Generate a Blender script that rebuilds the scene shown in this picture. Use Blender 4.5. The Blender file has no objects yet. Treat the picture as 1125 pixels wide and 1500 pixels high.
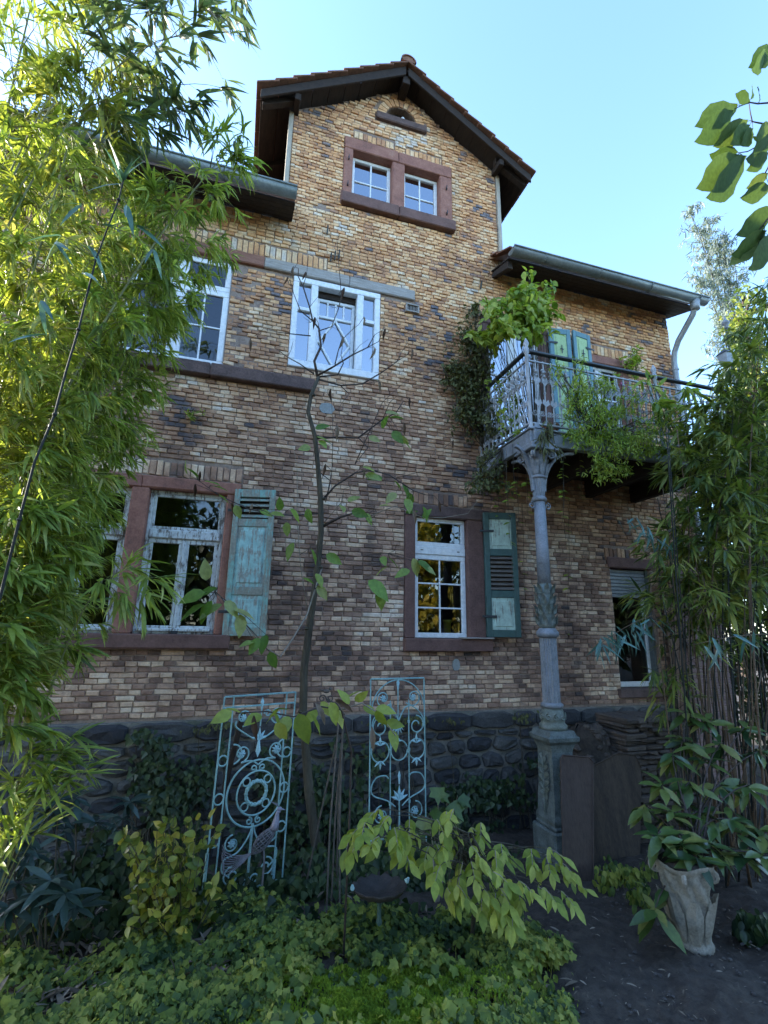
import bpy, math, random
import numpy as np
from mathutils import Vector, Matrix

R = math.radians
PI = math.pi
rnd = random.Random(7)
nrg = np.random.default_rng(11)
sc = bpy.context.scene
col = sc.collection

# ------------------------------------------------------------------ camera, sky, sun, exposure
CAM = Vector((0.0, 0.0, 2.05))
YAW, PITCH, ROLL = 0.28992936, 0.24041047, 0.01733393
FPX = 706.99                                     # focal length in pixels of the 1125 x 1500 photograph
_f = Vector((math.sin(YAW) * math.cos(PITCH), math.cos(YAW) * math.cos(PITCH), math.sin(PITCH)))
_r0 = Vector((math.cos(YAW), -math.sin(YAW), 0.0))
_u0 = _r0.cross(_f)
_r = _r0 * math.cos(ROLL) + _u0 * math.sin(ROLL)
_u = _u0 * math.cos(ROLL) - _r0 * math.sin(ROLL)
cd = bpy.data.cameras.new('camera')
cam = bpy.data.objects.new('camera', cd)
col.objects.link(cam)
cam.matrix_world = Matrix(((_r.x, _u.x, -_f.x, CAM.x), (_r.y, _u.y, -_f.y, CAM.y), (_r.z, _u.z, -_f.z, CAM.z), (0, 0, 0, 1)))
cd.sensor_fit = 'VERTICAL'
cd.sensor_height = 24.0
cd.lens = 24.0 * FPX / 1500.0
cd.clip_start = 0.05
cd.clip_end = 1500.0
sc.camera = cam

SUN_AZ = R(-62)          # clockwise from +y (into the house); negative = to the left
SUN_EL = R(21)
world = bpy.data.worlds.new('World')
sc.world = world
world.use_nodes = True
wn = world.node_tree
sky = wn.nodes.new('ShaderNodeTexSky')
sky.sky_type = 'NISHITA'
sky.sun_disc = False
sky.sun_elevation = SUN_EL
sky.sun_rotation = SUN_AZ
sky.air_density = 1.0
sky.dust_density = 0.8
sky.ozone_density = 3.6
wn.nodes['Background'].inputs['Strength'].default_value = 0.10
wn.links.new(sky.outputs['Color'], wn.nodes['Background'].inputs['Color'])
sl = bpy.data.lights.new('sun', 'SUN')
sl.energy = 2.0
sl.angle = R(0.6)
sl.color = (1.0, 0.92, 0.8)
sun = bpy.data.objects.new('sun', sl)
col.objects.link(sun)
sd = Vector((math.sin(SUN_AZ) * math.cos(SUN_EL), math.cos(SUN_AZ) * math.cos(SUN_EL), math.sin(SUN_EL)))
sun.rotation_euler = sd.to_track_quat('Z', 'Y').to_euler()
sun.location = sd * 60
vs = sc.view_settings
vs.view_transform = 'Standard'
vs.look = 'None'
vs.gamma = 1.0
vs.use_curve_mapping = False
vs.exposure = 3.2

# ------------------------------------------------------------------ helpers
def ray(px, py):
    return _f + _r * ((px - 562.5) / FPX) - _u * ((py - 750.0) / FPX)
def at(px, py, y):
    """the point of the plane y = const seen at a photograph pixel"""
    d = ray(px, py)
    return CAM + d * (y / d.y)
def gz(x, y):
    """height of the ground"""
    return 0.33 - 0.08 * y

class MB:
    def __init__(s):
        s.v = []; s.f = []; s.m = []; s.mi = 0
    def add(s, vs, fs):
        o = len(s.v)
        s.v.extend([tuple(p) for p in vs])
        for f in fs:
            s.f.append([i + o for i in f]); s.m.append(s.mi)
        return s
    def box(s, x0, x1, y0, y1, z0, z1, b=0.0):
        if b <= 0:
            return s.add([(x0,y0,z0),(x1,y0,z0),(x1,y1,z0),(x0,y1,z0),(x0,y0,z1),(x1,y0,z1),(x1,y1,z1),(x0,y1,z1)],
                  [(0,3,2,1),(4,5,6,7),(0,1,5,4),(1,2,6,5),(2,3,7,6),(3,0,4,7)])
        return s.hexa([(x0,y0,z0),(x1,y0,z0),(x1,y1,z0),(x0,y1,z0),(x0,y0,z1),(x1,y0,z1),(x1,y1,z1),(x0,y1,z1)], b)
    def hexa(s, c, b=0.0):
        """a box from eight free corners, its edges chamfered by b"""
        if b <= 0:
            return s.add(c, [(0,3,2,1),(4,5,6,7),(0,1,5,4),(1,2,6,5),(2,3,7,6),(3,0,4,7)])
        c = [Vector(p) for p in c]
        nb = [(1,3,4),(0,2,5),(3,1,6),(2,0,7),(5,7,0),(4,6,1),(7,5,2),(6,4,3)]   # neighbours along x, y, z
        vs = []
        for i in range(8):
            d = [(c[j] - c[i]) for j in nb[i]]
            d = [q * min(b / max(q.length, 1e-6), .45) for q in d]
            vs += [c[i] + d[1] + d[2], c[i] + d[0] + d[2], c[i] + d[0] + d[1]]     # on the x face, y face, z face
        X, Y, Z = 0, 1, 2
        q = lambda i, a: i * 3 + a
        fs = []
        for loop, a in (((0,3,7,4),X),((1,5,6,2),X),((0,4,5,1),Y),((3,2,6,7),Y),((0,1,2,3),Z),((4,7,6,5),Z)):
            fs.append([q(i, a) for i in loop])
        for i, j, a1, a2 in ((0,1,Y,Z),(3,2,Y,Z),(4,5,Y,Z),(7,6,Y,Z),(0,3,X,Z),(1,2,X,Z),(4,7,X,Z),(5,6,X,Z),(0,4,X,Y),(1,5,X,Y),(2,6,X,Y),(3,7,X,Y)):
            fs.append([q(i,a1), q(j,a1), q(j,a2), q(i,a2)])
        for i in range(8): fs.append([q(i,0), q(i,1), q(i,2)])
        return s.add(vs, fs)
    def bar(s, a, b, w, h, up=(0,0,1), ch=0.0):
        """a bar of section w x h from a to b"""
        a = Vector(a); b = Vector(b); d = (b - a).normalized(); up = Vector(up)
        if abs(d.dot(up)) > .99: up = Vector((0,1,0))
        sx = d.cross(up).normalized() * (w / 2); uz = sx.cross(d).normalized() * (h / 2)
        c = [a - sx - uz, a + sx - uz, b + sx - uz, b - sx - uz, a - sx + uz, a + sx + uz, b + sx + uz, b - sx + uz]
        return s.hexa(c, ch)
    def tube(s, pts, rad, n=6, cap=True, closed=False):
        P = [Vector(p) for p in pts]; m = len(P)
        if not hasattr(rad, '__len__'): rad = [rad] * m
        ref = None; rings = []; o = len(s.v)
        for i in range(m):
            a = P[(i - 1) % m] if (closed or i > 0) else P[0]
            b = P[(i + 1) % m] if (closed or i < m - 1) else P[-1]
            t = (b - a)
            if t.length < 1e-9: t = Vector((0,0,1))
            t.normalize()
            if ref is None:
                ref = Vector((0,0,1)) if abs(t.z) < .9 else Vector((1,0,0))
            x = ref - t * ref.dot(t)
            if x.length < 1e-5: x = t.orthogonal()
            x.normalize(); y = t.cross(x); ref = x
            for k in range(n):
                an = 2 * PI * k / n
                s.v.append(tuple(P[i] + (x * math.cos(an) + y * math.sin(an)) * rad[i]))
        for i in range(m if closed else m - 1):
            j = (i + 1) % m
            for k in range(n):
                s.f.append([o + i*n + k, o + i*n + (k+1) % n, o + j*n + (k+1) % n, o + j*n + k]); s.m.append(s.mi)
        if cap and not closed:
            s.f.append([o + k for k in range(n)][::-1]); s.m.append(s.mi)
            s.f.append([o + (m-1)*n + k for k in range(n)]); s.m.append(s.mi)
        return s
    def lathe(s, cx, cy, prof, n=16, flute=0.0, nfl=0):
        o = len(s.v)
        for r, z in prof:
            for k in range(n):
                an = 2 * PI * k / n
                rr = r * (1 - flute * (.5 + .5 * math.cos(an * nfl))) if nfl else r
                s.v.append((cx + rr * math.cos(an), cy + rr * math.sin(an), z))
        for i in range(len(prof) - 1):
            for k in range(n):
                s.f.append([o + i*n + k, o + i*n + (k+1) % n, o + (i+1)*n + (k+1) % n, o + (i+1)*n + k]); s.m.append(s.mi)
        s.f.append([o + k for k in range(n)][::-1]); s.m.append(s.mi)
        s.f.append([o + (len(prof)-1)*n + k for k in range(n)]); s.m.append(s.mi)
        return s
    def ball(s, c, r, n=8, m=5):
        c = Vector(c)
        if not hasattr(r, '__len__'): r = (r, r, r)
        vs = [c + Vector((0,0,-r[2]))]; fs = []
        for i in range(1, m):
            ph = -PI/2 + PI * i / m
            for k in range(n):
                an = 2*PI*k/n
                vs.append(c + Vector((r[0]*math.cos(ph)*math.cos(an), r[1]*math.cos(ph)*math.sin(an), r[2]*math.sin(ph))))
        vs.append(c + Vector((0,0,r[2])))
        for k in range(n): fs.append((0, 1+(k+1) % n, 1+k))
        for i in range(m-2):
            for k in range(n): fs.append((1+i*n+k, 1+i*n+(k+1) % n, 1+(i+1)*n+(k+1) % n, 1+(i+1)*n+k))
        t = len(vs)-1
        for k in range(n): fs.append((1+(m-2)*n+k, 1+(m-2)*n+(k+1) % n, t))
        return s.add(vs, fs)
    def poly(s, pts, y0, y1):
        """an x-z outline as a slab from y0 (front) to y1"""
        n = len(pts)
        vs = [(x, y0, z) for x, z in pts] + [(x, y1, z) for x, z in pts]
        fs = [list(range(n)), list(range(2*n-1, n-1, -1))] + [[i, i+n, (i+1) % n + n, (i+1) % n] for i in range(n)]
        return s.add(vs, fs)
    def mesh(s, name, mats, smooth=False):
        me = bpy.data.meshes.new(name)
        me.from_pydata(s.v, [], s.f)
        for m in (mats if isinstance(mats, (list, tuple)) else [mats]): me.materials.append(m)
        if any(s.m): me.polygons.foreach_set('material_index', s.m)
        me.polygons.foreach_set('use_smooth', [smooth] * len(s.f))
        me.update()
        return me
    def build(s, name, mats, parent=None, smooth=False, **k):
        return put(name, s.mesh(name, mats, smooth), parent, **k)

def put(name, me, parent=None, mat=None, kind=None, label=None):
    """link one object; geometry is in world coordinates whatever the parent's place"""
    o = bpy.data.objects.new(name, me); col.objects.link(o)
    if parent is not None:
        o.parent = parent
        o.matrix_parent_inverse = Matrix.Translation(-Vector(parent.get('_w', (0,0,0))))
    if mat is not None: o.matrix_basis = mat
    o['_w'] = tuple(mat.translation) if mat is not None else (0.0,0.0,0.0)
    if kind: o['kind'] = kind
    if label: o['label'] = label
    return o
def tag(o, label, cat, group=None, kind=None):
    o['label'] = label; o['category'] = cat
    if group: o['group'] = group
    if kind: o['kind'] = kind
    return o
def thing(name, loc, label, cat, group=None):
    o = bpy.data.objects.new(name, None); col.objects.link(o)
    o.location = loc; o['_w'] = tuple(loc)
    o.empty_display_size = .1
    return tag(o, label, cat, group)
def part(name, parent):
    """an Empty that parents the pieces of one part"""
    o = bpy.data.objects.new(name, None); col.objects.link(o)
    o.parent = parent; o.matrix_parent_inverse = Matrix.Translation(-Vector(parent.get('_w', (0,0,0))))
    o['_w'] = (0.0,0.0,0.0); o.empty_display_size = .1
    return o

def mesh_np(name, V, F, mats, smooth=True, mi=None):
    """V (n,3), F list of (m,k) arrays of quads / tris"""
    me = bpy.data.meshes.new(name)
    V = np.asarray(V, dtype=np.float32)
    me.vertices.add(len(V)); me.vertices.foreach_set('co', V.ravel())
    loops = np.concatenate([f.ravel() for f in F]).astype(np.int32)
    tot = np.concatenate([np.full(len(f), f.shape[1]) for f in F]).astype(np.int32)
    st = np.concatenate([[0], np.cumsum(tot)[:-1]]).astype(np.int32)
    me.loops.add(len(loops)); me.loops.foreach_set('vertex_index', loops)
    me.polygons.add(len(tot)); me.polygons.foreach_set('loop_start', st); me.polygons.foreach_set('loop_total', tot)
    me.polygons.foreach_set('use_smooth', np.full(len(tot), smooth, dtype=bool))
    for m in (mats if isinstance(mats, (list, tuple)) else [mats]): me.materials.append(m)
    me.update(calc_edges=True); me.validate()
    return me

# leaf outlines: rows along the leaf (t, half width); folded along the midrib and bent down to the tip
def leaf_template(rows, fold=.25, bend=.18, wave=0.0):
    vs = []; fs = []
    for i, (t, w) in enumerate(rows):
        z = -bend * t * t; wv = wave * (1 if i % 2 else -1)
        vs += [(-w, t, z + fold * w + wv), (0, t, z), (w, t, z + fold * w - wv)]
    for i in range(len(rows) - 1):
        a = i * 3; b = a + 3
        fs += [(a, a+1, b+1, b), (a+1, a+2, b+2, b+1)]
    return np.array(vs, float), np.array(fs)
def lobed_template(n=5, inner=.55, fold=.12, width=1.0, base=.12):
    pts = []
    for k in range(2 * n - 1):
        an = R(-115 + 230 * k / (2*n-2)); r = (1.0 - .28 * abs(k/(2*n-2) - .5) * 2) if k % 2 == 0 else inner
        pts.append((math.sin(an) * r * .55 * width, .38 + math.cos(an) * r * .6, fold * abs(math.sin(an)) * r - .1 * r * max(0, math.cos(an))))
    vs = [(0, .3, -.02)] + pts + [(0, base, 0)]
    m = len(pts)
    fs = [(0, 1 + (k+1), 1 + k) for k in range(m - 1)] + [(0, 1, m + 1), (0, m + 1, m)]
    return np.array(vs, float), np.array(fs)
T_BAMBOO = leaf_template([(0,.008),(.14,.05),(.5,.054),(.8,.028),(1,.002)], .3, .22)
T_BAMBOO_WIDE = leaf_template([(0,.01),(.12,.066),(.45,.078),(.78,.042),(1,.002)], .22, .2)
T_BAMBOO_CURL = leaf_template([(0,.008),(.14,.055),(.5,.06),(.8,.03),(1,.002)], .6, .5)
T_OVATE = leaf_template([(0,.02),(.12,.19),(.35,.29),(.62,.24),(.85,.11),(1,.005)], .22, .16, .006)
T_LANCE = leaf_template([(0,.02),(.2,.075),(.5,.115),(.78,.08),(1,.004)], .25, .2)
T_OBOV = leaf_template([(0,.02),(.2,.1),(.5,.19),(.72,.235),(.88,.14),(1,.004)], .18, .2, .008)
T_DEAD = leaf_template([(0,.02),(.2,.10),(.5,.14),(.8,.08),(1,.004)], .9, .5, .02)
T_LOBED = lobed_template()
def tri_template():
    V = []; F = []
    for a, l in ((0, 1.0), (1.15, .75), (-1.15, .75)):
        ca, sa = math.cos(a), math.sin(a); o = len(V)
        for (t, w) in ((0,.02),(.3,.17),(.6,.2),(.8,.12),(1,.01)):
            for q in (-1, 0, 1):
                x, y = q*w*l, t*l*.62; V.append((x*ca + y*sa, .35 + y*ca - x*sa, .08*abs(q) - .14*t*t))
        for i in range(4):
            b = o + 3*i; F += [(b,b+1,b+4,b+3),(b+1,b+2,b+5,b+4)]
    return np.array(V, float), np.array(F)
T_TRI = tri_template()
T_IVY = lobed_template(3, .5, .1, 1.05)
T_QUAD = leaf_template([(0,.03),(.45,.3),(1,.02)], .25, .2)

def basis(d, n):
    """(k,3) leaf axes and face normals -> (k,3,3) matrices whose columns are side, axis, normal"""
    d = d / np.maximum(np.linalg.norm(d, axis=1, keepdims=True), 1e-9)
    x = np.cross(d, n); l = np.linalg.norm(x, axis=1, keepdims=True)
    bad = (l < 1e-4).ravel()
    if bad.any(): x[bad] = np.cross(d[bad], np.array([.3,.9,.2])); l = np.linalg.norm(x, axis=1, keepdims=True)
    x = x / l; z = np.cross(x, d)
    return np.stack([x, d, z], axis=2)
def scatter(name, tmpl, pos, d, n, size, mat, parent=None, kind='stuff', wscale=None):
    V0, F0 = tmpl
    M = basis(np.asarray(d, float), np.asarray(n, float))
    size = np.asarray(size, float)
    V = V0[None] * size[:, None, None]
    if wscale is not None: V[:, :, 0] *= np.asarray(wscale)[:, None]
    W = np.einsum('kij,kvj->kvi', M, V) + np.asarray(pos)[:, None, :]
    k, nv = len(W), len(V0)
    F = (F0[None] + (np.arange(k) * nv)[:, None, None]).reshape(-1, F0.shape[1])
    return put(name, mesh_np(name, W.reshape(-1, 3), [F], mat), parent, kind=kind)
def leaf_mats(pos, d, n, size):
    M = basis(np.atleast_2d(np.asarray(d, float)), np.atleast_2d(np.asarray(n, float)))
    out = []
    for p, m, s in zip(np.atleast_2d(pos), M, np.atleast_1d(size)):
        m4 = Matrix([list(m[i] * s) + [float(p[i])] for i in range(3)] + [[0,0,0,1]])
        out.append(m4)
    return out
_leafmesh = {}
def leaf_objs(parent, tmpl_name, tmpl, mat, pos, d, n, size, name='leaf'):
    key = (tmpl_name, mat.name)
    if key not in _leafmesh: _leafmesh[key] = mesh_np('leaf_' + tmpl_name, tmpl[0], [tmpl[1]], mat)
    for m in leaf_mats(pos, d, n, size):
        o = bpy.data.objects.new(name, _leafmesh[key]); col.objects.link(o)
        o.parent = parent; o.matrix_parent_inverse = Matrix.Translation(-Vector(parent.get('_w', (0,0,0))))
        o.matrix_basis = m
def unit(k):
    v = nrg.normal(size=(k, 3)); return v / np.linalg.norm(v, axis=1, keepdims=True)

# ------------------------------------------------------------------ materials
def new_mat(name):
    m = bpy.data.materials.new(name); m.use_nodes = True
    nt = m.node_tree; b = nt.nodes['Principled BSDF']
    return m, nt, b
def N(nt, t, **kw):
    n = nt.nodes.new(t)
    for k, v in kw.items(): setattr(n, k, v)
    return n
def mth(nt, op, a, b=None, clamp=False):
    n = N(nt, 'ShaderNodeMath', operation=op, use_clamp=clamp)
    for i, q in enumerate((a, b)):
        if q is None: continue
        if isinstance(q, (int, float)): n.inputs[i].default_value = q
        else: nt.links.new(q, n.inputs[i])
    return n.outputs[0]
def ramp(nt, fac, stops, const=False):
    r = N(nt, 'ShaderNodeValToRGB'); e = r.color_ramp.elements
    if const: r.color_ramp.interpolation = 'CONSTANT'
    while len(e) < len(stops): e.new(.5)
    for i, (p, c) in enumerate(stops):
        e[i].position = p; e[i].color = (*c, 1)
    nt.links.new(fac, r.inputs[0])
    return r.outputs[0]
def mixc(nt, fac, a, b, blend='MIX'):
    n = N(nt, 'ShaderNodeMix', data_type='RGBA', blend_type=blend)
    for i, q in ((0, fac), (6, a), (7, b)):
        if isinstance(q, (int, float)): n.inputs[i].default_value = q
        elif isinstance(q, tuple): n.inputs[i].default_value = (*q, 1)
        else: nt.links.new(q, n.inputs[i])
    return n.outputs[2]
def noise(nt, scale, detail=4, rough=.6, vec=None, dist=0.0):
    n = N(nt, 'ShaderNodeTexNoise'); n.inputs['Scale'].default_value = scale
    n.inputs['Detail'].default_value = detail; n.inputs['Roughness'].default_value = rough; n.inputs['Distortion'].default_value = dist
    if vec is None:
        vec = N(nt, 'ShaderNodeNewGeometry').outputs['Position']
    nt.links.new(vec, n.inputs['Vector'])
    return n.outputs['Fac']
def stretch(nt, sx, sy, sz):
    g = N(nt, 'ShaderNodeNewGeometry'); m = N(nt, 'ShaderNodeMapping')
    m.inputs['Scale'].default_value = (sx, sy, sz)
    nt.links.new(g.outputs['Position'], m.inputs['Vector'])
    return m.outputs[0]
def bump(nt, b, h, strength, dist=.01):
    n = N(nt, 'ShaderNodeBump'); n.inputs['Strength'].default_value = strength; n.inputs['Distance'].default_value = dist
    nt.links.new(h, n.inputs['Height']); nt.links.new(n.outputs[0], b.inputs['Normal'])
def M_plain(name, c1, c2, scale=8, rough=.7, bmp=.25, metal=0.0, stops=None, vec=None, spec=.4, detail=5):
    m, nt, b = new_mat(name)
    v = stretch(nt, *vec) if vec else None
    f = noise(nt, scale, detail, .65, v)
    c = ramp(nt, f, stops or [(.35, c1), (.65, c2)])
    f2 = noise(nt, scale * 7, 3, .7, v)
    c = mixc(nt, .35, c, ramp(nt, f2, [(.3, tuple(q*.55 for q in c1)), (.7, tuple(min(1, q*1.25) for q in c2))]))
    nt.links.new(c, b.inputs['Base Color'])
    b.inputs['Roughness'].default_value = rough; b.inputs['Metallic'].default_value = metal
    b.inputs['Specular IOR Level'].default_value = spec
    if bmp: bump(nt, b, mth(nt, 'ADD', f, mth(nt, 'MULTIPLY', f2, .5)), bmp, .01)
    return m
def M_leaf(name, cols, trans=.35, rough=.5, obj=False, spot=None, spec=.4, tcol=None, clump=0.0, cscale=1.6):
    """cols: colours from dark to light, one drawn per leaf"""
    m, nt, b = new_mat(name)
    r = N(nt, 'ShaderNodeObjectInfo').outputs['Random'] if obj else N(nt, 'ShaderNodeNewGeometry').outputs['Random Per Island']
    if clump: r = mth(nt, 'ADD', mth(nt, 'MULTIPLY', r, .75), mth(nt, 'ADD', mth(nt, 'MULTIPLY', mth(nt, 'SUBTRACT', noise(nt, cscale, 2, .5), .5), clump*2), .12), True)
    c = ramp(nt, r, [(i / max(1, len(cols)-1), q) for i, q in enumerate(cols)])
    f = noise(nt, 35, 2, .6)
    c = mixc(nt, .5, c, ramp(nt, f, [(.3, (.55,.55,.5)), (.7, (1.25,1.2,1.1))]), 'MULTIPLY')
    if spot: c = mixc(nt, mth(nt, 'GREATER_THAN', noise(nt, 9, 2), .66), c, spot)
    nt.links.new(c, b.inputs['Base Color'])
    b.inputs['Roughness'].default_value = rough
    b.inputs['Specular IOR Level'].default_value = spec
    if trans > 0:
        t = N(nt, 'ShaderNodeBsdfTranslucent')
        nt.links.new(mixc(nt, 1.0, c, tcol or (1.5, 1.5, .7), 'MULTIPLY'), t.inputs['Color'])
        mx = N(nt, 'ShaderNodeMixShader'); mx.inputs[0].default_value = trans
        nt.links.new(b.outputs[0], mx.inputs[1]); nt.links.new(t.outputs[0], mx.inputs[2])
        nt.links.new(mx.outputs[0], nt.nodes['Material Output'].inputs['Surface'])
    return m
def M_brick(name, obj):
    m, nt, b = new_mat(name)
    r = N(nt, 'ShaderNodeObjectInfo').outputs['Random'] if obj else N(nt, 'ShaderNodeNewGeometry').outputs['Random Per Island']
    g = N(nt, 'ShaderNodeNewGeometry')
    sx = N(nt, 'ShaderNodeSeparateXYZ'); nt.links.new(g.outputs['Position'], sx.inputs[0])
    low = noise(nt, .9, 3, .55)
    mid = noise(nt, 2.6, 2, .5)
    f = mth(nt, 'ADD', mth(nt, 'MULTIPLY', r, .62), mth(nt, 'ADD', mth(nt, 'MULTIPLY', mth(nt, 'SUBTRACT', low, .5), 1.1), mth(nt, 'MULTIPLY', mth(nt, 'SUBTRACT', mid, .5), 1.15)))
    f = mth(nt, 'ADD', f, .2, True)
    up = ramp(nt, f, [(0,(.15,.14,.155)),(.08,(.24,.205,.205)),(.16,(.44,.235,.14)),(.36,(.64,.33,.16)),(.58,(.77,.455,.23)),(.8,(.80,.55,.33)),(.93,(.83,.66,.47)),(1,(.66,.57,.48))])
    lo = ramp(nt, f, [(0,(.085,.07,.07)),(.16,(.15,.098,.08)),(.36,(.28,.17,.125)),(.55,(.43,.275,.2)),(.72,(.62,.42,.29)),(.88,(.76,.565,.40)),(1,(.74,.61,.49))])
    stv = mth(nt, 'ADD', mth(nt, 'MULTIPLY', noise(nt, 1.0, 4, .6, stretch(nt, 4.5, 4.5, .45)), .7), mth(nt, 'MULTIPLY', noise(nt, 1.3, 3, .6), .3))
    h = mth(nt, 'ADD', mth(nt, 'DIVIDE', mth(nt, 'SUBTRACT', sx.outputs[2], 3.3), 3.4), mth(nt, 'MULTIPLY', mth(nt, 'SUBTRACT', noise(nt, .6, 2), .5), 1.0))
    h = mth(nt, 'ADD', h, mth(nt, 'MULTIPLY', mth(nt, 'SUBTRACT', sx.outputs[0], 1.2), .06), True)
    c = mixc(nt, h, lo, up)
    fine = noise(nt, 28, 5, .7)
    c = mixc(nt, .8, c, ramp(nt, fine, [(.25,(.55,.52,.5)),(.5,(.95,.95,.95)),(.75,(1.3,1.28,1.22))]), 'MULTIPLY')
    grime = noise(nt, 3.3, 6, .72)
    c = mixc(nt, mth(nt, 'MULTIPLY', mth(nt, 'SUBTRACT', grime, .57, True), 2.2, True), c, (.12,.10,.085))
    c = mixc(nt, mth(nt, 'MULTIPLY', mth(nt, 'SUBTRACT', stv, .52, True), 3.5, True), c, mixc(nt, .72, c, (.10,.085,.075)))      # run-off streaks
    c = mixc(nt, mth(nt, 'MULTIPLY', mth(nt, 'SUBTRACT', noise(nt, 1.7, 5, .7), .6, True), 3.0, True), c, (.50,.42,.34))              # smeared lime
    nt.links.new(c, b.inputs['Base Color'])
    b.inputs['Roughness'].default_value = .9; b.inputs['Specular IOR Level'].default_value = .2
    bump(nt, b, mth(nt, 'ADD', fine, noise(nt, 90, 2)), .55, .006)
    return m
def M_paint(name, paint, under, amt=.5, sc_=(30, 30, 5), rough=.55):
    """paint flaking off along the grain"""
    m, nt, b = new_mat(name)
    f = mth(nt, 'ADD', mth(nt, 'MULTIPLY', noise(nt, 1.0, 6, .75, stretch(nt, *sc_)), .6), mth(nt, 'MULTIPLY', noise(nt, 6, 4, .7), .4))
    k = ramp(nt, f, [(amt - .03, (0,0,0)), (amt + .03, (1,1,1))])
    pc = ramp(nt, noise(nt, 14, 4), [(.3, tuple(q*.72 for q in paint)), (.7, tuple(min(.9, q*1.1) for q in paint))])
    uc = ramp(nt, noise(nt, 40, 4), [(.3, tuple(q*.6 for q in under)), (.7, under)])
    nt.links.new(mixc(nt, k, uc, pc), b.inputs['Base Color'])
    b.inputs['Roughness'].default_value = rough
    bump(nt, b, f, .5, .004)
    return m
def M_glass(name, tint=(.02,.022,.025), refl=.35, clear=.6):
    m, nt, b = new_mat(name)
    nt.nodes.remove(b)
    tr = N(nt, 'ShaderNodeBsdfTransparent'); tr.inputs[0].default_value = (clear, clear * 1.02, clear, 1)
    gl = N(nt, 'ShaderNodeBsdfGlossy'); gl.inputs['Roughness'].default_value = .015; gl.inputs['Color'].default_value = (.95,.97,1,1)
    nb = N(nt, 'ShaderNodeBump'); nb.inputs['Strength'].default_value = .025; nb.inputs['Distance'].default_value = .02
    nt.links.new(noise(nt, 3.0, 1), nb.inputs['Height']); nt.links.new(nb.outputs[0], gl.inputs['Normal'])
    lw = N(nt, 'ShaderNodeFresnel'); lw.inputs['IOR'].default_value = 1.5
    fac = mth(nt, 'ADD', mth(nt, 'MULTIPLY', lw.outputs[0], 1.2), refl, True)
    mx = N(nt, 'ShaderNodeMixShader'); nt.links.new(fac, mx.inputs[0])
    nt.links.new(tr.outputs[0], mx.inputs[1]); nt.links.new(gl.outputs[0], mx.inputs[2])
    nt.links.new(mx.outputs[0], nt.nodes['Material Output'].inputs['Surface'])
    return m

BRICK = M_brick('fired_brick', False)
BRICK_O = M_brick('fired_brick_single', True)
MORTAR = M_plain('lime_mortar', (.19,.128,.098), (.35,.265,.21), 9, .95, .6)
SAND = M_plain('red_sandstone', (.22,.09,.065), (.34,.16,.115), 6, .85, .35, stops=[(.25,(.13,.07,.055)),(.42,(.25,.11,.08)),(.62,(.36,.17,.12)),(.8,(.42,.28,.22))])
SAND_DARK = M_plain('weathered_sandstone', (.075,.05,.045), (.17,.11,.095), 7, .9, .4)
SAND_BROWN = M_plain('brown_sandstone', (.11,.06,.05), (.2,.11,.09), 7, .9, .4)
WHITE = M_plain('white_lacquer', (.74,.77,.78), (.82,.84,.84), 3, .35, .03)
WHITE_OLD = M_paint('peeling_white_paint', (.62,.66,.65), (.2,.17,.14), .47, (40,40,6))
TEAL = M_paint('peeling_teal_paint', (.22,.43,.39), (.30,.31,.26), .53, (34,34,5))
TEAL_PALE = M_paint('worn_turquoise_paint', (.33,.56,.54), (.32,.34,.30), .49, (38,38,4))
TEAL_DARK = M_paint('dark_green_paint', (.05,.105,.095), (.10,.09,.075), .36, (30,30,5))
MINT = M_paint('pale_mint_paint', (.44,.58,.49), (.27,.27,.22), .45, (60,60,4))
SLAT = M_plain('grey_brown_slat', (.1,.085,.075), (.17,.15,.13), 10, .7, .2)
BLUEGREEN = M_plain('blue_green_paint', (.10,.21,.25), (.15,.28,.31), 10, .5, .1)
LIME = M_plain('lime_panel_paint', (.33,.48,.22), (.42,.56,.28), 10, .5, .1)
WOODGREY = M_plain('grey_weathered_timber', (.25,.22,.19), (.44,.40,.36), 3, .85, .5, vec=(1.2, 10, 16))
WOODRED = M_plain('red_stained_timber', (.2,.09,.06), (.33,.16,.11), 3, .85, .4, vec=(1.2, 10, 16))
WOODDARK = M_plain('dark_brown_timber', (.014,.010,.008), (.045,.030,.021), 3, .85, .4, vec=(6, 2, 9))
WOODPALE = M_plain('pale_edge_timber', (.3,.26,.2), (.45,.4,.32), 3, .8, .3, vec=(10, 10, 1.5))
def per_object(m, lo, hi):
    """each object of the material its own tone"""
    nt = m.node_tree; b = nt.nodes['Principled BSDF']; src = b.inputs['Base Color'].links[0].from_socket
    r = N(nt, 'ShaderNodeObjectInfo').outputs['Random']
    nt.links.new(mixc(nt, 1.0, src, ramp(nt, r, [(0, lo), (1, hi)]), 'MULTIPLY'), b.inputs['Base Color'])
TILE = M_plain('clay_roof_tile', (.22,.085,.045), (.34,.15,.085), 5, .85, .4, stops=[(.3,(.06,.045,.035)),(.5,(.12,.07,.048)),(.72,(.24,.12,.075))])
ZINC = M_plain('grey_zinc', (.13,.155,.155), (.21,.235,.23), 4, .45, .05, metal=.35)
ZINC_PALE = M_plain('pale_zinc_pipe', (.26,.28,.29), (.36,.38,.385), 4, .45, .05, metal=.2)
IRON = M_plain('grey_painted_iron', (.17,.185,.20), (.27,.29,.31), 9, .5, .25, stops=[(.28,(.085,.09,.085)),(.4,(.17,.185,.2)),(.68,(.28,.3,.325)),(.85,(.36,.37,.38))])
IRON_PALE = M_plain('pale_painted_iron', (.25,.26,.27), (.44,.45,.46), 12, .5, .2)
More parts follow.
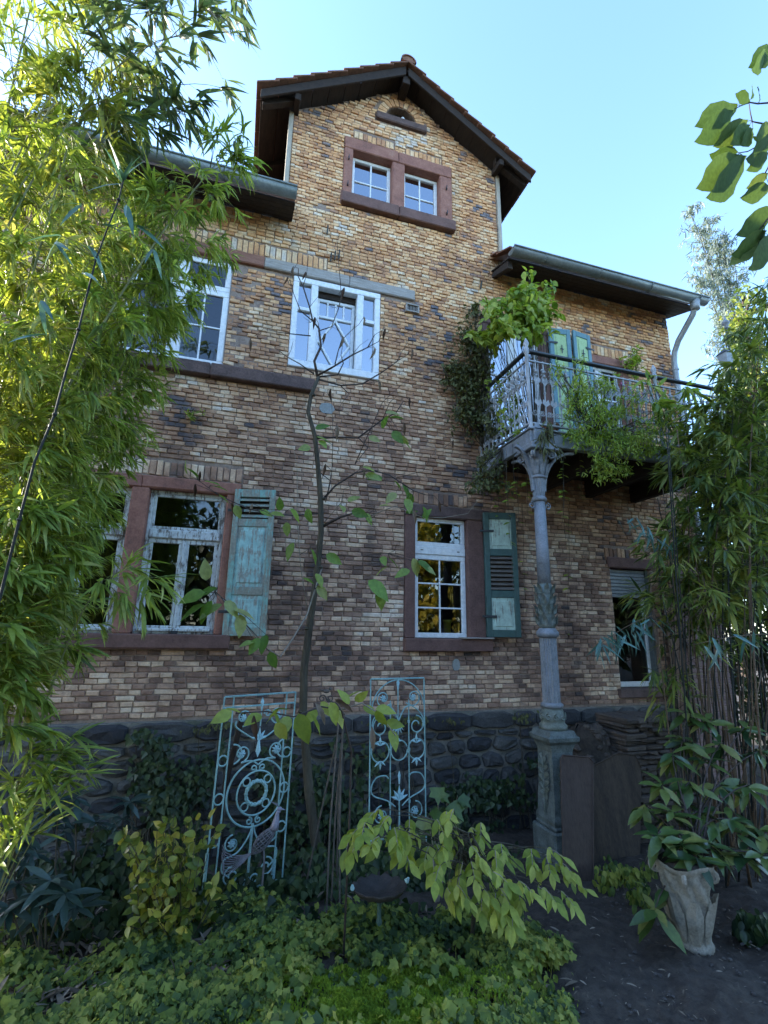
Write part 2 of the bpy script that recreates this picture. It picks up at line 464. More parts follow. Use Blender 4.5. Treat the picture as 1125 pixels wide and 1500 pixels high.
IRON_MOSS = M_plain('mossy_grey_iron', (.09,.105,.085), (.22,.245,.235), 14, .65, .4, stops=[(.3,(.05,.06,.035)),(.45,(.11,.135,.1)),(.7,(.24,.27,.26))])
IRON_PED = M_plain('dark_mossy_iron', (.04,.05,.045), (.17,.2,.19), 10, .6, .5)
IRON_DARK = M_plain('dark_handrail_iron', (.025,.028,.03), (.05,.055,.058), 10, .4, .05)
VERDI = M_plain('verdigris_iron', (.16,.30,.29), (.34,.54,.54), 14, .6, .25, stops=[(.25,(.09,.11,.09)),(.42,(.19,.34,.33)),(.72,(.36,.56,.57))])
VERDI_PALE = M_plain('pale_blue_rosette', (.28,.48,.52), (.42,.64,.68), 14, .6, .2)
VERDI_DARK = M_plain('dark_green_iron', (.035,.075,.06), (.08,.14,.115), 14, .6, .2)
ROD = M_plain('rusted_rod', (.06,.05,.042), (.13,.105,.085), 20, .8, .2)
WIRE = M_plain('grey_wire', (.09,.085,.09), (.22,.21,.23), 20, .6, .2)
LILAC = M_plain('lilac_grey_metal', (.2,.19,.24), (.3,.29,.35), 14, .5, .1)
BASALT = M_plain('basalt_stone', (.032,.034,.038), (.10,.10,.105), 7, .85, .7, stops=[(.25,(.022,.024,.027)),(.5,(.055,.056,.06)),(.68,(.095,.095,.095)),(.85,(.11,.12,.08))])
per_object(BASALT, (.5,.5,.55), (1.45,1.4,1.25))
STONE_MORTAR = M_plain('stone_joint_mortar', (.10,.095,.085), (.2,.185,.165), 6, .95, .7, stops=[(.3,(.09,.1,.06)),(.5,(.2,.185,.16)),(.75,(.34,.31,.27))])
RUST = M_plain('rusty_brown_sheet', (.055,.034,.026), (.11,.07,.05), 2.2, .75, .35, vec=(5, 5, .8), stops=[(.3,(.05,.034,.028)),(.6,(.07,.05,.042)),(.8,(.095,.065,.05))])
RUST_DARK = M_plain('dark_rusty_sheet', (.03,.023,.018), (.085,.06,.042), 2.5, .85, .5, vec=(4, 4, 1))
URN = M_plain('weathered_carved_stone', (.2,.18,.14), (.36,.33,.27), 9, .9, .5, stops=[(.25,(.10,.1,.075)),(.45,(.24,.215,.17)),(.75,(.38,.35,.29))])
SOIL = M_plain('dark_soil', (.022,.018,.016), (.055,.046,.04), 13, .95, 1.0, stops=[(.28,(.022,.016,.012)),(.5,(.060,.045,.033)),(.68,(.10,.078,.057)),(.85,(.075,.078,.036))], detail=10)
BARK = M_plain('young_bark', (.035,.03,.02), (.10,.085,.058), 9, .9, .5, vec=(1, 1, .25))
BARK_DARK = M_plain('dark_twig', (.035,.026,.022), (.075,.055,.045), 14, .85, .3)
BARK_PALE = M_plain('pale_twig', (.2,.17,.13), (.33,.28,.22), 14, .85, .3)
CULM = M_plain('olive_bamboo_culm', (.14,.15,.05), (.27,.26,.11), 5, .5, .1)
CULM_TAN = M_plain('tan_bamboo_culm', (.06,.035,.02), (.15,.095,.05), 5, .65, .1)
CULM_DARK = M_plain('dark_bamboo_culm', (.010,.013,.011), (.022,.024,.018), 5, .8, .1)
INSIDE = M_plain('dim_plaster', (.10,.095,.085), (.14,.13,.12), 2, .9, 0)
CURTAIN = M_plain('pale_blue_curtain', (.42,.5,.56), (.55,.62,.68), 3, .9, 0)
PALEWALL = M_plain('pale_rendered_wall', (.5,.45,.36), (.66,.6,.5), 2, .9, .2)
GLASS = M_glass('window_glass', refl=.32, clear=.5)
GLASS_LOW = M_glass('dim_window_glass', refl=.03, clear=.5)
L_BAM = M_leaf('bamboo_leaf', [(.10,.155,.04),(.185,.26,.06),(.28,.37,.085),(.36,.44,.11),(.48,.48,.19)], .48, .42, clump=.7)
L_BAM2 = M_leaf('olive_bamboo_leaf', [(.08,.11,.03),(.16,.21,.045),(.26,.31,.065),(.36,.39,.10),(.45,.42,.19)], .44, .5, clump=.7)
L_BAM_DK = M_leaf('dark_bamboo_leaf', [(.05,.09,.055),(.085,.13,.085),(.11,.17,.10),(.17,.22,.08)], .4, .45)
L_BAM_R = M_leaf('light_bamboo_leaf', [(.04,.075,.025),(.10,.15,.035),(.2,.245,.05),(.31,.31,.08)], .4, .42, clump=.7)
L_BLUE = M_leaf('blue_green_leaf', [(.04,.10,.085),(.08,.18,.15),(.12,.24,.22)], .2, .35, obj=True)
L_TREE = M_leaf('young_tree_leaf', [(.09,.18,.03),(.17,.29,.05),(.25,.34,.08),(.33,.35,.14)], .4, .5, obj=True)
L_DEAD = M_leaf('withered_leaf', [(.06,.035,.025),(.12,.07,.045),(.3,.24,.19)], .15, .8, obj=True)
L_ASH = M_leaf('yellow_green_leaflet', [(.16,.22,.03),(.28,.34,.05),(.38,.40,.09)], .35, .5, obj=True)
L_HOP = M_leaf('hop_vine_leaf', [(.09,.16,.02),(.2,.29,.035),(.33,.40,.06),(.42,.45,.12)], .4, .5, clump=.6, cscale=3)
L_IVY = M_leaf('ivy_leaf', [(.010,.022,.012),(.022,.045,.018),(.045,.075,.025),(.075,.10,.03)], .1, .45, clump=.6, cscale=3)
L_COVER = M_leaf('ground_cover_leaf', [(.035,.07,.022),(.085,.135,.03),(.165,.22,.04),(.28,.31,.055),(.37,.37,.09)], .32, .6, clump=.9, cscale=2.6)
L_RHODO = M_leaf('rhododendron_leaf', [(.018,.042,.036),(.035,.07,.06),(.075,.12,.115)], .1, .36, obj=True)
L_PRIVET = M_leaf('privet_leaf', [(.05,.09,.015),(.13,.17,.025),(.30,.30,.05),(.38,.33,.07)], .3, .35)
L_LAUREL = M_leaf('glossy_laurel_leaf', [(.02,.05,.018),(.055,.10,.025),(.11,.155,.04),(.19,.2,.06)], .15, .3, obj=True)
L_CREEP = M_leaf('brown_green_creeper_leaf', [(.05,.05,.025),(.09,.085,.03),(.11,.125,.035),(.15,.15,.06)], .25, .6)
L_MAG = M_leaf('overhanging_leaf', [(.06,.11,.04),(.09,.15,.05),(.14,.18,.055)], .22, .8, obj=True, spec=.08)
L_YEL = M_leaf('autumn_yellow_leaf', [(.18,.2,.04),(.36,.31,.05),(.5,.36,.04)], .4, .5)
L_FAR = M_leaf('far_blue_green_leaf', [(.12,.17,.17),(.2,.25,.26),(.26,.31,.33)], .3, .6)
L_OAK = M_leaf('dark_tree_leaf', [(.018,.035,.012),(.035,.06,.018),(.06,.085,.025)], .25, .5)
L_LITTER = M_leaf('dry_fallen_leaf', [(.05,.04,.03),(.11,.085,.06),(.2,.16,.12),(.3,.25,.2)], .05, .8)
MOSS = M_leaf('moss', [(.10,.17,.012),(.2,.29,.02),(.30,.38,.03)], .25, .85, clump=.6, cscale=6)
FLOWER = M_leaf('pink_flower', [(.4,.08,.3),(.5,.15,.4)], .2, .6)
YELLOWPOT = M_plain('yellow_pot', (.6,.5,.04), (.7,.62,.08), 10, .4, 0)
TERRA = M_plain('terracotta', (.28,.12,.07), (.36,.17,.1), 10, .8, .1)

# ================================================================== ground
def ground():
    xs = np.concatenate([[-400,-120,-40,-15], np.linspace(-8, -1.6, 30), np.linspace(-1.5, 5.5, 260), np.linspace(5.6, 10, 20), [15,40,120,400]])
    ys = np.concatenate([[-400,-120,-40,-15,-6], np.linspace(-2, 1.9, 15), np.linspace(2.0, 5.8, 170), [6.2, 7], [12,30,100,400]])
    X, Y = np.meshgrid(xs, ys, indexing='ij')
    Z = np.where(np.abs(Y) < 8, .33 - .08 * Y, np.where(Y > 0, .33 - .64, .33 + .64))
    near = (np.abs(X) < 9) & (Y > -2) & (Y < 7)
    Z = Z + near * (.02 * np.sin(X * 3.1 + Y * 2.3) + .015 * np.sin(X * 7.7 - Y * 5.1) + nrg.normal(0, .0035, X.shape) + .010*np.sin(X*17 + 2*np.sin(Y*9))*np.sin(Y*21 + 1.7*np.sin(X*11)) + .006*np.sin(X*41 + 3*np.sin(Y*13))*np.sin(Y*37 + 2*np.sin(X*29)))
    bed = np.exp(-((X - .6) / 1.5) ** 2 - ((Y - 4.0) / 1.1) ** 2)
    Z = Z + .10 * bed
    n1, n2 = X.shape
    V = np.stack([X, Y, Z], -1).reshape(-1, 3)
    i, j = np.meshgrid(np.arange(n1 - 1), np.arange(n2 - 1), indexing='ij')
    a = (i * n2 + j).ravel()
    F = np.stack([a, a + n2, a + n2 + 1, a + 1], 1)
    return put('ground', mesh_np('ground', V, [F], SOIL, True), kind='structure')
ground()

# ================================================================== the brick house
Y0 = 5.6                                  # plane of the brick facade
XL, XR = -5.5, 6.70                       # ends of the facade
PLZ = 1.135                               # top of the stone plinth
GX0, GX1, GXC = .19, 3.48, 1.835          # gable
EAVE = 7.42
RIDGE, SLOPE = 10.60, .644
house = thing('brick_house', (1.0, Y0, 0.0), 'two storey house of mottled ochre and brown bricks with a steep roofed gable', 'house')
def gable_z(x): return RIDGE - .17 - SLOPE * abs(x - GXC)

# openings in the wall: x0, x1, z0, z1
OPEN = dict(gable=(.965, 2.68, 7.93, 9.17), fancy=(.37, 1.56, 5.27, 6.59), upper=(-1.55, -.40, 5.10, 6.59),
            lower=(-2.20, -.05, 1.83, 3.66), right=(1.945, 3.03, 1.815, 3.62), balc_door=(3.12, 4.22, 4.30, 6.62),
            balc_win=(4.72, 5.72, 4.95, 6.34), under=(5.02, 5.72, 1.33, 3.04), loft=(1.60, 2.08, 9.83, 10.07))
beam = (-2.6, 2.07, 6.60, 6.765)
sill_up = (-1.75, .71, 4.93, 5.10)
ARCH = [(1.10, 1.74, 9.19, 9.34), (1.92, 2.52, 9.17, 9.31), (-2.6, .80, 6.775, 6.975), (1.98, 2.82, 3.63, 3.80), (-1.9, -.05, 3.67, 3.85),
        (3.10, 4.30, 6.63, 6.83), (4.66, 5.78, 6.35, 6.53), (4.95, 5.8, 3.05, 3.25)]

# ---- mortar backing with real openings and reveals
def wall_backing():
    mb = MB()
    hol = list(OPEN.values())
    xs = sorted(set([XL, GX0, GX1, XR] + [v for h in hol for v in h[:2]]))
    zs = sorted(set([PLZ - .3, EAVE] + [v for h in hol for v in h[2:] if v < EAVE]))
    def inside(x, z): return any(h[0] < x < h[1] and h[2] < z < h[3] for h in hol)
    y = Y0 + .012
    for a, b in zip(xs, xs[1:]):
        for c, d in zip(zs, zs[1:]):
            if not inside((a+b)/2, (c+d)/2): mb.add([(a,y,c),(b,y,c),(b,y,d),(a,y,d)], [(0,1,2,3)])
    xs2 = sorted(set([GX0, GX1, GXC] + [v for h in hol for v in h[:2] if GX0 < v < GX1]))
    zs2 = [EAVE, 7.93, 9.17, 9.83, 10.07]
    for a, b in zip(xs2, xs2[1:]):
        cut = sorted(set(zs2 + []))
        for c, d in zip(cut, cut[1:] + [99]):
            if inside((a+b)/2, (c+min(d, 11))/2) and d < 99: continue
            za, zb = min(d, gable_z(a)), min(d, gable_z(b))
            if za <= c and zb <= c: continue
            if za < c or zb < c:               # a corner: find where the slope meets c
                xm = GXC - (RIDGE - .17 - c) / SLOPE if a < GXC else GXC + (RIDGE - .17 - c) / SLOPE
                if za < c: mb.add([(xm,y,c),(b,y,c),(b,y,zb)], [(0,1,2)])
                else: mb.add([(a,y,c),(xm,y,c),(a,y,za)], [(0,1,2)])
            else: mb.add([(a,y,c),(b,y,c),(b,y,zb),(a,y,za)], [(0,1,2,3)])
    for x0, x1, z0, z1 in hol:                 # reveals
        Y1 = Y0 + .34
        mb.add([(x0,y,z0),(x0,Y1,z0),(x0,Y1,z1),(x0,y,z1)], [(0,1,2,3)])
        mb.add([(x1,y,z0),(x1,Y1,z0),(x1,Y1,z1),(x1,y,z1)], [(3,2,1,0)])
        mb.add([(x0,y,z1),(x1,y,z1),(x1,Y1,z1),(x0,Y1,z1)], [(0,1,2,3)])
        mb.add([(x0,y,z0),(x1,y,z0),(x1,Y1,z0),(x0,Y1,z0)], [(3,2,1,0)])
    for x in (XL, XR):                         # the ends of the house
        mb.add([(x,y,-.4),(x,11,-.4),(x,11,EAVE),(x,y,EAVE)], [(0,1,2,3)])
    mb.add([(XL,11,-.4),(XR,11,-.4),(XR,11,EAVE),(XL,11,EAVE)], [(0,1,2,3)])
    return mb.build('wall', MORTAR, house)
wall = wall_backing()

# ---- bricks
def brick_faces(c, sx, sz, sy, jit):
    """a brick front of five faces and four sides: 13 quads' worth of corners, edges worn"""
    x, y, z = c
    b = .006
    q = []
    tl = rnd.uniform(-.003, .003)
    for (ax, az) in ((-1,-1),(1,-1),(1,1),(-1,1)):
        q.append((x + ax*(sx/2) , y + sy, z + az*(sz/2) + tl*ax))
    for (ax, az) in ((-1,-1),(1,-1),(1,1),(-1,1)):
        q.append((x + ax*(sx/2) + rnd.uniform(-jit, jit), y + b, z + az*(sz/2) + tl*ax + rnd.uniform(-jit, jit)))
    for (ax, az) in ((-1,-1),(1,-1),(1,1),(-1,1)):
        q.append((x + ax*(sx/2 - b) + rnd.uniform(-jit, jit), y + rnd.uniform(-.002,.002), z + az*(sz/2 - b) + tl*ax + rnd.uniform(-jit, jit)))
    f = [(8,9,10,11)]
    for k in range(4):
        j = (k+1) % 4
        f += [(4+k,4+j,8+j,8+k), (k,j,4+j,4+k)]
    return q, f
bricks = []        # centre x, z, width, height, proud
LOST = [(p.x, p.z) for p in (at(580,479,Y0), at(608,480,Y0), at(638,491,Y0), at(623,496,Y0), at(468,302,Y0), at(474,304,Y0))]
def lay_courses():
    H = .0545; J = .009
    z = PLZ + .03; row = 0
    while z < 10.6:
        zc = z + H/2 - J/2; h = H - J
        if z < EAVE: iv = [(XL, XR)]
        else:
            hw = (RIDGE - .19 - (zc + h/2)) / SLOPE
            iv = [(max(GX0 + .02, GXC - hw), min(GX1 - .02, GXC + hw))] if hw > .05 else []
        blocks = [(a-.004,b+.004,c-.004,d+.004) for a,b,c,d in list(OPEN.values()) + [beam, sill_up] + ARCH]
        blocks.append((1.42, 2.27, 9.70, 9.83))           # the loft sill
        for a, b, c, d in blocks:
            if zc + h/2 <= c or zc - h/2 >= d: continue
            nv = []
            for p, q in iv:
                if b <= p or a >= q: nv.append((p, q)); continue
                if a > p: nv.append((p, a))
                if b < q: nv.append((b, q))
            iv = nv
        x_off = (row % 2) * .062 + rnd.uniform(-.02, .02)
        for p, q in iv:
            x = p - (x_off if p == XL else 0)
            first = True
            while x < q - .02:
                L = rnd.choice([.116,.119,.114,.112,.122,.118,.109,.124,.17,.23] if z < 4.6 else [.116,.119,.114,.112,.122,.118,.116]) + (rnd.uniform(-.004,.004)) if not first else (.125 if row % 2 else .062)
                first = False
                x1 = min(x + L, q)
                if q - x1 < .04: x1 = q
                xa = max(x, p)
                if x1 - xa > .025:
                    # the arch of bricks over the loft opening is laid separately
                    cx = (xa + x1)/2
                    r = math.hypot(cx - 1.84, (zc - 9.83))
                    if not (zc > 9.83 and r < .40):
                        if not any(abs(cx - hx) < .05 and abs(zc - hz) < .03 for hx, hz in LOST):
                            bricks.append((cx, zc, x1 - xa - J, h + rnd.uniform(-.003,.002), rnd.uniform(-.004, .012) + (rnd.uniform(-.02,.012) if -.42 < cx < -.02 and 5.1 < zc < 6.6 else 0)))
                x = x1
        z += H; row += 1
    for a, b, c, d in ARCH:                              # soldier courses over the openings
        x = a
        while x < b - .03:
            w = min(rnd.choice([.068,.072,.075,.07]), b - x)
            bricks.append((x + w/2, (c+d)/2 + rnd.uniform(-.008,.008), w - .012, d - c - rnd.uniform(.008,.03), rnd.uniform(-.003,.01)))
            x += w
lay_courses()
def px_of(x, y, z):
    d = Vector((x, y, z)) - CAM
    w = d.dot(_f)
    return 562.5 + FPX * d.dot(_r) / w, 750 - FPX * d.dot(_u) / w, w
def lay_bricks():
    rank = []
    for i, (x, z, w, h, p) in enumerate(bricks):
        X, Yp, dep = px_of(x, Y0, z)
        big = w * h / dep / dep
        if not (-5 < X < 1130 and 0 < Yp < 1500): big = 0
        if X < 300 - max(0, (Yp - 300)) * .12: big = 0        # behind the bamboo
        if x > 4.2: big = 0                                  # behind the balcony and the right-hand stems
        rank.append((big, i))
    rank.sort(reverse=True)
    single = set(i for b, i in rank[:296])
    protos = []
    for k in range(10):
        mb = MB(); mb.add(*brick_faces((0,0,0), .12, .05, .05, .003))
        protos.append(mb.mesh('brick', BRICK_O))
    mb = MB()
    for i, (x, z, w, h, p) in enumerate(bricks):
        if i in single:
            o = bpy.data.objects.new('brick', rnd.choice(protos)); col.objects.link(o)
            o.parent = wall
            o.matrix_basis = Matrix.Translation((x, Y0 - p, z)) @ Matrix.Diagonal((w/.12, 1, h/.05, 1))
        else:
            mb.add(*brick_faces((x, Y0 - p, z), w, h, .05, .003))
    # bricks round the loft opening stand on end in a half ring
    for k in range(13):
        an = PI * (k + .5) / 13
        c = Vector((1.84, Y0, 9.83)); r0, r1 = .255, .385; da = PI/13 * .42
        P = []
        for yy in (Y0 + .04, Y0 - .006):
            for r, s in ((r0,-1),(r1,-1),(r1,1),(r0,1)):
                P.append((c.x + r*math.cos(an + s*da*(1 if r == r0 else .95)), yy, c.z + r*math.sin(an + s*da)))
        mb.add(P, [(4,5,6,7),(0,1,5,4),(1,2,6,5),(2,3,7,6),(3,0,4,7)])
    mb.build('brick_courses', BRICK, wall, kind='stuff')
lay_bricks()
# quoin bricks of the house end (right-hand corner, seen edge-on) follow the courses; patches of grey repair mortar
for (x, z, w, h) in ((2.61, 1.66, .10, .15), (.89, 4.76, .20, .16)):
    pts = [(x + math.cos(a) * w * .5 * rnd.uniform(.85,1.12), z + math.sin(a) * h * .5 * rnd.uniform(.85,1.12)) for a in np.linspace(0, 2*PI, 14)[:-1]]
    MB().poly(pts, Y0 - .016, Y0 + .01).build('repair_patch', M_plain('grey_repair_mortar', (.24,.25,.24), (.34,.35,.33), 12, .9, .4), wall)
# spandrels that close the square hole round the arched loft opening
mb = MB()
c = [(1.84 + .25*math.cos(a), 9.83 + .25*math.sin(a)) for a in np.linspace(0, PI/2, 8)]
mb.poly([(2.24, 9.83)] + c + [(1.84, 10.22), (2.24, 10.22)], Y0 + .014, Y0 + .16)
c = [(1.84 + .25*math.cos(a), 9.83 + .25*math.sin(a)) for a in np.linspace(PI/2, PI, 8)]
mb.poly(c + [(1.44, 9.83), (1.44, 10.22), (1.84, 10.22)], Y0 + .014, Y0 + .16)
mb.build('arch_backing', MORTAR, wall)

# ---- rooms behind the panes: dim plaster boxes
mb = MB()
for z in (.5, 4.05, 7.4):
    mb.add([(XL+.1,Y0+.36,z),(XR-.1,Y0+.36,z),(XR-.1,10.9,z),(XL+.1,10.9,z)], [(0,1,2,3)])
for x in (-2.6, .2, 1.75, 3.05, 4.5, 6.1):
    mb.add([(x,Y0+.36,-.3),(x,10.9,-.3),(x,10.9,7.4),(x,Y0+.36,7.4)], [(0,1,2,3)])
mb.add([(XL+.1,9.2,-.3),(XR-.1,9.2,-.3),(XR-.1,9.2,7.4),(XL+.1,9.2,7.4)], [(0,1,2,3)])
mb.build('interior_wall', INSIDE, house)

# ---- windows
def ringbox(mb, x0, x1, z0, z1, w, y0, y1, b=.006, wt=None, wb=None):
    wt = wt or w; wb = wb or w
    mb.box(x0, x1, y0, y1, z1 - wt, z1, b); mb.box(x0, x1, y0, y1, z0, z0 + wb, b)
    mb.box(x0, x0 + w, y0 + .001, y1 - .001, z0 + wb, z1 - wt, b); mb.box(x1 - w, x1, y0 + .001, y1 - .001, z0 + wb, z1 - wt, b)
def pane(p, x0, x1, z0, z1, y, glass):
    t = rnd.uniform(-.003, .003)
    MB().add([(x0,y+t,z0),(x1,y-t,z0),(x1,y-t,z1),(x0,y+t,z1),(x0,y+t+.005,z0),(x1,y-t+.005,z0),(x1,y-t+.005,z1),(x0,y+t+.005,z1)],
             [(0,1,2,3)]).build('pane', glass, p)
def sash(p, x0, x1, z0, z1, y, fw, mat, glass, nx=1, nz=1, bar=.022, zcuts=None, dep=.05):
    """a frame of width fw with glazing bars and a pane in each field"""
    mb = MB(); ringbox(mb, x0, x1, z0, z1, fw, y, y + dep); mb.build('frame', mat, p)
    xi0, xi1, zi0, zi1 = x0 + fw, x1 - fw, z0 + fw, z1 - fw
    xs = list(np.linspace(xi0, xi1, nx + 1)); zs = [zi0] + (zcuts or list(np.linspace(zi0, zi1, nz + 1))[1:-1]) + [zi1]
    for x in xs[1:-1]: MB().box(x - bar/2, x + bar/2, y + .008, y + .036, zi0, zi1, .003).build('glazing_bar', mat, p)
    for z in zs[1:-1]: MB().box(xi0, xi1, y + .0065, y + .034, z - bar/2, z + bar/2, .003).build('glazing_bar', mat, p)
    for a, b in zip(xs, xs[1:]):
        for c, d in zip(zs, zs[1:]): pane(p, a, b, c, d, y + .022, glass)

def worn_block(p, x0, x1, y0, y1, z0, z1, mat, name, b=.012):
    """a dressed stone whose faces and arrises are a little uneven"""
    mb = MB().box(x0, x1, y0, y1, z0, z1, b)
    mb.v = [(x + rnd.uniform(-.003,.003), y + rnd.uniform(-.003,.003), z + rnd.uniform(-.003,.003)) for x, y, z in mb.v]
    return mb.build(name, mat, p)

# gable window: two lights in a red sandstone surround
w = part('window', house); w['label'] = 'twin window high in the gable with red sandstone surround'
x0, x1, z0, z1 = OPEN['gable']
worn_block(w, x0 - .03, 1.80, Y0 - .085, Y0 + .25, z0, z0 + .18, SAND_BROWN, 'sill'); worn_block(w, 1.805, x1 + .03, Y0 - .085, Y0 + .25, z0, z0 + .18, SAND_BROWN, 'sill')
worn_block(w, x0, x0 + .135, Y0 - .022, Y0 + .2, z0 + .18, 8.96, SAND, 'jamb'); worn_block(w, x1 - .2, x1, Y0 - .022, Y0 + .2, z0 + .18, 8.96, SAND, 'jamb')
worn_block(w, 1.71, 1.90, Y0 - .020, Y0 + .2, z0 + .18, 8.96, SAND, 'mullion')
worn_block(w, x0, 1.80, Y0 - .026, Y0 + .2, 8.96, z1, SAND, 'lintel'); worn_block(w, 1.804, x1, Y0 - .026, Y0 + .2, 8.96, z1, SAND, 'lintel')
sash(w, 1.10, 1.71, 8.12, 8.95, Y0 + .10, .05, WHITE, GLASS, 2, 2)
sash(w, 1.90, 2.48, 8.12, 8.95, Y0 + .10, .05, WHITE, GLASS, 2, 2)
for (x, z) in ((1.03, 8.28),(1.03, 8.75),(2.58, 8.25),(2.58, 8.72)):
    MB().bar((x, Y0 - .05, z), (x, Y0, z), .012, .05).bar((x, Y0 - .055, z - .02), (x, Y0 - .055, z + .045), .01, .01).build('hinge_pin', IRON_DARK, w)
mb = MB()
for k in range(9): mb.box(1.14 + k*.055, 1.175 + k*.055, Y0 + .06, Y0 + .08, 8.11, 8.13, .003); mb.box(1.93 + k*.055, 1.965 + k*.055, Y0 + .06, Y0 + .08, 8.11, 8.13, .003)
mb.build('drip_strip', WOODGREY, w)

# loft opening: half-round with a dark stone sill
w = part('loft_window', house); w['label'] = 'small half round opening near the top of the gable'
worn_block(w, 1.43, 2.26, Y0 - .045, Y0 + .14, 9.70, 9.825, SAND_DARK, 'sill')
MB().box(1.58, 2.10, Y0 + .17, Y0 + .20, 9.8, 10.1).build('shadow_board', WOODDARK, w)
mb = MB()
for k in range(1, 4): mb.bar((1.84, Y0 + .12, 9.83), (1.84 + .25*math.cos(PI*k/4), Y0 + .12, 9.83 + .25*math.sin(PI*k/4)), .02, .02)
mb.tube([(1.84 + .235*math.cos(a), Y0 + .12, 9.83 + .235*math.sin(a)) for a in np.linspace(0, PI, 14)], .014, 5)
mb.build('frame', WOODDARK, w)
MB().ball((1.87, Y0 + .02, 9.88), .035, 10, 6).build('white_ball', WHITE, w)

# fancy window: white, side lights, small top lights and a diamond
w = part('window', house); w['label'] = 'white window with diamond glazing and narrow side lights'
x0, x1, z0, z1 = OPEN['fancy']; y = Y0 - .02
mb = MB(); ringbox(mb, x0, x1, z0, z1, .075, y, y + .11, .008, .085, .10)
for (a, b) in ((.61, .70), (1.235, 1.325)): mb.box(a, b, y + .002, y + .108, z0 + .10, z1 - .085, .006)
mb.build('frame', WHITE, w)
for (a, b) in ((x0 + .075, .61), (1.325, x1 - .075)):
    MB().box(a, b, y + .012, y + .09, 6.10, 6.15, .004).build('glazing_bar', WHITE, w)
    pane(w, a, b, z0 + .10, 6.10, y + .05, GLASS); pane(w, a, b, 6.15, z1 - .085, y + .05, GLASS)
ys = y + .13                                             # the casement sits deeper
mb = MB(); ringbox(mb, .70, 1.235, z0 + .10, 6.42, .045, ys, ys + .05); mb.build('frame', WHITE, w)
MB().box(.70, 1.235, ys - .02, ys + .1, 6.42, 6.504).build('head_board', WOODDARK, w)
MB().box(.745, 1.19, ys + .004, ys + .045, 6.13, 6.165, .004).build('glazing_bar', WHITE, w)
xs = np.linspace(.745, 1.19, 5)
for x in xs[1:-1]: MB().box(x - .011, x + .011, ys + .008, ys + .04, 6.165, 6.375, .003).build('glazing_bar', WHITE, w)
for a, b in zip(xs, xs[1:]): pane(w, a, b, 6.165, 6.375, ys + .025, GLASS)
D = [(.967, ys + .012, 6.125), (1.175, ys + .012, 5.77), (.967, ys + .012, 5.42), (.76, ys + .012, 5.77)]
for a, b in zip(D, D[1:] + D[:1]): MB().bar(a, b, .028, .026, (0,1,0), .004).build('diamond_bar', WHITE, w)
for s in ((1.175, 1.19, 5.77), (.745, .76, 5.77)): MB().box(s[0], s[1] , ys + .008, ys + .03, s[2] - .012, s[2] + .012).build('glazing_bar', WHITE, w)
MB().box(.955, .98, ys + .008, ys + .03, 5.415, 5.44).build('glazing_bar', WHITE, w)
pane(w, .745, 1.19, 5.415, 6.13, ys + .028, GLASS)

# upper left window with a long stone sill; a timber beam over both
w = part('window', house); w['label'] = 'upper window behind the bamboo with white frame'
x0, x1, z0, z1 = OPEN['upper']
sash(w, -.98, x1 - .002, z0 + .01, 6.16, Y0 + .03, .075, WHITE, GLASS_LOW, 2, 2, .02)
sash(w, -.98, x1 - .002, 6.16, z1, Y0 + .032, .07, WHITE, GLASS_LOW, 1, 1)
sash(w, x0, -.98, z0 + .01, 6.16, Y0 + .03, .075, WHITE, GLASS_LOW, 1, 2, .02)
sash(w, x0, -.98, 6.16, z1, Y0 + .032, .07, WHITE, GLASS_LOW, 1, 1)
worn_block(house, -.52, sill_up[1], Y0 - .095, Y0 + .2, 4.935, 5.095, SAND_DARK, 'long_sill'); worn_block(house, sill_up[0], -.525, Y0 - .09, Y0 + .2, 4.935, 5.095, SAND_DARK, 'long_sill')
for (a, b, m) in ((beam[0], -.02, WOODRED), (-.018, 1.11, WOODGREY), (1.114, beam[1], WOODGREY)):
    mb = MB().box(a, b, Y0 - .035 + rnd.uniform(-.006,.004), Y0 + .1, beam[2] + .005, beam[3] - rnd.uniform(0,.01), .012)
    mb.build('lintel_beam', m, house)

# lower left window: two lights, sandstone, peeling white casements
w = part('window', house); w['label'] = 'old twin window with peeling white casements and red sandstone mullion'
x0, x1, z0, z1 = OPEN['lower']
worn_block(w, x0 - .05, x1 + .02, Y0 - .10, Y0 + .25, z0, z0 + .145, SAND_BROWN, 'sill')
worn_block(w, -1.175, -1.0, Y0 - .03, Y0 + .25, z0 + .145, 3.52, SAND, 'mullion')
worn_block(w, x0, x0 + .16, Y0 - .03, Y0 + .25, z0 + .145, 3.52, SAND, 'jamb'); worn_block(w, -.20, x1, Y0 - .03, Y0 + .25, z0 + .145, 3.52, SAND, 'jamb')
worn_block(w, x0, -1.09, Y0 - .034, Y0 + .25, 3.52, z1, SAND, 'lintel'); worn_block(w, -1.086, x1, Y0 - .034, Y0 + .25, 3.52, z1, SAND, 'lintel')
for a, b in ((-1.0, -.20), (x0 + .16, -1.175)):
    y = Y0 + .06; m = (a + b)/2
    mb = MB(); ringbox(mb, a, b, z0 + .145, 3.52, .035, y, y + .08); mb.build('frame', WHITE_OLD, w)
    MB().box(a + .035, b - .035, y - .018, y + .07, 2.985, 3.085, .01).build('transom', WHITE_OLD, w)
    sash(w, a + .035, b - .035, 3.085, 3.485, y + .01, .035, WHITE_OLD, GLASS_LOW)
    sash(w, a + .035, m - .003, z0 + .18, 2.985, y + .01, .05, WHITE_OLD, GLASS_LOW)
    sash(w, m + .003, b - .035, z0 + .18, 2.985, y + .01, .05, WHITE_OLD, GLASS_LOW)
    MB().box(m - .02, m + .02, y - .006, y + .012, z0 + .2, 2.97, .006).build('cover_strip', WHITE_OLD, w)
    MB().box(a + .035, b - .035, y - .035, y + .01, z0 + .17, z0 + .205, .008).build('weather_bar', WHITE_OLD, w)
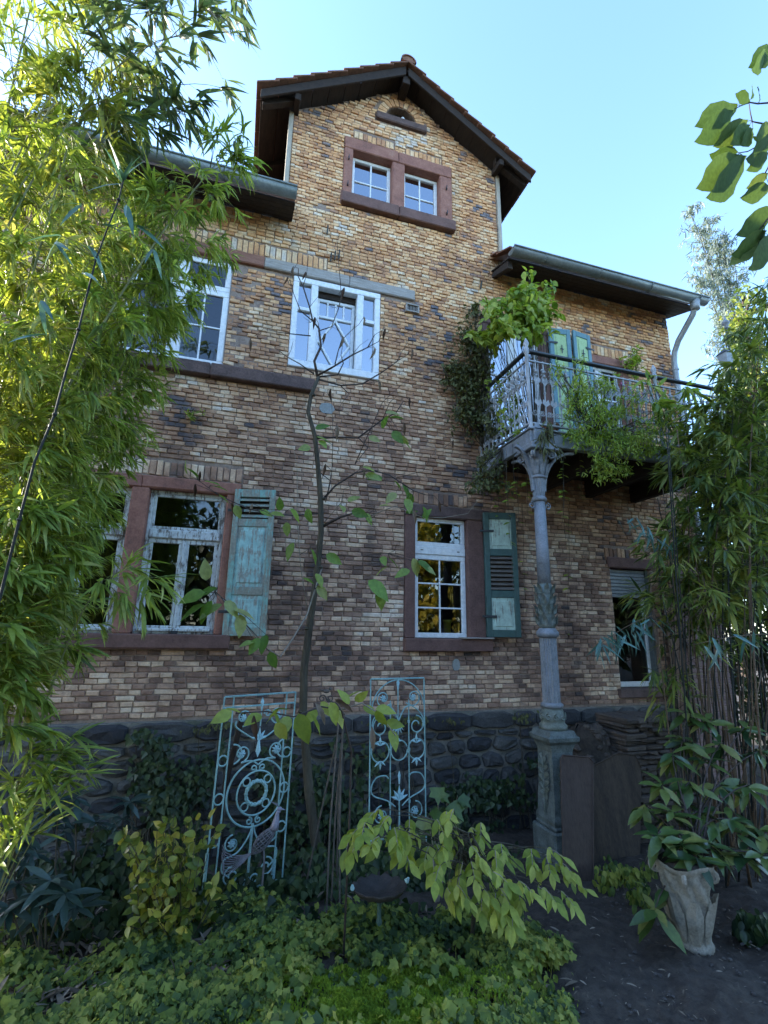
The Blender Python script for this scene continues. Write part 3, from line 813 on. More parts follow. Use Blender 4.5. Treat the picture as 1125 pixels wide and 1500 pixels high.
MB().box(-.63, -.56, Y0 + .0, Y0 + .03, z0 + .146, z0 + .18, .004).build('drain_block', IRON_DARK, w)

# right window: white modern frame in brown sandstone
w = part('window', house); w['label'] = 'white six pane window with top light in brown sandstone surround'
x0, x1, z0, z1 = OPEN['right']
worn_block(w, x0 - .01, x1 + .06, Y0 - .085, Y0 + .25, z0, z0 + .15, SAND_BROWN, 'sill')
worn_block(w, x0, x0 + .135, Y0 - .025, Y0 + .25, z0 + .15, 3.47, SAND_BROWN, 'jamb'); worn_block(w, x1 - .235, x1, Y0 - .025, Y0 + .25, z0 + .15, 3.47, SAND_BROWN, 'jamb')
worn_block(w, x0, x1 + .1, Y0 - .03, Y0 + .25, 3.47, z1, SAND_DARK, 'lintel')
a, b = 2.082, 2.793
sash(w, a, b, 3.10, 3.468, Y0 + .05, .055, WHITE, GLASS_LOW)
MB().box(a, b, Y0 + .035, Y0 + .1, 2.99, 3.10, .01).build('transom', WHITE, w)
sash(w, a, b, z0 + .155, 2.99, Y0 + .05, .062, WHITE, GLASS_LOW, 2, 3, .02)
for x in (a + .09, b - .12): MB().box(x, x + .035, Y0 + .031, Y0 + .036, 3.04, 3.052, .001).build('drain_cap', SLAT, w)
MB().box(2.66, x1 + .05, Y0 - .13, Y0 + .02, z0 + .1525, z0 + .170, .004).build('sill_sheet', WOODGREY, w)

# balcony door and window
w = part('balcony_door', house); w['label'] = 'white balcony door half hidden by creeper'
x0, x1, z0, z1 = OPEN['balc_door']
worn_block(w, x0 - .02, x0 + .10, Y0 - .025, Y0 + .25, z0, z1 - .13, SAND_BROWN, 'jamb'); worn_block(w, x1 - .1, x1 + .02, Y0 - .025, Y0 + .25, z0, z1 - .13, SAND_BROWN, 'jamb')
worn_block(w, x0 - .02, x1 + .02, Y0 - .03, Y0 + .25, z1 - .13, z1, SAND_BROWN, 'lintel')
sash(w, x0 + .1, (x0+x1)/2, z0, z1 - .13, Y0 + .08, .08, WHITE, GLASS, 1, 3, .03); sash(w, (x0+x1)/2, x1 - .1, z0, z1 - .13, Y0 + .08, .08, WHITE, GLASS, 1, 3, .03)
w = part('window', house); w['label'] = 'white window beside the balcony door'
x0, x1, z0, z1 = OPEN['balc_win']
worn_block(w, x0 - .04, x1 + .04, Y0 - .09, Y0 + .25, z0, z0 + .13, SAND_BROWN, 'sill')
worn_block(w, x0, x0 + .13, Y0 - .025, Y0 + .25, z0 + .13, z1 - .14, SAND, 'jamb'); worn_block(w, x1 - .13, x1, Y0 - .025, Y0 + .25, z0 + .13, z1 - .14, SAND, 'jamb')
worn_block(w, x0 - .02, x1 + .02, Y0 - .03, Y0 + .25, z1 - .14, z1, SAND, 'lintel')
sash(w, x0 + .13, (x0+x1)/2, z0 + .13, z1 - .14, Y0 + .08, .06, WHITE, GLASS_LOW, 1, 2, .025); sash(w, (x0+x1)/2, x1 - .13, z0 + .13, z1 - .14, Y0 + .08, .06, WHITE, GLASS_LOW, 1, 2, .025)
# window under the balcony with a roller shutter
w = part('window', house); w['label'] = 'narrow window under the balcony with grey roller blind half down'
x0, x1, z0, z1 = OPEN['under']
worn_block(w, x0 - .06, x1 + .06, Y0 - .05, Y0 + .2, z0 - .1, z0 + .02, SAND_DARK, 'sill')
worn_block(w, x0 - .05, x1 + .1, Y0 - .02, Y0 + .2, z1 - .07, z1 + .08, SAND_BROWN, 'lintel')
sash(w, x0, x1, z0 + .02, z1 - .08, Y0 + .14, .07, WHITE, GLASS_LOW)
MB().box(x0, x0 + .03, Y0 + .05, Y0 + .14, z0 + .02, z1 - .08).box(x1 - .03, x1, Y0 + .05, Y0 + .14, z0 + .02, z1 - .08).build('blind_rail', ZINC, w)
for k in range(8): MB().box(x0 + .03, x1 - .03, Y0 + .08, Y0 + .1, z1 - .13 - k*.05, z1 - .084 - k*.05, .008).build('blind_slat', ZINC_PALE, w)

# vent grille, iron hooks
v = part('vent_grille', house)
mb = MB(); ringbox(mb, 1.93, 2.13, 6.40, 6.53, .022, Y0 - .04, Y0 + .01, .004); mb.build('frame', WOODGREY, v)
for k in range(4): MB().box(1.95 + k*.042, 1.985 + k*.042, Y0 - .02, Y0 + .005, 6.425, 6.505, .002).build('fin', SLAT, v)
for (px, py) in ((479, 340), (484, 380), (490, 378), (496, 376), (703, 420)):
    p = at(px, py, Y0)
    MB().bar((p.x, Y0 - .06, p.z + .06), (p.x, Y0 - .02, p.z - .05), .018, .03).build('wall_hook', IRON_DARK, house)

# shutters: (house > shutter > frame, panel, slat)
def shutter(hx, z0, z1, wd, ang, side, fmat, pmat, fields, label, smat=None, t=.045):
    """hx: hinge x; side +1 opens to the right; ang: degrees it stands off the wall; fields from the top: ('panel'|'slats', share)"""
    s = part('shutter', house); s['label'] = label
    ca, sa = math.cos(R(ang)), math.sin(R(ang))
    def P(u, d, z):           # along the leaf, out of its face, up
        return Vector((hx + side*(u*ca) - side*0, Y0 - .035 - u*sa - d*ca, z)) + Vector((side * -d * sa * 0, 0, 0))
    def blk(mb, u0, u1, d0, d1, a, b, ch=.005):
        mb.hexa([P(u0,d0,a),P(u1,d0,a),P(u1,d1,a),P(u0,d1,a),P(u0,d0,b),P(u1,d0,b),P(u1,d1,b),P(u0,d1,b)], ch)
    st = .065
    mb = MB(); blk(mb, 0, st, 0, t, z0, z1); blk(mb, wd - st, wd, 0, t, z0, z1)
    H = z1 - z0 - .09*(len(fields) + 1); z = z1
    blk(mb, st, wd - st, .002, t - .002, z - .09, z); z -= .09
    for kind, sh in fields:
        h = H*sh
        if kind == 'panel':
            q = MB(); blk(q, st, wd - st, .010, t - .014, z - h, z, .002)
            blk(q, st + .035, wd - st - .035, t - .016, t - .004, z - h + .04, z - .04, .006); q.build('panel', pmat, s)
        else:
            n = max(3, int(h/.055))
            for k in range(n):
                zz = z - h*(k + .5)/n
                q = MB(); a = [P(st,.004,zz+.012),P(wd-st,.004,zz+.012),P(wd-st,t+.004,zz-.02),P(st,t+.004,zz-.02),P(st,.004,zz+.026),P(wd-st,.004,zz+.026),P(wd-st,t+.004,zz-.006),P(st,t+.004,zz-.006)]
                q.hexa(a, .003); q.build('slat', smat or fmat, s)
            if kind == 'slats_back':
                q = MB(); blk(q, st, wd - st, .0, .003, z - h, z, 0); q.build('backing', WOODDARK, s)
        z -= h
        blk(mb, st, wd - st, .002, t - .002, z - .09, z); z -= .09
    mb.build('frame', fmat, s)
    q = MB()
    for zz in (z0 + .25, z1 - .25): blk(q, -.06, .12, t + .001, t + .008, zz - .015, zz + .015, .002)
    q.build('hinge', IRON_DARK, s)
shutter(-.115, 1.965, 3.58, .46, 14, 1, TEAL, TEAL_PALE, [('slats_back', .20), ('panel', .53), ('panel', .27)], 'peeling turquoise shutter with two panels and short louvre', TEAL)
shutter(3.015, 1.99, 3.58, .42, 16, 1, TEAL_DARK, MINT, [('panel', .32), ('slats_back', .36), ('panel', .32)], 'dark green shutter with pale mint panels and brown slats', SLAT)
shutter(4.235, 4.35, 6.60, .34, 10, 1, BLUEGREEN, LIME, [('panel', .32), ('panel', .68)], 'blue green shutter with lime panel beside the balcony door')
shutter(4.985, 5.0, 6.62, .36, 8, -1, BLUEGREEN, LIME, [('panel', .40), ('panel', .60)], 'blue green shutter with lime panel beside the balcony window')
for x, y in ((4.41, Y0 - .125), (4.80, Y0 - .12)):
    MB().box(x - .006, x + .006, y, y + .006, 6.17, 6.31).box(x - .03, x + .03, y, y + .006, 6.235, 6.247).build('cutout_dark_cross', IRON_DARK, house)  # dark cross set on the panel in place of the shade inside a cutout

# ---- plinth of rubble stones (house > plinth > stone)
def clip(poly, nx, nz, c):
    out = []
    for i in range(len(poly)):
        a, b = poly[i], poly[(i+1) % len(poly)]
        da, db = a[0]*nx + a[1]*nz - c, b[0]*nx + b[1]*nz - c
        if da <= 0: out.append(a)
        if da*db < 0:
            t = da/(da - db); out.append((a[0] + t*(b[0]-a[0]), a[1] + t*(b[1]-a[1])))
    return out
mb = MB().box(XL, XR, Y0 - .05, Y0 + .30, -.6, PLZ - .003)
plinth = mb.build('plinth', STONE_MORTAR, house)
def stone_from(poly, y, name='stone', ins=.018):
    cx = sum(p[0] for p in poly)/len(poly); cz = sum(p[1] for p in poly)/len(poly)
    r = max(math.hypot(p[0]-cx, p[1]-cz) for p in poly)
    pts = []
    for i in range(len(poly)):                       # cut the corners off
        a, b = poly[i], poly[(i+1) % len(poly)]
        pts += [(a[0]*.8 + b[0]*.2, a[1]*.8 + b[1]*.2), (a[0]*.2 + b[0]*.8, a[1]*.2 + b[1]*.8)]
    n = len(pts); vs = []; out = rnd.uniform(.02, .05)
    for k, (sh, dy) in enumerate(((ins, .03), (ins + .004, -out*.45), (ins + .03, -out))):
        for x, z in pts:
            L = math.hypot(x-cx, z-cz); q = max(0, 1 - sh/max(L, .02))
            vs.append((cx + (x-cx)*q + rnd.uniform(-.004,.004), y + dy + rnd.uniform(-.007,.007)*(k > 0), cz + (z-cz)*q + rnd.uniform(-.004,.004)))
    fs = []
    for k in range(2):
        for i in range(n): fs.append((k*n+i, k*n+(i+1) % n, (k+1)*n+(i+1) % n, (k+1)*n+i))
    m = n//2
    for i in range(m):
        x, z = pts[2*i]; q = rnd.uniform(.35,.6); vs.append((cx + (x-cx)*q, y - out - rnd.uniform(-.012,.024), cz + (z-cz)*q))
    vs.append((cx + rnd.uniform(-.02,.02), y - out - rnd.uniform(-.01,.022), cz)); c = len(vs)-1
    for i in range(m):
        a, b, e, g, h = 2*n+2*i, 2*n+2*i+1, 2*n+(2*i+2) % n, 3*n+i, 3*n+(i+1) % m
        fs += [(a, b, g), (b, h, g), (b, e, h), (g, h, c)]
    MB().add(vs, fs).build(name, BASALT, plinth, smooth=False)
x = -4.2
while x < 6.6:                                         # dressed top course
    L = rnd.uniform(.28, .62); x1 = min(x + L, 6.68)
    stone_from([(x, .94), (x1, .94 + rnd.uniform(-.01,.01)), (x1, PLZ - .005), (x, PLZ - .005)], Y0 - .06, 'top_stone', .008)
    x = x1
cells = []
z = -.32; row = 0
while z < .93:
    h = rnd.uniform(.14, .2); x = -3.4 + rnd.uniform(0,.2)
    while x < 6.2:
        wd = rnd.uniform(.18, .4); cells.append((x + wd/2 + rnd.uniform(-.03,.03), z + h/2 + rnd.uniform(-.045,.045))); x += wd
    z += h; row += 1
for i, (cx, cz) in enumerate(cells):
    poly = [(cx-.45, max(-.4, cz-.3)), (cx+.45, max(-.4, cz-.3)), (cx+.45, min(.935, cz+.3)), (cx-.45, min(.935, cz+.3))]
    for j, (ox, oz) in enumerate(cells):
        if j == i or abs(ox-cx) > .9 or abs(oz-cz) > .6: continue
        dx, dz = ox-cx, (oz-cz)*1.7
        poly = clip(poly, dx, dz*1.7, (dx*(ox+cx)/2 + dz*1.7*(oz+cz)/2))
        if len(poly) < 3: break
    if len(poly) >= 3: stone_from(poly, Y0 - .06)

# ---- gable roof
VY = 5.30                                              # front of the verge
def slope_pt(x, dz=0): return RIDGE + dz - SLOPE*abs(x - GXC)
groof = part('gable_roof', house)
EX = 2.10
mb = MB()
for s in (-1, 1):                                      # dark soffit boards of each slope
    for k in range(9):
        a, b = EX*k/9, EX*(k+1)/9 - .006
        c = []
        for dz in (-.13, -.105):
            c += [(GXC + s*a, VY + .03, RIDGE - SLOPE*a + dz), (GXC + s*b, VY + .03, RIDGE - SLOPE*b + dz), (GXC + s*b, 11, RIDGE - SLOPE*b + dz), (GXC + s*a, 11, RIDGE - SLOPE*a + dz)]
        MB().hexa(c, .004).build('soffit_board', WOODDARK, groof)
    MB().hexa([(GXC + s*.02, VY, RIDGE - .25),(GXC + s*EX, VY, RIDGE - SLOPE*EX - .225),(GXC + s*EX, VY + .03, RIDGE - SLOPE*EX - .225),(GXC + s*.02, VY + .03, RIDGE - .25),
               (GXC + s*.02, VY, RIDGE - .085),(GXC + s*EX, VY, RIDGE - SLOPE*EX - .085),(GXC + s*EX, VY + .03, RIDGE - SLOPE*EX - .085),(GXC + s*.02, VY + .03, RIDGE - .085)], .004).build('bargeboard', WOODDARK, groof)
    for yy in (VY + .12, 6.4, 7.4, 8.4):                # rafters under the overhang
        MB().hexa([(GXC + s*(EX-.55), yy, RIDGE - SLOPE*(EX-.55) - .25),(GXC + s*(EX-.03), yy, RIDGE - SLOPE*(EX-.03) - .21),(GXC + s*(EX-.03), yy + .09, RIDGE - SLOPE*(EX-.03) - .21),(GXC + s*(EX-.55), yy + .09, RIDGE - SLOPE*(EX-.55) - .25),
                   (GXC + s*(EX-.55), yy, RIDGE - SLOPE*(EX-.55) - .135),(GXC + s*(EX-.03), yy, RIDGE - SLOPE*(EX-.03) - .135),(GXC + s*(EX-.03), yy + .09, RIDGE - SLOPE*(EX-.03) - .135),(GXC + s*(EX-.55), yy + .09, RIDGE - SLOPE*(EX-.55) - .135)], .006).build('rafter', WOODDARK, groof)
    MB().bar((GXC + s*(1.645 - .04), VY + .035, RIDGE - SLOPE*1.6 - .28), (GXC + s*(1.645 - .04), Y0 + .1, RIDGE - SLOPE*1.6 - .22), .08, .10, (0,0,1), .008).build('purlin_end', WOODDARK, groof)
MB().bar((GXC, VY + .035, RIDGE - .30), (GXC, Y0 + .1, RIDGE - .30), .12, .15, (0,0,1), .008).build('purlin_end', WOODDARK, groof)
NT = 9
def tile_at(mb, s, k, y0, y1):
    g = EX/NT; a, b = g*k, g*(k+1) + .06
    la, lb = .045, .075
    e = rnd.uniform(-.008, .008)
    c = []
    for hh in (0, 1):
        for (x, y) in ((a, y0), (b, y0), (b, y1), (a, y1)):
            base = RIDGE - SLOPE*x - .085
            lift = (.012 + .045*(x - a)/(b - a)) + (.028 if hh else 0) + e
            c.append((GXC + s*x, y, base + lift))
    mb.hexa(c, .006)
for s in (-1, 1):
    for k in range(NT):
        mb = MB(); tile_at(mb, s, k, VY - .06, VY + .18); mb.build('roof_tile', TILE, groof)
mb = MB()
for s in (-1, 1):
    for k in range(NT):
        y = VY + .186
        while y < 10.9: tile_at(mb, s, k, y, y + .23); y += .235
mb.build('roof_tiles', TILE, groof, kind='stuff')
for k in range(10):
    y = VY - .07 + k*.36
    mb = MB(); n = 9; vs = []
    for (yy, r) in ((y, .125), (y + .38, .105)):
        for rr in (r, r - .018):
            for i in range(n):
                a = PI*i/(n-1)
                vs.append((GXC + rr*math.cos(a), yy, RIDGE - .055 + rr*math.sin(a)*.95))
    fs = []
    for i in range(n-1): fs += [(i, i+1, 2*n+i+1, 2*n+i), (n+i, 3*n+i, 3*n+i+1, n+i+1), (i, n+i, n+i+1, i+1), (2*n+i, 2*n+i+1, 3*n+i+1, 3*n+i)]
    mb.add(vs, fs)
    if k == 0: mb.poly([(GXC + .107*math.cos(a), RIDGE - .055 + .1*math.sin(a)) for a in np.linspace(0, PI, 9)], y + .015, y + .03)
    mb.build('ridge_tile', TILE, groof, smooth=False)
# gable side walls clad in dark boards, pale edge boards at the corners
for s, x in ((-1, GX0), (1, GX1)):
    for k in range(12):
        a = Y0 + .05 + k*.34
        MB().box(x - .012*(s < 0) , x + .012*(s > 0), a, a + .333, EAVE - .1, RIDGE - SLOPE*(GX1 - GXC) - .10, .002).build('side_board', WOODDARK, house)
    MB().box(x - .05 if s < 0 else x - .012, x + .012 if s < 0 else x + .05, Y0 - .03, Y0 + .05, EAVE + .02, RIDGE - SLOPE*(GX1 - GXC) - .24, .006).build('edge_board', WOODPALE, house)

# ---- main roof wings, gutters, downpipe
GY = 5.02
def wing(xa, xb, rooflabel):
    r = part('wing_roof', house)
    n = max(2, int((xb - xa)/.2)); up = .62
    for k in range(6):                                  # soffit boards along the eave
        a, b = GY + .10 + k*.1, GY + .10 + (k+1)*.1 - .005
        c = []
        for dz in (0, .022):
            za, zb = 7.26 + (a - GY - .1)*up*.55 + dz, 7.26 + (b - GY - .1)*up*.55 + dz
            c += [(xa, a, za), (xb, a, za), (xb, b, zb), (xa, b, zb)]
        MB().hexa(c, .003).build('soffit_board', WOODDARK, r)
    mb = MB()
    for j in range(n + 1):
        x = xa + .05 + (xb - xa - .1)*j/n if n else xa
        if j == 0: MB().hexa([(x-.04, GY+.13, 7.13),(x+.04, GY+.13, 7.13),(x+.04, Y0+.1, 7.36),(x-.04, Y0+.1, 7.36),(x-.04, GY+.13, 7.262),(x+.04, GY+.13, 7.262),(x+.04, Y0+.1, 7.44),(x-.04, Y0+.1, 7.44)], .006).build('rafter_tail', WOODDARK, r)
    mb = MB(); first = []
    g = .32; rows = 16
    for k in range(rows):
        y0, y1 = GY + .04 + k*g, GY + .04 + (k+1)*g + .06
        x = xa
        while x < xb - .02:
            x1 = min(x + .235, xb); e = rnd.uniform(-.006,.006)
            c = []
            for hh in (0, .028):
                for (xx, yy) in ((x, y0), (x1 - .005, y0), (x1 - .005, y1), (x, y1)):
                    c.append((xx, yy, 7.33 + (yy - GY)*up + (.05 - .04*(yy - y0)/(y1 - y0)) + hh + e))
            if k == 0: MB().hexa(c, .006).build('roof_tile', TILE, r)
            else: mb.hexa(c, .006)
            x = x1
    mb.add([(xa, GY + .1, 7.35), (xb, GY + .1, 7.35), (xb, GY + rows*g, 7.35 + rows*g*up), (xa, GY + rows*g, 7.35 + rows*g*up)], [(0,1,2,3)])
    mb.build('roof_tiles', TILE, r, kind='stuff')
    # half round gutter
    gt = part('gutter', house)
    mb = MB(); m = 10; vs = []
    for xx in (xa - .02, xb):
        for rr in (.085, .078):
            for i in range(m):
                a = PI + PI*i/(m-1)
                vs.append((xx, GY - .02 + rr*math.cos(a), 7.31 + rr*math.sin(a)))
    fs = []
    for i in range(m-1): fs += [(i, i+1, 2*m+i+1, 2*m+i), (m+i, 3*m+i, 3*m+i+1, m+i+1), (i, m+i, m+i+1, i+1), (2*m+i, 2*m+i+1, 3*m+i+1, 3*m+i)]
    mb.add(vs, fs)
    mb.tube([(xa - .02, GY - .108, 7.312), (xb, GY - .108, 7.312)], .013, 6)
    for xx in (xa - .02, xb - .004): mb.poly([(0,0)], 0, 0) if False else mb.add([(xx, GY - .02 + .08*math.cos(PI + PI*i/9), 7.31 + .08*math.sin(PI + PI*i/9)) for i in range(10)], [tuple(range(10))])
    mb.build('trough', ZINC, gt, smooth=True)
    x = xa + .5
    while x < xb:
        q = MB().tube([(x, GY - .02 + .09*math.cos(PI + PI*i/9), 7.31 + .09*math.sin(PI + PI*i/9)) for i in range(10)], .008, 4)
        q.build('gutter_joint', ZINC, gt); x += .95
wing(XL - .3, GX0 + .10, 'left'); wing(GX1 - .16, XR + .15, 'right')
d = part('downpipe', house)
MB().tube([(6.62, GY - .02, 7.25), (6.62, GY - .0, 7.14), (6.62, GY + .04, 7.05), (6.63, Y0 - .22, 6.78), (6.63, Y0 - .12, 6.62), (6.63, Y0 - .09, 6.45), (6.63, Y0 - .09, 3.0), (6.63, Y0 - .09, .1)], .046, 12).build('pipe', ZINC_PALE, d, smooth=True)
MB().lathe(6.62, GY - .02, [(.062,7.10),(.064,7.16),(.075,7.25)], 12).build('outlet', ZINC_PALE, d, smooth=True)
for z in (6.3, 4.6, 2.6): MB().lathe(6.63, Y0 - .09, [(.047,z),(.056,z+.003),(.056,z+.03),(.047,z+.033)], 12).build('pipe_clip', ZINC_PALE, d)
# brick pier below the right end of the balcony
pier = part('brick_pier', house)
MB().box(5.83, 6.55, Y0 - .32, Y0 - .06, -.2, 3.02).build('core', MORTAR, pier)
pm = MB().add(*brick_faces((0,0,0), .24, .06, .05, .003)).mesh('brick', M_plain('rose_brick', (.17,.10,.095), (.30,.2,.18), 6, .9, .4))
z = .0; k = 0
while z < 3.0:
    x = 5.83 - (k % 2)*.12
    while x < 6.54:
        a, b = max(x, 5.83), min(x + .25, 6.55)
        if b - a > .04:
            o = bpy.data.objects.new('brick', pm); col.objects.link(o); o.parent = pier
            o.matrix_basis = Matrix.Translation(((a+b)/2, Y0 - .335 - rnd.uniform(0,.005), z + .034)) @ Matrix.Diagonal(((b-a-.01)/.24, 1, 1, 1))
        x += .25
    z += .0715; k += 1

# ================================================================== balcony (part of the house)
BX0, BX1, BY, BZ = 2.98, 6.15, 4.34, 4.26
balc = part('balcony', house); balc['label'] = 'balcony with ornate pale iron railing'
for k in range(12):
    a, b = BY + .02 + k*.104, BY + .02 + (k+1)*.104 - .006
    MB().box(BX0 + .02, BX1, a, b, BZ - .05, BZ - .012, .003).build('deck_board', WOODDARK, balc)
MB().box(BX0, BX1, BY, BY + .07, BZ - .17, BZ, .008).box(BX0 - .02, BX1, BY - .03, BY + .1, BZ, BZ + .02, .004).box(BX0 - .01, BX1, BY - .015, BY + .0, BZ - .175, BZ - .155, .002).build('front_beam', IRON, balc)
MB().box(BX0, BX0 + .07, BY + .072, Y0, BZ - .17, BZ, .008).box(BX0 - .02, BX0 + .1, BY + .102, Y0, BZ + .001, BZ + .021, .004).build('side_beam', IRON, balc)
for x in (3.9, 4.7, 5.5): MB().box(x, x + .1, BY + .075, Y0 + .1, BZ - .30, BZ - .052, .006).build('joist', WOODDARK, balc)
HZ = 5.27
mb = MB().bar((BX0 + .04, BY + .04, HZ), (BX1, BY + .04, HZ), .06, .035, ch=.008); mb.build('handrail', IRON_DARK, balc)
MB().bar((BX0 + .04, BY + .072, HZ), (BX0 + .04, Y0, HZ), .06, .035, ch=.008).build('handrail', IRON_DARK, balc)
MB().bar((BX0 + .04, BY + .04, BZ + .10), (BX1, BY + .04, BZ + .10), .03, .02).bar((BX0 + .04, BY + .06, BZ + .10), (BX0 + .04, Y0, BZ + .10), .03, .02).build('bottom_rail', IRON_PALE, balc)
MB().bar((BX0 + .04, BY + .04, HZ - .12), (BX1, BY + .04, HZ - .12), .025, .015).bar((BX0 + .04, BY + .06, HZ - .12), (BX0 + .04, Y0, HZ - .12), .025, .015).build('upper_rail', IRON_PALE, balc)
def newel(x, y):
    MB().lathe(x, y, [(.032,BZ+.0),(.036,BZ+.04),(.024,BZ+.07),(.022,BZ+.45),(.03,BZ+.47),(.022,BZ+.5),(.02,HZ-.04),(.034,HZ-.02),(.03,HZ+.03),(.018,HZ+.05),(.03,HZ+.08),(.034,HZ+.105),(.022,HZ+.135),(.006,HZ+.17)], 10).build('newel_post', IRON_PALE, balc, smooth=True)
newel(BX0 + .04, BY + .04); newel(4.9, BY + .04)
def spiral(u0, v0, r0, r1, a0, turns, n=22):
    return [(u0 + (r0 + (r1-r0)*i/n)*math.cos(a0 + turns*2*PI*i/n), v0 + (r0 + (r1-r0)*i/n)*math.sin(a0 + turns*2*PI*i/n)) for i in range(n+1)]
def baluster_mesh():
    mb = MB(); H = HZ - BZ
    mb.lathe(0, 0, [(.012,.10),(.016,.14),(.009,.17),(.009,.48),(.017,.50),(.009,.52),(.009,.74),(.016,.76),(.009,.78),(.009,H-.1)], 6)
    for (s, z, r) in ((1,.24,.04),(-1,.24,.04),(1,.66,.035),(-1,.66,.035)):
        mb.tube([(s*(r + u), 0, z + v) for u, v in spiral(0, 0, r, .008, PI if s > 0 else 0, 1.3*s, 14)], .006, 4)
    for k in range(11):                                # a cast cluster of leaves and berries
        a = rnd.uniform(0, 2*PI); z = .80 - .012*k
        mb.ball((math.cos(a)*.022*(1-k*.05), math.sin(a)*.015, z + rnd.uniform(-.01,.01)), rnd.uniform(.012,.02), 5, 4)
    for s in (-1, 1):
        mb.add([(0,-.01,.58),(s*.045,-.016,.64),(s*.03,-.012,.70),(0,-.008,.66)], [(0,1,2,3)])
        mb.add([(0,-.01,.32),(s*.05,-.016,.36),(s*.035,-.012,.42),(0,-.008,.38)], [(0,1,2,3)])
    return mb.mesh('baluster', IRON_PALE)
bal_m = [baluster_mesh() for _ in range(3)]
x = BX0 + .04 + .11
while x < BX1:
    put('baluster', rnd.choice(bal_m), balc, mat=Matrix.Translation((x, BY + .04, BZ))); x += .105
y = BY + .15
while y < Y0 - .05:
    put('baluster', rnd.choice(bal_m), balc, mat=Matrix.Translation((BX0 + .04, y, BZ)) @ Matrix.Rotation(PI/2, 4, 'Z')); y += .105

# ================================================================== cast iron column
CX, CY = 3.085, 4.40
colm = thing('iron_column', (CX, CY, 0), 'tall grey cast iron column with leafy capital carrying the corner of the balcony', 'column')
def ringp(name, prof, mat, n=20, **k): return MB().lathe(CX, CY, prof, n, **k).build(name, mat, colm, smooth=k.get('nfl', 0) == 0)
MB().box(CX-.18, CX+.18, CY-.18, CY+.18, -.1, .30, .015).box(CX-.155, CX+.155, CY-.155, CY+.155, .30, .335, .012).build('plinth_block', IRON_PED, colm)
mb = MB(); sq = lambda r, z: [(CX-r,CY-r,z),(CX+r,CY-r,z),(CX+r,CY+r,z),(CX-r,CY+r,z)]
lv = [(.145,.335),(.15,.37),(.135,.42),(.118,.70),(.115,.95),(.125,.99)]
for (r, z), (r2, z2) in zip(lv, lv[1:]): mb.hexa(sq(r, z) + sq(r2, z2), 0)
mb.build('pedestal', IRON_PED, colm)
for s in range(4):                                         # a long leaf in relief on each face of the pedestal
    mb = MB(); rot = Matrix.Translation((CX, CY, 0)) @ Matrix.Rotation(s*PI/2, 4, 'Z')
    for k in range(7):
        z = .44 + k*.065; wd = .085*math.sin(PI*(k+1.2)/9)
        for q in (-1, 1):
            pts = [(0,-.128,z),(q*wd,-.135,z+.06),(q*wd*.9,-.150,z+.085),(0,-.15,z+.05)]
            mb.add([rot @ Vector(p) for p in pts], [(0,1,2,3)])
            mb.add([rot @ Vector(p) for p in [(0,-.15,z+.05),(q*wd*.9,-.150,z+.085),(q*wd*.8,-.120,z+.1)]], [(0,1,2)])
    mb.tube([rot @ Vector((0,-.148,.40)), rot @ Vector((0,-.145,.9))], .008, 5)
    mb.build('relief_leaf', IRON_MOSS, colm)
mb = MB()
for (r, z), (r2, z2) in zip([(.125,.99),(.135,1.02),(.165,1.05),(.17,1.085),(.15,1.10)], [(.135,1.02),(.165,1.05),(.17,1.085),(.15,1.10),(.135,1.14)]): mb.hexa(sq(r, z) + sq(r2, z2), 0)
mb.build('cornice', IRON_PED, colm)
ringp('base_drum', [(.13,1.14),(.135,1.18),(.11,1.20),(.115,1.22),(.12,1.26),(.105,1.31),(.09,1.335)], IRON_MOSS)
for k in range(10):                                        # cast scrolls round the base drum
    a = 2*PI*k/10; c = Vector((CX + .115*math.cos(a), CY + .115*math.sin(a), 1.26)); t = Vector((-math.sin(a), math.cos(a), 0))
    MB().tube([c + t*u + Vector((0,0,v)) + Vector((math.cos(a), math.sin(a), 0))*.004 for u, v in spiral(0,0,.034,.008,PI/2,1.3,12)], .008, 4).build('scroll', IRON_MOSS, colm)
ringp('base_ring', [(.09,1.333),(.108,1.345),(.11,1.37),(.09,1.385)], IRON)
ringp('fluted_drum', [(.086,1.385),(.086,1.44),(.083,2.0)], IRON, n=72, flute=.12, nfl=18)
ringp('collar', [(.08,2.0),(.10,2.015),(.112,2.03),(.112,2.06),(.09,2.085),(.08,2.10)], IRON)
ringp('sleeve', [(.078,2.10),(.085,2.13),(.08,2.3),(.07,2.55)], IRON_MOSS)
for ring in range(4):                                      # leaves standing out of the sleeve
    for k in range(8):
        a = 2*PI*(k + .5*(ring % 2))/8; r = .082 - ring*.003; z = 2.12 + ring*.105
        o = Vector((math.cos(a), math.sin(a), 0)); t = Vector((-o.y, o.x, 0)); c = Vector((CX, CY, z))
        V = []
        for (u, v, w_) in ((0,0,.004),(.034,.03,.022),(.026,.08,.03),(0,.125,.058),(-.026,.08,.03),(-.034,.03,.022)):
            V.append(c + o*(r + w_) + t*u + Vector((0,0,v)))
        V.append(c + o*(r + .006) + Vector((0,0,.055)))
        MB().add(V, [(i, (i+1) % 6, 6) for i in range(6)]).build('sleeve_leaf', IRON_MOSS, colm)
ringp('shaft', [(.068,2.5),(.066,2.9),(.06,3.44)], IRON, 24)
ringp('neck_ring', [(.06,3.44),(.078,3.45),(.082,3.475),(.07,3.495),(.064,3.50)], IRON)
ringp('fluted_neck', [(.062,3.50),(.068,3.60),(.076,3.70)], IRON, n=64, flute=.14, nfl=16)
ringp('capital_ring', [(.076,3.70),(.09,3.705),(.092,3.725),(.08,3.735)], IRON)
ringp('capital', [(.08,3.735),(.088,3.80),(.105,3.92),(.135,3.985),(.14,4.0)], IRON)
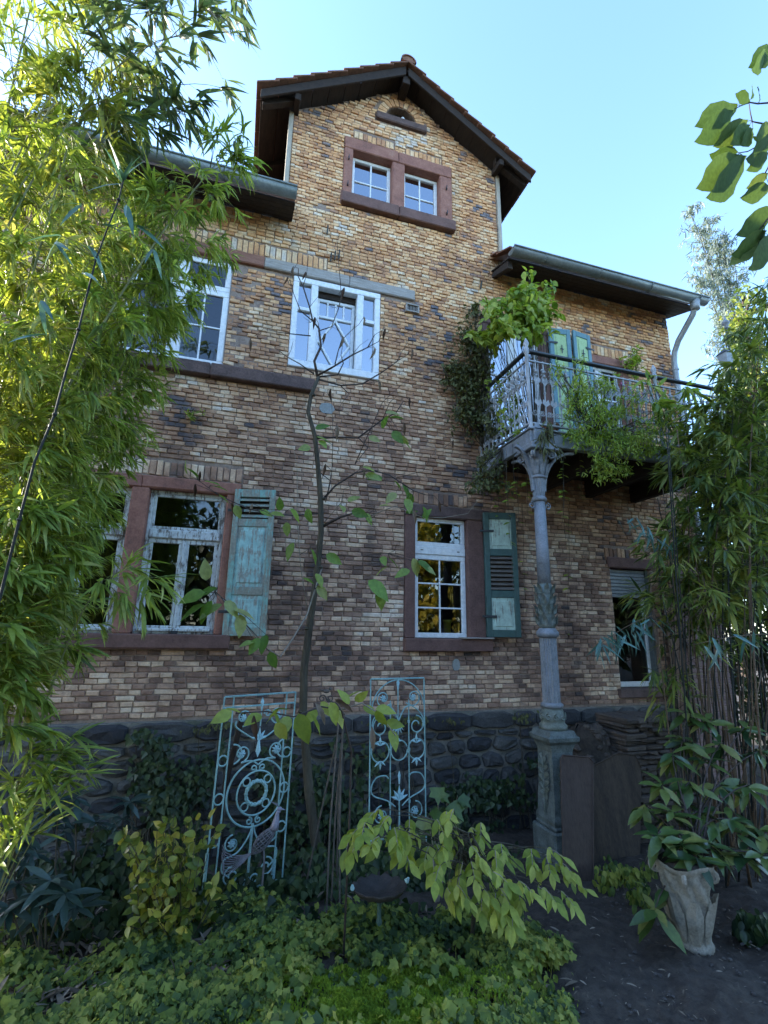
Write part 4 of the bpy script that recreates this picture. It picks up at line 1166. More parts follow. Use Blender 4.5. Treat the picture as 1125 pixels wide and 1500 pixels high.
for ring in range(2):
    for k in range(8):
        a = 2*PI*(k + .5*ring)/8; o = Vector((math.cos(a), math.sin(a), 0)); t = Vector((-o.y, o.x, 0)); c = Vector((CX, CY, 3.74 + ring*.08)); r = .086 + ring*.006
        V = [c + o*(r + w_) + t*u + Vector((0,0,v)) for (u, v, w_) in ((-.02,0,0),(.02,0,0),(.036,.06,.01),(.03,.1,.02),(.012,.13,.05),(-.012,.13,.05),(-.03,.1,.02),(-.036,.06,.01))]
        V.append(c + o*(r + .024) + Vector((0,0,.065)))
        MB().add(V, [(i, (i+1) % 8, 8) for i in range(8)]).build('capital_leaf', IRON, colm)
for k in range(4):                                         # corner volutes
    a = PI/4 + k*PI/2; o = Vector((math.cos(a), math.sin(a), 0)); t = Vector((-o.y, o.x, 0))
    c = Vector((CX, CY, 3.95)) + o*.165
    mb = MB()
    for q in (-.012, .012): mb.tube([c + o*u + Vector((0,0,v)) + t*q for u, v in spiral(0,0,.045,.008,PI*.75,-1.6,18)], .012, 5)
    mb.build('volute', IRON, colm)
MB().box(CX-.175, CX+.175, CY-.175, CY+.175, 4.0, 4.03, .008).box(CX-.15, CX+.15, CY-.15, CY+.15, 4.03, 4.085, .006).build('abacus', IRON, colm)
MB().box(CX-.07, CX+.07, CY-.09, CY+.05, 4.087, 4.29, .008).hexa([(CX-.05,CY-.07,4.29),(CX+.05,CY-.07,4.29),(CX+.05,CY+.03,4.29),(CX-.05,CY+.03,4.29),(CX-.012,CY-.03,4.37),(CX+.012,CY-.03,4.37),(CX+.012,CY-.01,4.37),(CX-.012,CY-.01,4.37)]).build('corner_block', IRON, colm)
for d in (Vector((1,0,0)), Vector((-1,0,0)), Vector((0,1,0))):         # curved brackets
    L = .42 if d.x > 0 or d.y > 0 else .2
    pts = [Vector((CX, CY, 3.56)) + d*(.07 + L*(1 - math.cos(PI/2*i/10))) + Vector((0,0,.50*math.sin(PI/2*i/10))) for i in range(11)]
    mb = MB()
    for p, q in zip(pts, pts[1:]): mb.bar(p, q, .045, .03, d.cross(Vector((0,0,1))).cross(q-p), .004)
    mb.build('bracket', IRON, colm)
for s in (-1, 1):
    MB().tube([(CX + s*(.10 + u), CY, 3.40 + v) for u, v in spiral(0,0,.042,.01,PI/2 if s > 0 else PI/2,-1.25*s,16)], .009, 5).build('scroll', IRON, colm)

# ================================================================== iron trellises
class Frame2:
    """drawing plane: u to the right, v downwards, both in metres from the top left corner"""
    def __init__(s, tl, tr, down): s.o = Vector(tl); s.u = (Vector(tr) - s.o).normalized(); s.v = Vector(down).normalized(); s.n = s.u.cross(s.v).normalized(); s.w = (Vector(tr) - s.o).length
    def __call__(s, u, v, d=0): return s.o + s.u*u + s.v*v + s.n*d
def pl(F, pts, r, n=5, closed=False, mb=None, d=0): return (mb or MB()).tube([F(u, v, d) for u, v in pts], r, n, closed=closed)
def circ(u, v, r, n=24, a0=0, a1=2*PI, closed=True):
    k = n if closed else n + 1
    return [(u + r*math.cos(a0 + (a1-a0)*i/n), v + r*math.sin(a0 + (a1-a0)*i/n)) for i in range(k)]
def rosette(F, u, v, r, parent):
    mb = MB(); c = F(u, v)
    for k in range(7):
        a = 2*PI*k/7
        P = [F(u, v, .012), F(u + r*.75*math.cos(a-.3), v + r*.75*math.sin(a-.3), .006), F(u + r*math.cos(a), v + r*math.sin(a), .018), F(u + r*.75*math.cos(a+.3), v + r*.75*math.sin(a+.3), .006)]
        P2 = [F(u, v, -.012)] + [p - F.n*.012 for p in P[1:]]
        mb.add(P + P2, [(0,1,2,3), (7,6,5,4), (1,5,6,2), (2,6,7,3)])
    mb.ball(c, r*.3, 6, 4)
    mb.build('rosette', VERDI_PALE, parent)
def leafplate(F, pts, parent, name='iron_leaf', mat=None):
    mb = MB(); n = len(pts)
    cu = sum(p[0] for p in pts)/n; cv = sum(p[1] for p in pts)/n
    vs = [F(u, v, .004) for u, v in pts] + [F(u, v, -.004) for u, v in pts] + [F(cu, cv, .014), F(cu, cv, -.014)]
    fs = []
    for i in range(n): j = (i+1) % n; fs += [(i, j, 2*n), (n+j, n+i, 2*n+1), (i, n+i, n+j, j)]
    mb.add(vs, fs).build(name, mat or VERDI_PALE, parent)
def spear(F, u, v0, v1, wd, parent):
    leafplate(F, [(u, v0), (u + wd, v0 + (v1-v0)*.35), (u + wd*.3, v1), (u - wd*.3, v1), (u - wd, v0 + (v1-v0)*.35)], parent, 'spear')
def fan(F, u, v, h, wd, parent, n=5, up=-1):
    for k in range(n):
        a = (k - (n-1)/2)/((n-1)/2)*.95; L = h*(1 - .28*abs(a))
        du, dv = math.sin(a), up*math.cos(a)
        leafplate(F, [(u, v), (u + du*L*.5 - dv*wd*.5, v + dv*L*.5 + du*wd*.5), (u + du*L + .01*a, v + dv*L + abs(a)*.012), (u + du*L*.5 + dv*wd*.5, v + dv*L*.5 - du*wd*.5)], parent)

tl, tr = at(329, 1021, 4.22), at(433, 1014, 4.42)
t1 = thing('iron_trellis', (tl.x + .3, 4.32, 0), 'turquoise wrought iron trellis with a big round medallion in front of the left stone plinth', 'trellis', 'wrought iron trellises along the plinth')
F1 = Frame2(tl, tr, (-.02, -.03, -1)); W = F1.w; Hh = 1.42
mb = MB()
for u in (0, W): mb.tube([F1(u, 0), F1(u, Hh + .38 if u else Hh + .34)], .007, 5)
for u in (.125*W, .87*W): mb.tube([F1(u, 0), F1(u, Hh)], .0065, 5)
for v in (0, .058*Hh, .965*Hh, 1.0*Hh): mb.tube([F1(0, v), F1(W, v)], .0075, 5)
mb.build('frame', VERDI, t1)
mb = MB().tube([F1(.87*W, .86*Hh), F1(.87*W, Hh + .40)], .016, 6); mb.build('post', VERDI, t1); MB().tube([F1(.0*W, .75*Hh), F1(.0*W, Hh + .38)], .012, 6).build('post', VERDI, t1)
def smooth(p, k=5):
    if len(p) > 9: return p
    out = []
    for i in range(len(p) - 1):
        a, b, c, d = p[max(0, i-1)], p[i], p[i+1], p[min(len(p)-1, i+2)]
        for j in range(k):
            t = j/k; q = []
            for e in (0, 1): q.append(.5*(2*b[e] + (c[e]-a[e])*t + (2*a[e]-5*b[e]+4*c[e]-d[e])*t*t + (3*b[e]-a[e]-3*c[e]+d[e])*t**3))
            out.append(tuple(q))
    return out + [p[-1]]
def scr(F, parent, pts, r=.0065): pl(F, smooth(pts), r).build('scroll', VERDI, parent)
spear(F1, .52*W, .015*Hh, .085*Hh, .014, t1); pl(F1, [(.52*W, .08*Hh), (.52*W, .17*Hh)], .006).build('stem', VERDI, t1)
for s in (-1, 1):
    scr(F1, t1, spiral((.52 + s*.24)*W, .115*Hh, .085*W*1.3, .03*W, PI/2, 1.2*s)); rosette(F1, (.52 + s*.24)*W, .115*Hh, .038*W*1.2, t1)
    scr(F1, t1, spiral((.52 + s*.09)*W, .105*Hh, .05*W, .012*W, PI, 1.2*s))
    scr(F1, t1, [((.52 + s*.33)*W, .13*Hh), ((.52 + s*.33)*W, .16*Hh), ((.52 + s*.2)*W, .2*Hh), ((.52 + s*.07)*W, .235*Hh)])
    scr(F1, t1, circ((.545 + s*.36)*W, .30*Hh, .115*W, 14, -PI*.5, PI*.5) if s < 0 else circ((.53 + s*.37)*W, .30*Hh, .115*W, 14, PI*.5, PI*1.5, False))
    scr(F1, t1, spiral((.54 + s*.235)*W, .302*Hh, .105*W, .04*W, PI*.5, 1.1*s)); rosette(F1, (.54 + s*.235)*W, .302*Hh, .055*W, t1)
    scr(F1, t1, [((.54 + s*.235)*W + .105*W*math.cos(PI*.5), .302*Hh + .105*W), ((.54 + s*.1)*W, .345*Hh), (.54*W, .37*Hh)])
    scr(F1, t1, spiral((.54 + s*.06)*W, .385*Hh, .045*W, .012*W, PI/2, 1.2*s)); scr(F1, t1, spiral((.54 + s*.06)*W, .645*Hh, .045*W, .012*W, -PI/2, -1.2*s))
    scr(F1, t1, spiral((.54 + s*.25)*W, .735*Hh, .10*W, .035*W, -PI*.5, 1.15*s)); rosette(F1, (.54 + s*.25)*W, .735*Hh, .052*W, t1)
    scr(F1, t1, [(.54*W, .66*Hh), ((.54 + s*.05)*W, .72*Hh), ((.54 + s*.17)*W, .78*Hh), ((.54 + s*.33)*W, .80*Hh), ((.54 + s*.345)*W, .85*Hh), ((.54 + s*.25)*W, .885*Hh)])
    scr(F1, t1, spiral((.54 + s*.22)*W, .885*Hh, .11*W, .03*W, -PI*.5, 1.3*s)); scr(F1, t1, spiral((.54 + s*.08)*W, .925*Hh, .06*W, .012*W, PI, 1.2*s))
    for v in (.325, .51, .705): scr(F1, t1, circ((.065 if s < 0 else .93)*W, v*Hh, .06*W, 14))
fan(F1, .52*W, .245*Hh, .10, .022, t1, 5, -1); spear(F1, .52*W, .33*Hh, .24*Hh, .02, t1)
for r in (.385, .255): pl(F1, circ(.545*W, .51*Hh, r*W, 40), .0075, closed=True).build('ring', VERDI, t1)
mb = MB(); pl(F1, circ(.545*W, .51*Hh, .135*W, 30), .013, closed=True, mb=mb)
for k in range(16):
    a = 2*PI*k/16; mb.ball(F1(.545*W + .135*W*math.cos(a), .51*Hh + .135*W*math.sin(a)), .017, 5, 4)
mb.build('wreath', VERDI, t1)
for k in range(4):
    a = PI/4 + PI/2*k; pl(F1, circ(.545*W + .2*W*math.cos(a), .51*Hh + .2*W*math.sin(a), .048*W, 12), .006, closed=True).build('ring', VERDI, t1)
pl(F1, [(.53*W, .66*Hh), (.53*W, Hh + .02)], .01).build('stem', VERDI, t1)
fan(F1, .53*W, 1.05*Hh, .05, .02, t1, 3, 1)

tl, tr = at(543, 995, 4.62), at(621, 993, 4.70)
t2 = thing('iron_trellis', (tl.x + .25, 4.66, 0), 'narrow turquoise wrought iron trellis with arched top and leaf fans behind the yellow green shrub', 'trellis', 'wrought iron trellises along the plinth')
F2 = Frame2(tl, tr, (.012, .0, -1)); W = F2.w; Hh = 1.40
mb = MB()
for u in (0, W): mb.tube([F2(u, 0), F2(u, 1.72)], .007, 5)
for u in (.36*W, .70*W): mb.tube([F2(u, .14*Hh), F2(u, 1.35)], .006, 5)
mb.tube([F2(0, 0), F2(W, 0)], .008, 5); mb.tube([F2(0, 1.35), F2(W, 1.35)], .008, 5)
mb.build('frame', VERDI, t2)
pl(F2, circ(.51*W, .51*W, .49*W, 24, PI, 2*PI, False), .0065).build('arch', VERDI, t2)
spear(F2, .5*W, .0*Hh, .075*Hh, .016, t2); pl(F2, [(.5*W, .07*Hh), (.5*W, .2*Hh), (.5*W, .27*Hh)], .006).build('stem', VERDI, t2)
for s in (-1, 1):
    c = .51 + s*.28
    scr(F2, t2, spiral(c*W, .125*Hh, .13*W, .04*W, PI/2, -1.1*s)); rosette(F2, c*W, .125*Hh, .055*W, t2)
    scr(F2, t2, [(c*W, .125*Hh + .13*W), ((.51 + s*.12)*W, .19*Hh), (.51*W, .27*Hh)])
    scr(F2, t2, spiral((.51 + s*.33)*W, .305*Hh, .15*W, .05*W, -PI/2, 1.2*s)); scr(F2, t2, [((.51 + s*.14)*W, .16*Hh), ((.51 + s*.33)*W, .2*Hh), ((.51 + s*.46)*W, .26*Hh), ((.51 + s*.46)*W, .32*Hh), ((.51 + s*.33)*W, .36*Hh)])
    for vv, q in ((.455, 1), (.455, -1)): scr(F2, t2, circ((.51 + s*.33)*W, vv*Hh, .155*W, 18, 0 if q > 0 else PI, PI if q > 0 else 2*PI, False))
    fan(F2, (.51 + s*.33)*W, .405*Hh + .02, .085, .022, t2, 3, -1); fan(F2, (.51 + s*.33)*W, .51*Hh, .075, .022, t2, 3, 1)
    scr(F2, t2, [((.51 + s*.18)*W, .62*Hh), ((.51 + s*.25)*W, .60*Hh), ((.51 + s*.4)*W, .61*Hh), ((.51 + s*.48)*W, .66*Hh), ((.51 + s*.44)*W, .71*Hh), ((.51 + s*.2)*W, .75*Hh), ((.51 + s*.06)*W, .79*Hh)])
    scr(F2, t2, spiral((.51 + s*.3)*W, .83*Hh, .14*W, .05*W, -PI/2, 1.1*s)); rosette(F2, (.51 + s*.3)*W, .835*Hh, .06*W, t2)
    for v in (.17, .28, .455, .77): MB().box(0,0,0,0,0,0) if False else pl(F2, [(.53*W + s*.17*W, v*Hh - .012), (.53*W + s*.17*W, v*Hh + .012)], .013, 6).build('collar', VERDI, t2)
fan(F2, .5*W, .30*Hh, .085, .02, t2, 5, 1); fan(F2, .5*W, .40*Hh, .04, .03, t2, 3, -1)
scr(F2, t2, circ(.52*W, .455*Hh, .15*W, 18, 0, 2*PI))
fan(F2, .52*W, .76*Hh, .13, .03, t2, 5, -1); spear(F2, .52*W, .58*Hh, .66*Hh, .014, t2)
pl(F2, [(.52*W, .76*Hh), (.52*W, 1.0*Hh)], .008).build('stem', VERDI, t2)

# dark stake leaning behind the left trellis
a, b = at(357, 1042, 4.75), at(322, 1180, 4.8); b = a + (b - a)*2.1
g = thing('wooden_stake', (b.x, b.y, gz(b.x, b.y)), 'dark slanting wooden stake behind the left iron trellis', 'stake')
MB().bar(b, a, .045, .03, (0,1,0), .006).build('post', WOODDARK, g)

# ================================================================== wire bird in front of the left trellis
bc = at(387, 1230, 4.05)
bird = thing('bird_ornament', (bc.x, bc.y, gz(bc.x, bc.y)), 'wire bird figure with long tail and lilac grey neck standing before the left trellis', 'garden ornament')
mb = MB()
ax = Vector((.62, 0, .62)).normalized(); ay = Vector((0,1,0)); az = ax.cross(ay)
def eg(t, a, k=1.0):
    r = .052*math.sin(PI*min(1, t*1.02))**.7 * (1 - .25*t)
    return bc + ax*((t - .5)*.24) + (ay*math.cos(a) + az*math.sin(a))*r*k
for k in range(14): mb.tube([eg(i/9, 2*PI*k/14 + .9*i/9) for i in range(10)], .0032, 4)
for i in range(1, 9): mb.tube([eg(i/9, 2*PI*k/12) for k in range(12)], .0028, 4, closed=True)
mb.build('body', WIRE, bird)
MB().ball(bc, (.02,.02,.02), 6, 4).tube([bc - ax*.06, bc + ax*.06], .03, 8).build('core', IRON_DARK, bird)
n0 = bc + ax*.09
MB().tube([n0, n0 + Vector((.012,0,.04)), n0 + Vector((.018,0,.08)), n0 + Vector((.02,0,.105)), n0 + Vector((.03,-.005,.12))], [.034,.026,.017,.013,.015], 8).ball(n0 + Vector((.032,-.005,.13)), (.02,.015,.016), 8, 6).tube([n0 + Vector((.045,-.006,.129)), n0 + Vector((.078,-.012,.123))], [.008,.001], 5).build('neck', LILAC, bird, smooth=True)
for k in range(6):
    MB().tube([n0 + Vector((.028,0,.14)), n0 + Vector((.014 - .01*k,.0,.17 + .003*k))], .0018, 3).build('crest', WIRE, bird)
for k in range(9):
    t = (k - 4)/4; b0 = bc - ax*.11
    MB().tube([b0, b0 + Vector((-.06,.02*t,-.03 + .014*t)), b0 + Vector((-.13,.05*t,-.055 + .03*t)), b0 + Vector((-.185,.07*t,-.05 + .045*t)), b0 + Vector((-.21,.08*t,-.02 + .06*abs(t)))], .0035, 4).build('tail_feather', WIRE, bird)
for s in (-1, 1):
    f0 = bc + Vector((.0, s*.025, -.05))
    MB().tube([f0, f0 + Vector((.01,0,-.09)), (f0.x, f0.y, gz(f0.x, f0.y))], .005, 5).build('leg', WIRE, bird)

# ================================================================== rods of a plant support
top = at(503, 1045, 4.0)
ps = thing('plant_support', (top.x, top.y, gz(top.x, top.y)), 'thin dark rods leaning together as a plant support beside the young tree trunk', 'plant support')
for (px, py, y) in ((440,1330,4.25),(478,1335,3.75),(484,1345,3.95),(492,1335,4.2),(500,1300,3.8)):
    q = at(px, py, y); q = Vector((q.x, q.y, gz(q.x, q.y) - .03))
    tp = top + Vector((rnd.uniform(-.1,.0) if px < 480 else rnd.uniform(-.015,.03), rnd.uniform(-.03,.03), rnd.uniform(-.16,.0) if px < 490 else 0))
    m = (q + tp)/2 + Vector((rnd.uniform(-.02,.02), 0, 0))
    MB().tube([q, m, tp], .0065, 6).build('rod', ROD, ps)
ft = at(478, 1018, 4.0)
mb = MB().tube([top, top.lerp(ft, .5) + Vector((.02,0,.0)), ft + Vector((0,0,-.03))], .006, 5)
for s in (-1, 1): mb.tube([(ft.x + s*(.03 + u), ft.y, ft.z - .025 + v) for u, v in spiral(0,0,.03,.008,PI,1.3*s,14)], .005, 4)
mb.build('finial', ROD, ps)
MB().ball(ft + Vector((0,0,.028)), (.028,.016,.016), 8, 5).ball(ft + Vector((.028,0,.045)), .012, 6, 4).tube([ft + Vector((-.02,0,.03)), ft + Vector((-.06,0,.04))], [.01,.003], 5).tube([ft + Vector((.036,0,.045)), ft + Vector((.054,0,.043))], [.004,.001], 4).build('finial_bird', ROD, ps)

# ================================================================== bird bath
p = at(556, 1300, 3.36)
bb = thing('bird_bath', (p.x, p.y, gz(p.x, p.y)), 'dark shallow bird bath on a thin green stem under the yellow green shrub', 'bird bath')
zt, zg = p.z, gz(p.x, p.y) + .05
mb = MB(); n = 40; prof = [(.02,-.055),(.08,-.05),(.14,-.028),(.168,0),(.174,.012),(.166,.012),(.13,-.014),(.07,-.032),(.002,-.036)]
o = []
for r, z in prof:
    for k in range(n):
        a = 2*PI*k/n; sc_ = 1 + (.03*math.cos(a*12) if r > .12 else 0)
        o.append((p.x + r*sc_*math.cos(a), p.y + r*sc_*math.sin(a), zt + z + (.007*math.cos(a*12) if r > .12 else 0) - .09*r*math.sin(a) ))
mb.add(o, [[i*n+k, i*n+(k+1) % n, (i+1)*n+(k+1) % n, (i+1)*n+k] for i in range(len(prof)-1) for k in range(n)])
mb.build('dish', M_plain('dark_cast_dish', (.028,.024,.022), (.07,.06,.055), 16, .7, .5), bb, smooth=True)
MB().lathe(p.x, p.y, [(.10,zg-.03),(.095,zg+.01),(.05,zg+.03),(.022,zg+.05),(.026,zg+.08),(.014,zg+.10),(.013,(zt+zg)/2-.02),(.02,(zt+zg)/2),(.013,(zt+zg)/2+.02),(.013,zt-.09),(.024,zt-.07),(.03,zt-.05)], 12).build('stem', VERDI_DARK, bb, smooth=True)
for s in (-1, 1):
    c = Vector((p.x + s*.178, p.y - .01, zt + .02))
    MB().ball(c, (.014,.02,.014), 6, 5).ball(c + Vector((s*.004,-.014,.018)), .010, 6, 4).tube([c + Vector((0,.015,0)), c + Vector((0,.045,-.012))], [.008,.003], 4).tube([c + Vector((s*.004,-.022,.018)), c + Vector((s*.004,-.034,.016))], [.003,.001], 4).build('rim_bird', VERDI_PALE, bb)

# ================================================================== rusty sheets beside the column
def sheet(name, c, label, mat, th, notch=0, parent_cat='metal sheet'):
    """c: outline as (px, py, y) of the photograph; a real plate of thickness th"""
    P = [at(*q) for q in c]; n = len(P)
    nn = (P[1]-P[0]).cross(P[-1]-P[0]).normalized()
    if nn.y > 0: nn = -nn
    base = min(P, key=lambda q: q.z)
    t = thing(name, (base.x, base.y, base.z), label, parent_cat)
    mb = MB().add([q for q in P] + [q - nn*th for q in P], [tuple(range(n)), tuple(range(2*n-1, n-1, -1))] + [(i, i+n, (i+1) % n+n, (i+1) % n) for i in range(n)])
    return t, mb, P, nn
t, mb, P, nn = sheet('rusty_sheet', [(826,1288,4.0),(869,1292,4.0),(868,1116,4.16),(862,1109,4.165),(824,1106,4.17),(821,1112,4.165)], 'upright narrow brown rusty metal sheet leaning against the column pedestal', RUST, .012)
mb.build('plate', RUST, t)
q0, q1 = P[0], P[4]; MB().tube([q0 + nn*.004, P[5] + nn*.004, q1 + nn*.004, P[3] + nn*.004, P[2] + nn*.004, P[1] + nn*.004], .007, 5).build('rolled_edge', RUST, t)
t, mb, P, nn = sheet('dark_panel', [(868,1276,4.3),(938,1262,4.34),(939,1125,4.46),(930,1106,4.48),(905,1103,4.48),(868,1122,4.47)], 'broad dark brown panel standing behind the narrow rusty sheet', RUST_DARK, .02)
mb.build('plate', RUST_DARK, t)
MB().tube([P[5] + nn*.003, P[4] + nn*.003, P[3] + nn*.003, P[2] + nn*.003], .008, 5).build('rolled_edge', RUST_DARK, t)

# low heap of flat stones behind the panels
c0 = at(945, 1200, 4.75)
heap = thing('stone_heap', (c0.x, c0.y, gz(c0.x, c0.y)), 'stacked flat brown stones behind the dark panel beside the bamboo', 'stone heap')
FLAT = M_plain('flat_brown_stone', (.05,.04,.033), (.12,.095,.078), 9, .9, .6)
z = gz(c0.x, c0.y) - .05; k = 0
while z < 1.15:
    h = rnd.uniform(.035, .065); x = c0.x - .30 + z*.06 + rnd.uniform(-.03,.03)
    while x < c0.x + .75 - z*.15:
        wd = rnd.uniform(.13, .3)
        mb = MB().box(x, x + wd - .012, c0.y - .12 + rnd.uniform(-.04,.04), c0.y + .35, z, z + h - .008, .012)
        mb.v = [(a + rnd.uniform(-.008,.008), b + rnd.uniform(-.012,.012), c + rnd.uniform(-.006,.006)) for a, b, c in mb.v]
        mb.build('stone', FLAT, heap); x += wd
    z += h; k += 1
c1 = at(872, 1140, 4.85)
heap2 = thing('earth_mound', (c1.x, c1.y, gz(c1.x, c1.y)), 'dark mound of earth and rubble between the column and the flat stones', 'mound')
mb = MB().ball((c1.x, c1.y + .1, .1), (.45,.25,.98), 26, 16)
mb.v = [(a + rnd.gauss(0,.012), b + rnd.gauss(0,.012), max(-.3, c + rnd.gauss(0,.015))) for a, b, c in mb.v]
mb.build('earth', SOIL, heap2, smooth=True)
for i in range(60):
    a = rnd.uniform(PI*1.05, PI*1.95); ph = rnd.uniform(.1, 1.3)
    q = Vector((c1.x + .45*math.cos(a)*math.cos(ph), c1.y + .1 + .25*math.sin(a)*math.cos(ph), .1 + .98*math.sin(ph)))
    r = rnd.uniform(.02,.055); b = MB().ball(q, (r*1.3, r, r*.8), 7, 5); b.v = [(x + rnd.gauss(0,r*.12), y + rnd.gauss(0,r*.12), z + rnd.gauss(0,r*.12)) for x, y, z in b.v]
    b.build('rubble_stone', FLAT, heap2)

# ================================================================== carved stone planter
p = at(1018, 1385, 2.95); zt = .60; zb = gz(p.x, p.y) - .01
urn = thing('stone_planter', (p.x, p.y, zb), 'weathered pale stone planter carved with leaves under the glossy shrub', 'planter')
mb = MB(); n = 80; lv = 40; lean = Vector((-.035, 0, 0))
def urn_r(t, a):
    r = .088 + .07*t**1.1 - .018*math.exp(-((t-.06)/.05)**2)*-1
    sq_ = (abs(math.cos(a))**4 + abs(math.sin(a))**4)**(-.25)
    r *= (1 + (sq_ - 1)*.55*t)
    if .1 < t < .8: r *= 1 + .085*math.cos(a*8) * math.sin(PI*(t-.1)/.7)                  # lower leaves
    if .5 < t < .93: r *= 1 + .11*math.cos(a*4 + PI*.0) * math.sin(PI*(t-.5)/.43) + .06*math.cos(a*12 + t*20)*math.sin(PI*(t-.5)/.43)
    if t > .93: r *= 1.06
    return r
for i in range(lv+1):
    t = i/lv
    for k in range(n):
        a = 2*PI*k/n; r = urn_r(t, a) + rnd.gauss(0,.0025)
        mb.v.append((p.x + lean.x*t + r*math.cos(a), p.y + r*math.sin(a), zb + (zt - zb)*t + (.012*math.sin(a*3) if t > .9 else 0)))
for i in range(lv):
    for k in range(n): mb.f.append([i*n+k, i*n+(k+1) % n, (i+1)*n+(k+1) % n, (i+1)*n+k]); mb.m.append(0)
o = lv*n
mb.f.append([k for k in range(n)][::-1]); mb.m.append(0)
mb.build('bowl', URN, urn, smooth=True)
for k in range(8):                                         # carved leaves curling out of the body
    a = 2*PI*k/8 + .2; ou = Vector((math.cos(a), math.sin(a), 0)); ta = Vector((-ou.y, ou.x, 0)); H = zt - zb
    q = Vector((p.x + lean.x*.4, p.y, zb))
    r0 = .10
    V = [q + ou*(r0 + w_) + ta*u + Vector((0,0,v*H)) for (u, v, w_) in ((-.02,.12,-.005),(.02,.12,-.005),(.045,.3,.018),(.05,.48,.035),(.028,.62,.06),(0,.66,.085),(-.028,.62,.06),(-.05,.48,.035),(-.045,.3,.018))]
    V += [q + ou*(r0 + .05) + Vector((0,0,.4*H))]
    MB().add(V, [(i, (i+1) % 9, 9) for i in range(9)]).build('carved_leaf', URN, urn)
for k in range(4):
    a = PI/4 + k*PI/2; ou = Vector((math.cos(a), math.sin(a), 0)); q = Vector((p.x + lean.x*.85, p.y, zb + (zt-zb)*.86)) + ou*.16
    MB().tube([q + ou*u + Vector((0,0,v)) for u, v in spiral(0,0,.038,.008,PI*.75,-1.5,16)], .016, 6).build('corner_scroll', URN, urn)
mb = MB(); mb.ball((p.x + lean.x, p.y, zt - .02), (.14,.14,.035), 14, 6); mb.build('soil', SOIL, urn)

# ================================================================== things inside and on the house
q = Vector((2.60, Y0 + .12, 1.995))
t = thing('yellow_flowerpot', tuple(q), 'small yellow flowerpot behind the lower right panes of the six pane window', 'flowerpot')
MB().lathe(q.x, q.y + .09, [(.045,q.z),(.05,q.z+.16),(.058,q.z+.165),(.058,q.z+.2),(.052,q.z+.2)], 14).build('pot', YELLOWPOT, t, smooth=True)
t = thing('kitchen_tap', (2.36, Y0 + .3, 1.99), 'curved metal kitchen tap behind the lower left pane of the six pane window', 'tap')
MB().tube([(2.36, Y0 + .3, 1.9), (2.36, Y0 + .3, 2.2)] + [(2.40 - .05*math.cos(PI*i/8), Y0 + .28, 2.2 + .06*math.sin(PI*i/8)) for i in range(9)], .010, 8).build('spout', ZINC_PALE, t, smooth=True)
mb = MB(); n = 60; vs = []
for i in range(n):
    x = -1.0 + .30*i/n; y = Y0 + .24 + .025*math.sin(i*.9) + .01*math.sin(i*2.1)
    vs += [(x, y, 5.14), (x, y, 6.5)]
mb.add(vs, [(2*i, 2*i+2, 2*i+3, 2*i+1) for i in range(n-1)])
tag(mb.build('curtain', CURTAIN, None, smooth=True), 'pale blue curtain hanging behind the upper window near the bamboo', 'curtain')

# lantern pole at the right
a = at(1063, 475, 4.6); b = Vector((a.x - .20, a.y, gz(0, 4.6)))
t = thing('lantern_pole', tuple(b), 'slim dark pole with knob finial and small hanging lantern among the right bamboo', 'garden lantern')
MB().tube([b, a - Vector((0,0,.04))], .014, 6).build('pole', IRON_DARK, t)
MB().lathe(a.x, a.y, [(.012,a.z-.08),(.03,a.z-.06),(.018,a.z-.03),(.05,a.z+.0),(.055,a.z+.03),(.03,a.z+.06),(.012,a.z+.10),(.004,a.z+.14)], 10).build('finial', IRON, t, smooth=True)
c = at(1063, 525, 4.58)
MB().hexa([(c.x-.05,c.y-.05,c.z-.12),(c.x+.05,c.y-.05,c.z-.12),(c.x+.05,c.y+.05,c.z-.12),(c.x-.05,c.y+.05,c.z-.12),(c.x-.075,c.y-.075,c.z+.06),(c.x+.075,c.y-.075,c.z+.06),(c.x+.075,c.y+.075,c.z+.06),(c.x-.075,c.y+.075,c.z+.06)], .005).build('lantern_body', IRON_PALE, t)
MB().hexa([(c.x-.085,c.y-.085,c.z+.062),(c.x+.085,c.y-.085,c.z+.062),(c.x+.085,c.y+.085,c.z+.062),(c.x-.085,c.y+.085,c.z+.062),(c.x-.02,c.y-.02,c.z+.14),(c.x+.02,c.y-.02,c.z+.14),(c.x+.02,c.y+.02,c.z+.14),(c.x-.02,c.y+.02,c.z+.14)], .004).build('lantern_roof', IRON_DARK, t)
MB().tube([c + Vector((0,0,.13)), c + Vector((0,0,.2)), Vector((a.x - .04, a.y, c.z + .24))], .006, 5).build('hook', IRON_DARK, t)
# pots along the balcony edge
for i, (x, lab, m) in enumerate(((3.42, 'terracotta pot on the balcony nearest the iron column', TERRA), (4.05, 'dark pot on the balcony behind the middle of the railing', IRON_DARK), (4.62, 'pale pot on the balcony under the pink flowers', PALEWALL))):
    t = thing('plant_pot', (x, BY + .22, BZ), lab, 'plant pot', 'pots on the balcony')
    MB().lathe(x, BY + .24, [(.075,BZ-.01),(.1,BZ+.16),(.115,BZ+.165),(.115,BZ+.2),(.1,BZ+.2),(.09,BZ+.17)], 16).build('pot', m, t, smooth=True)
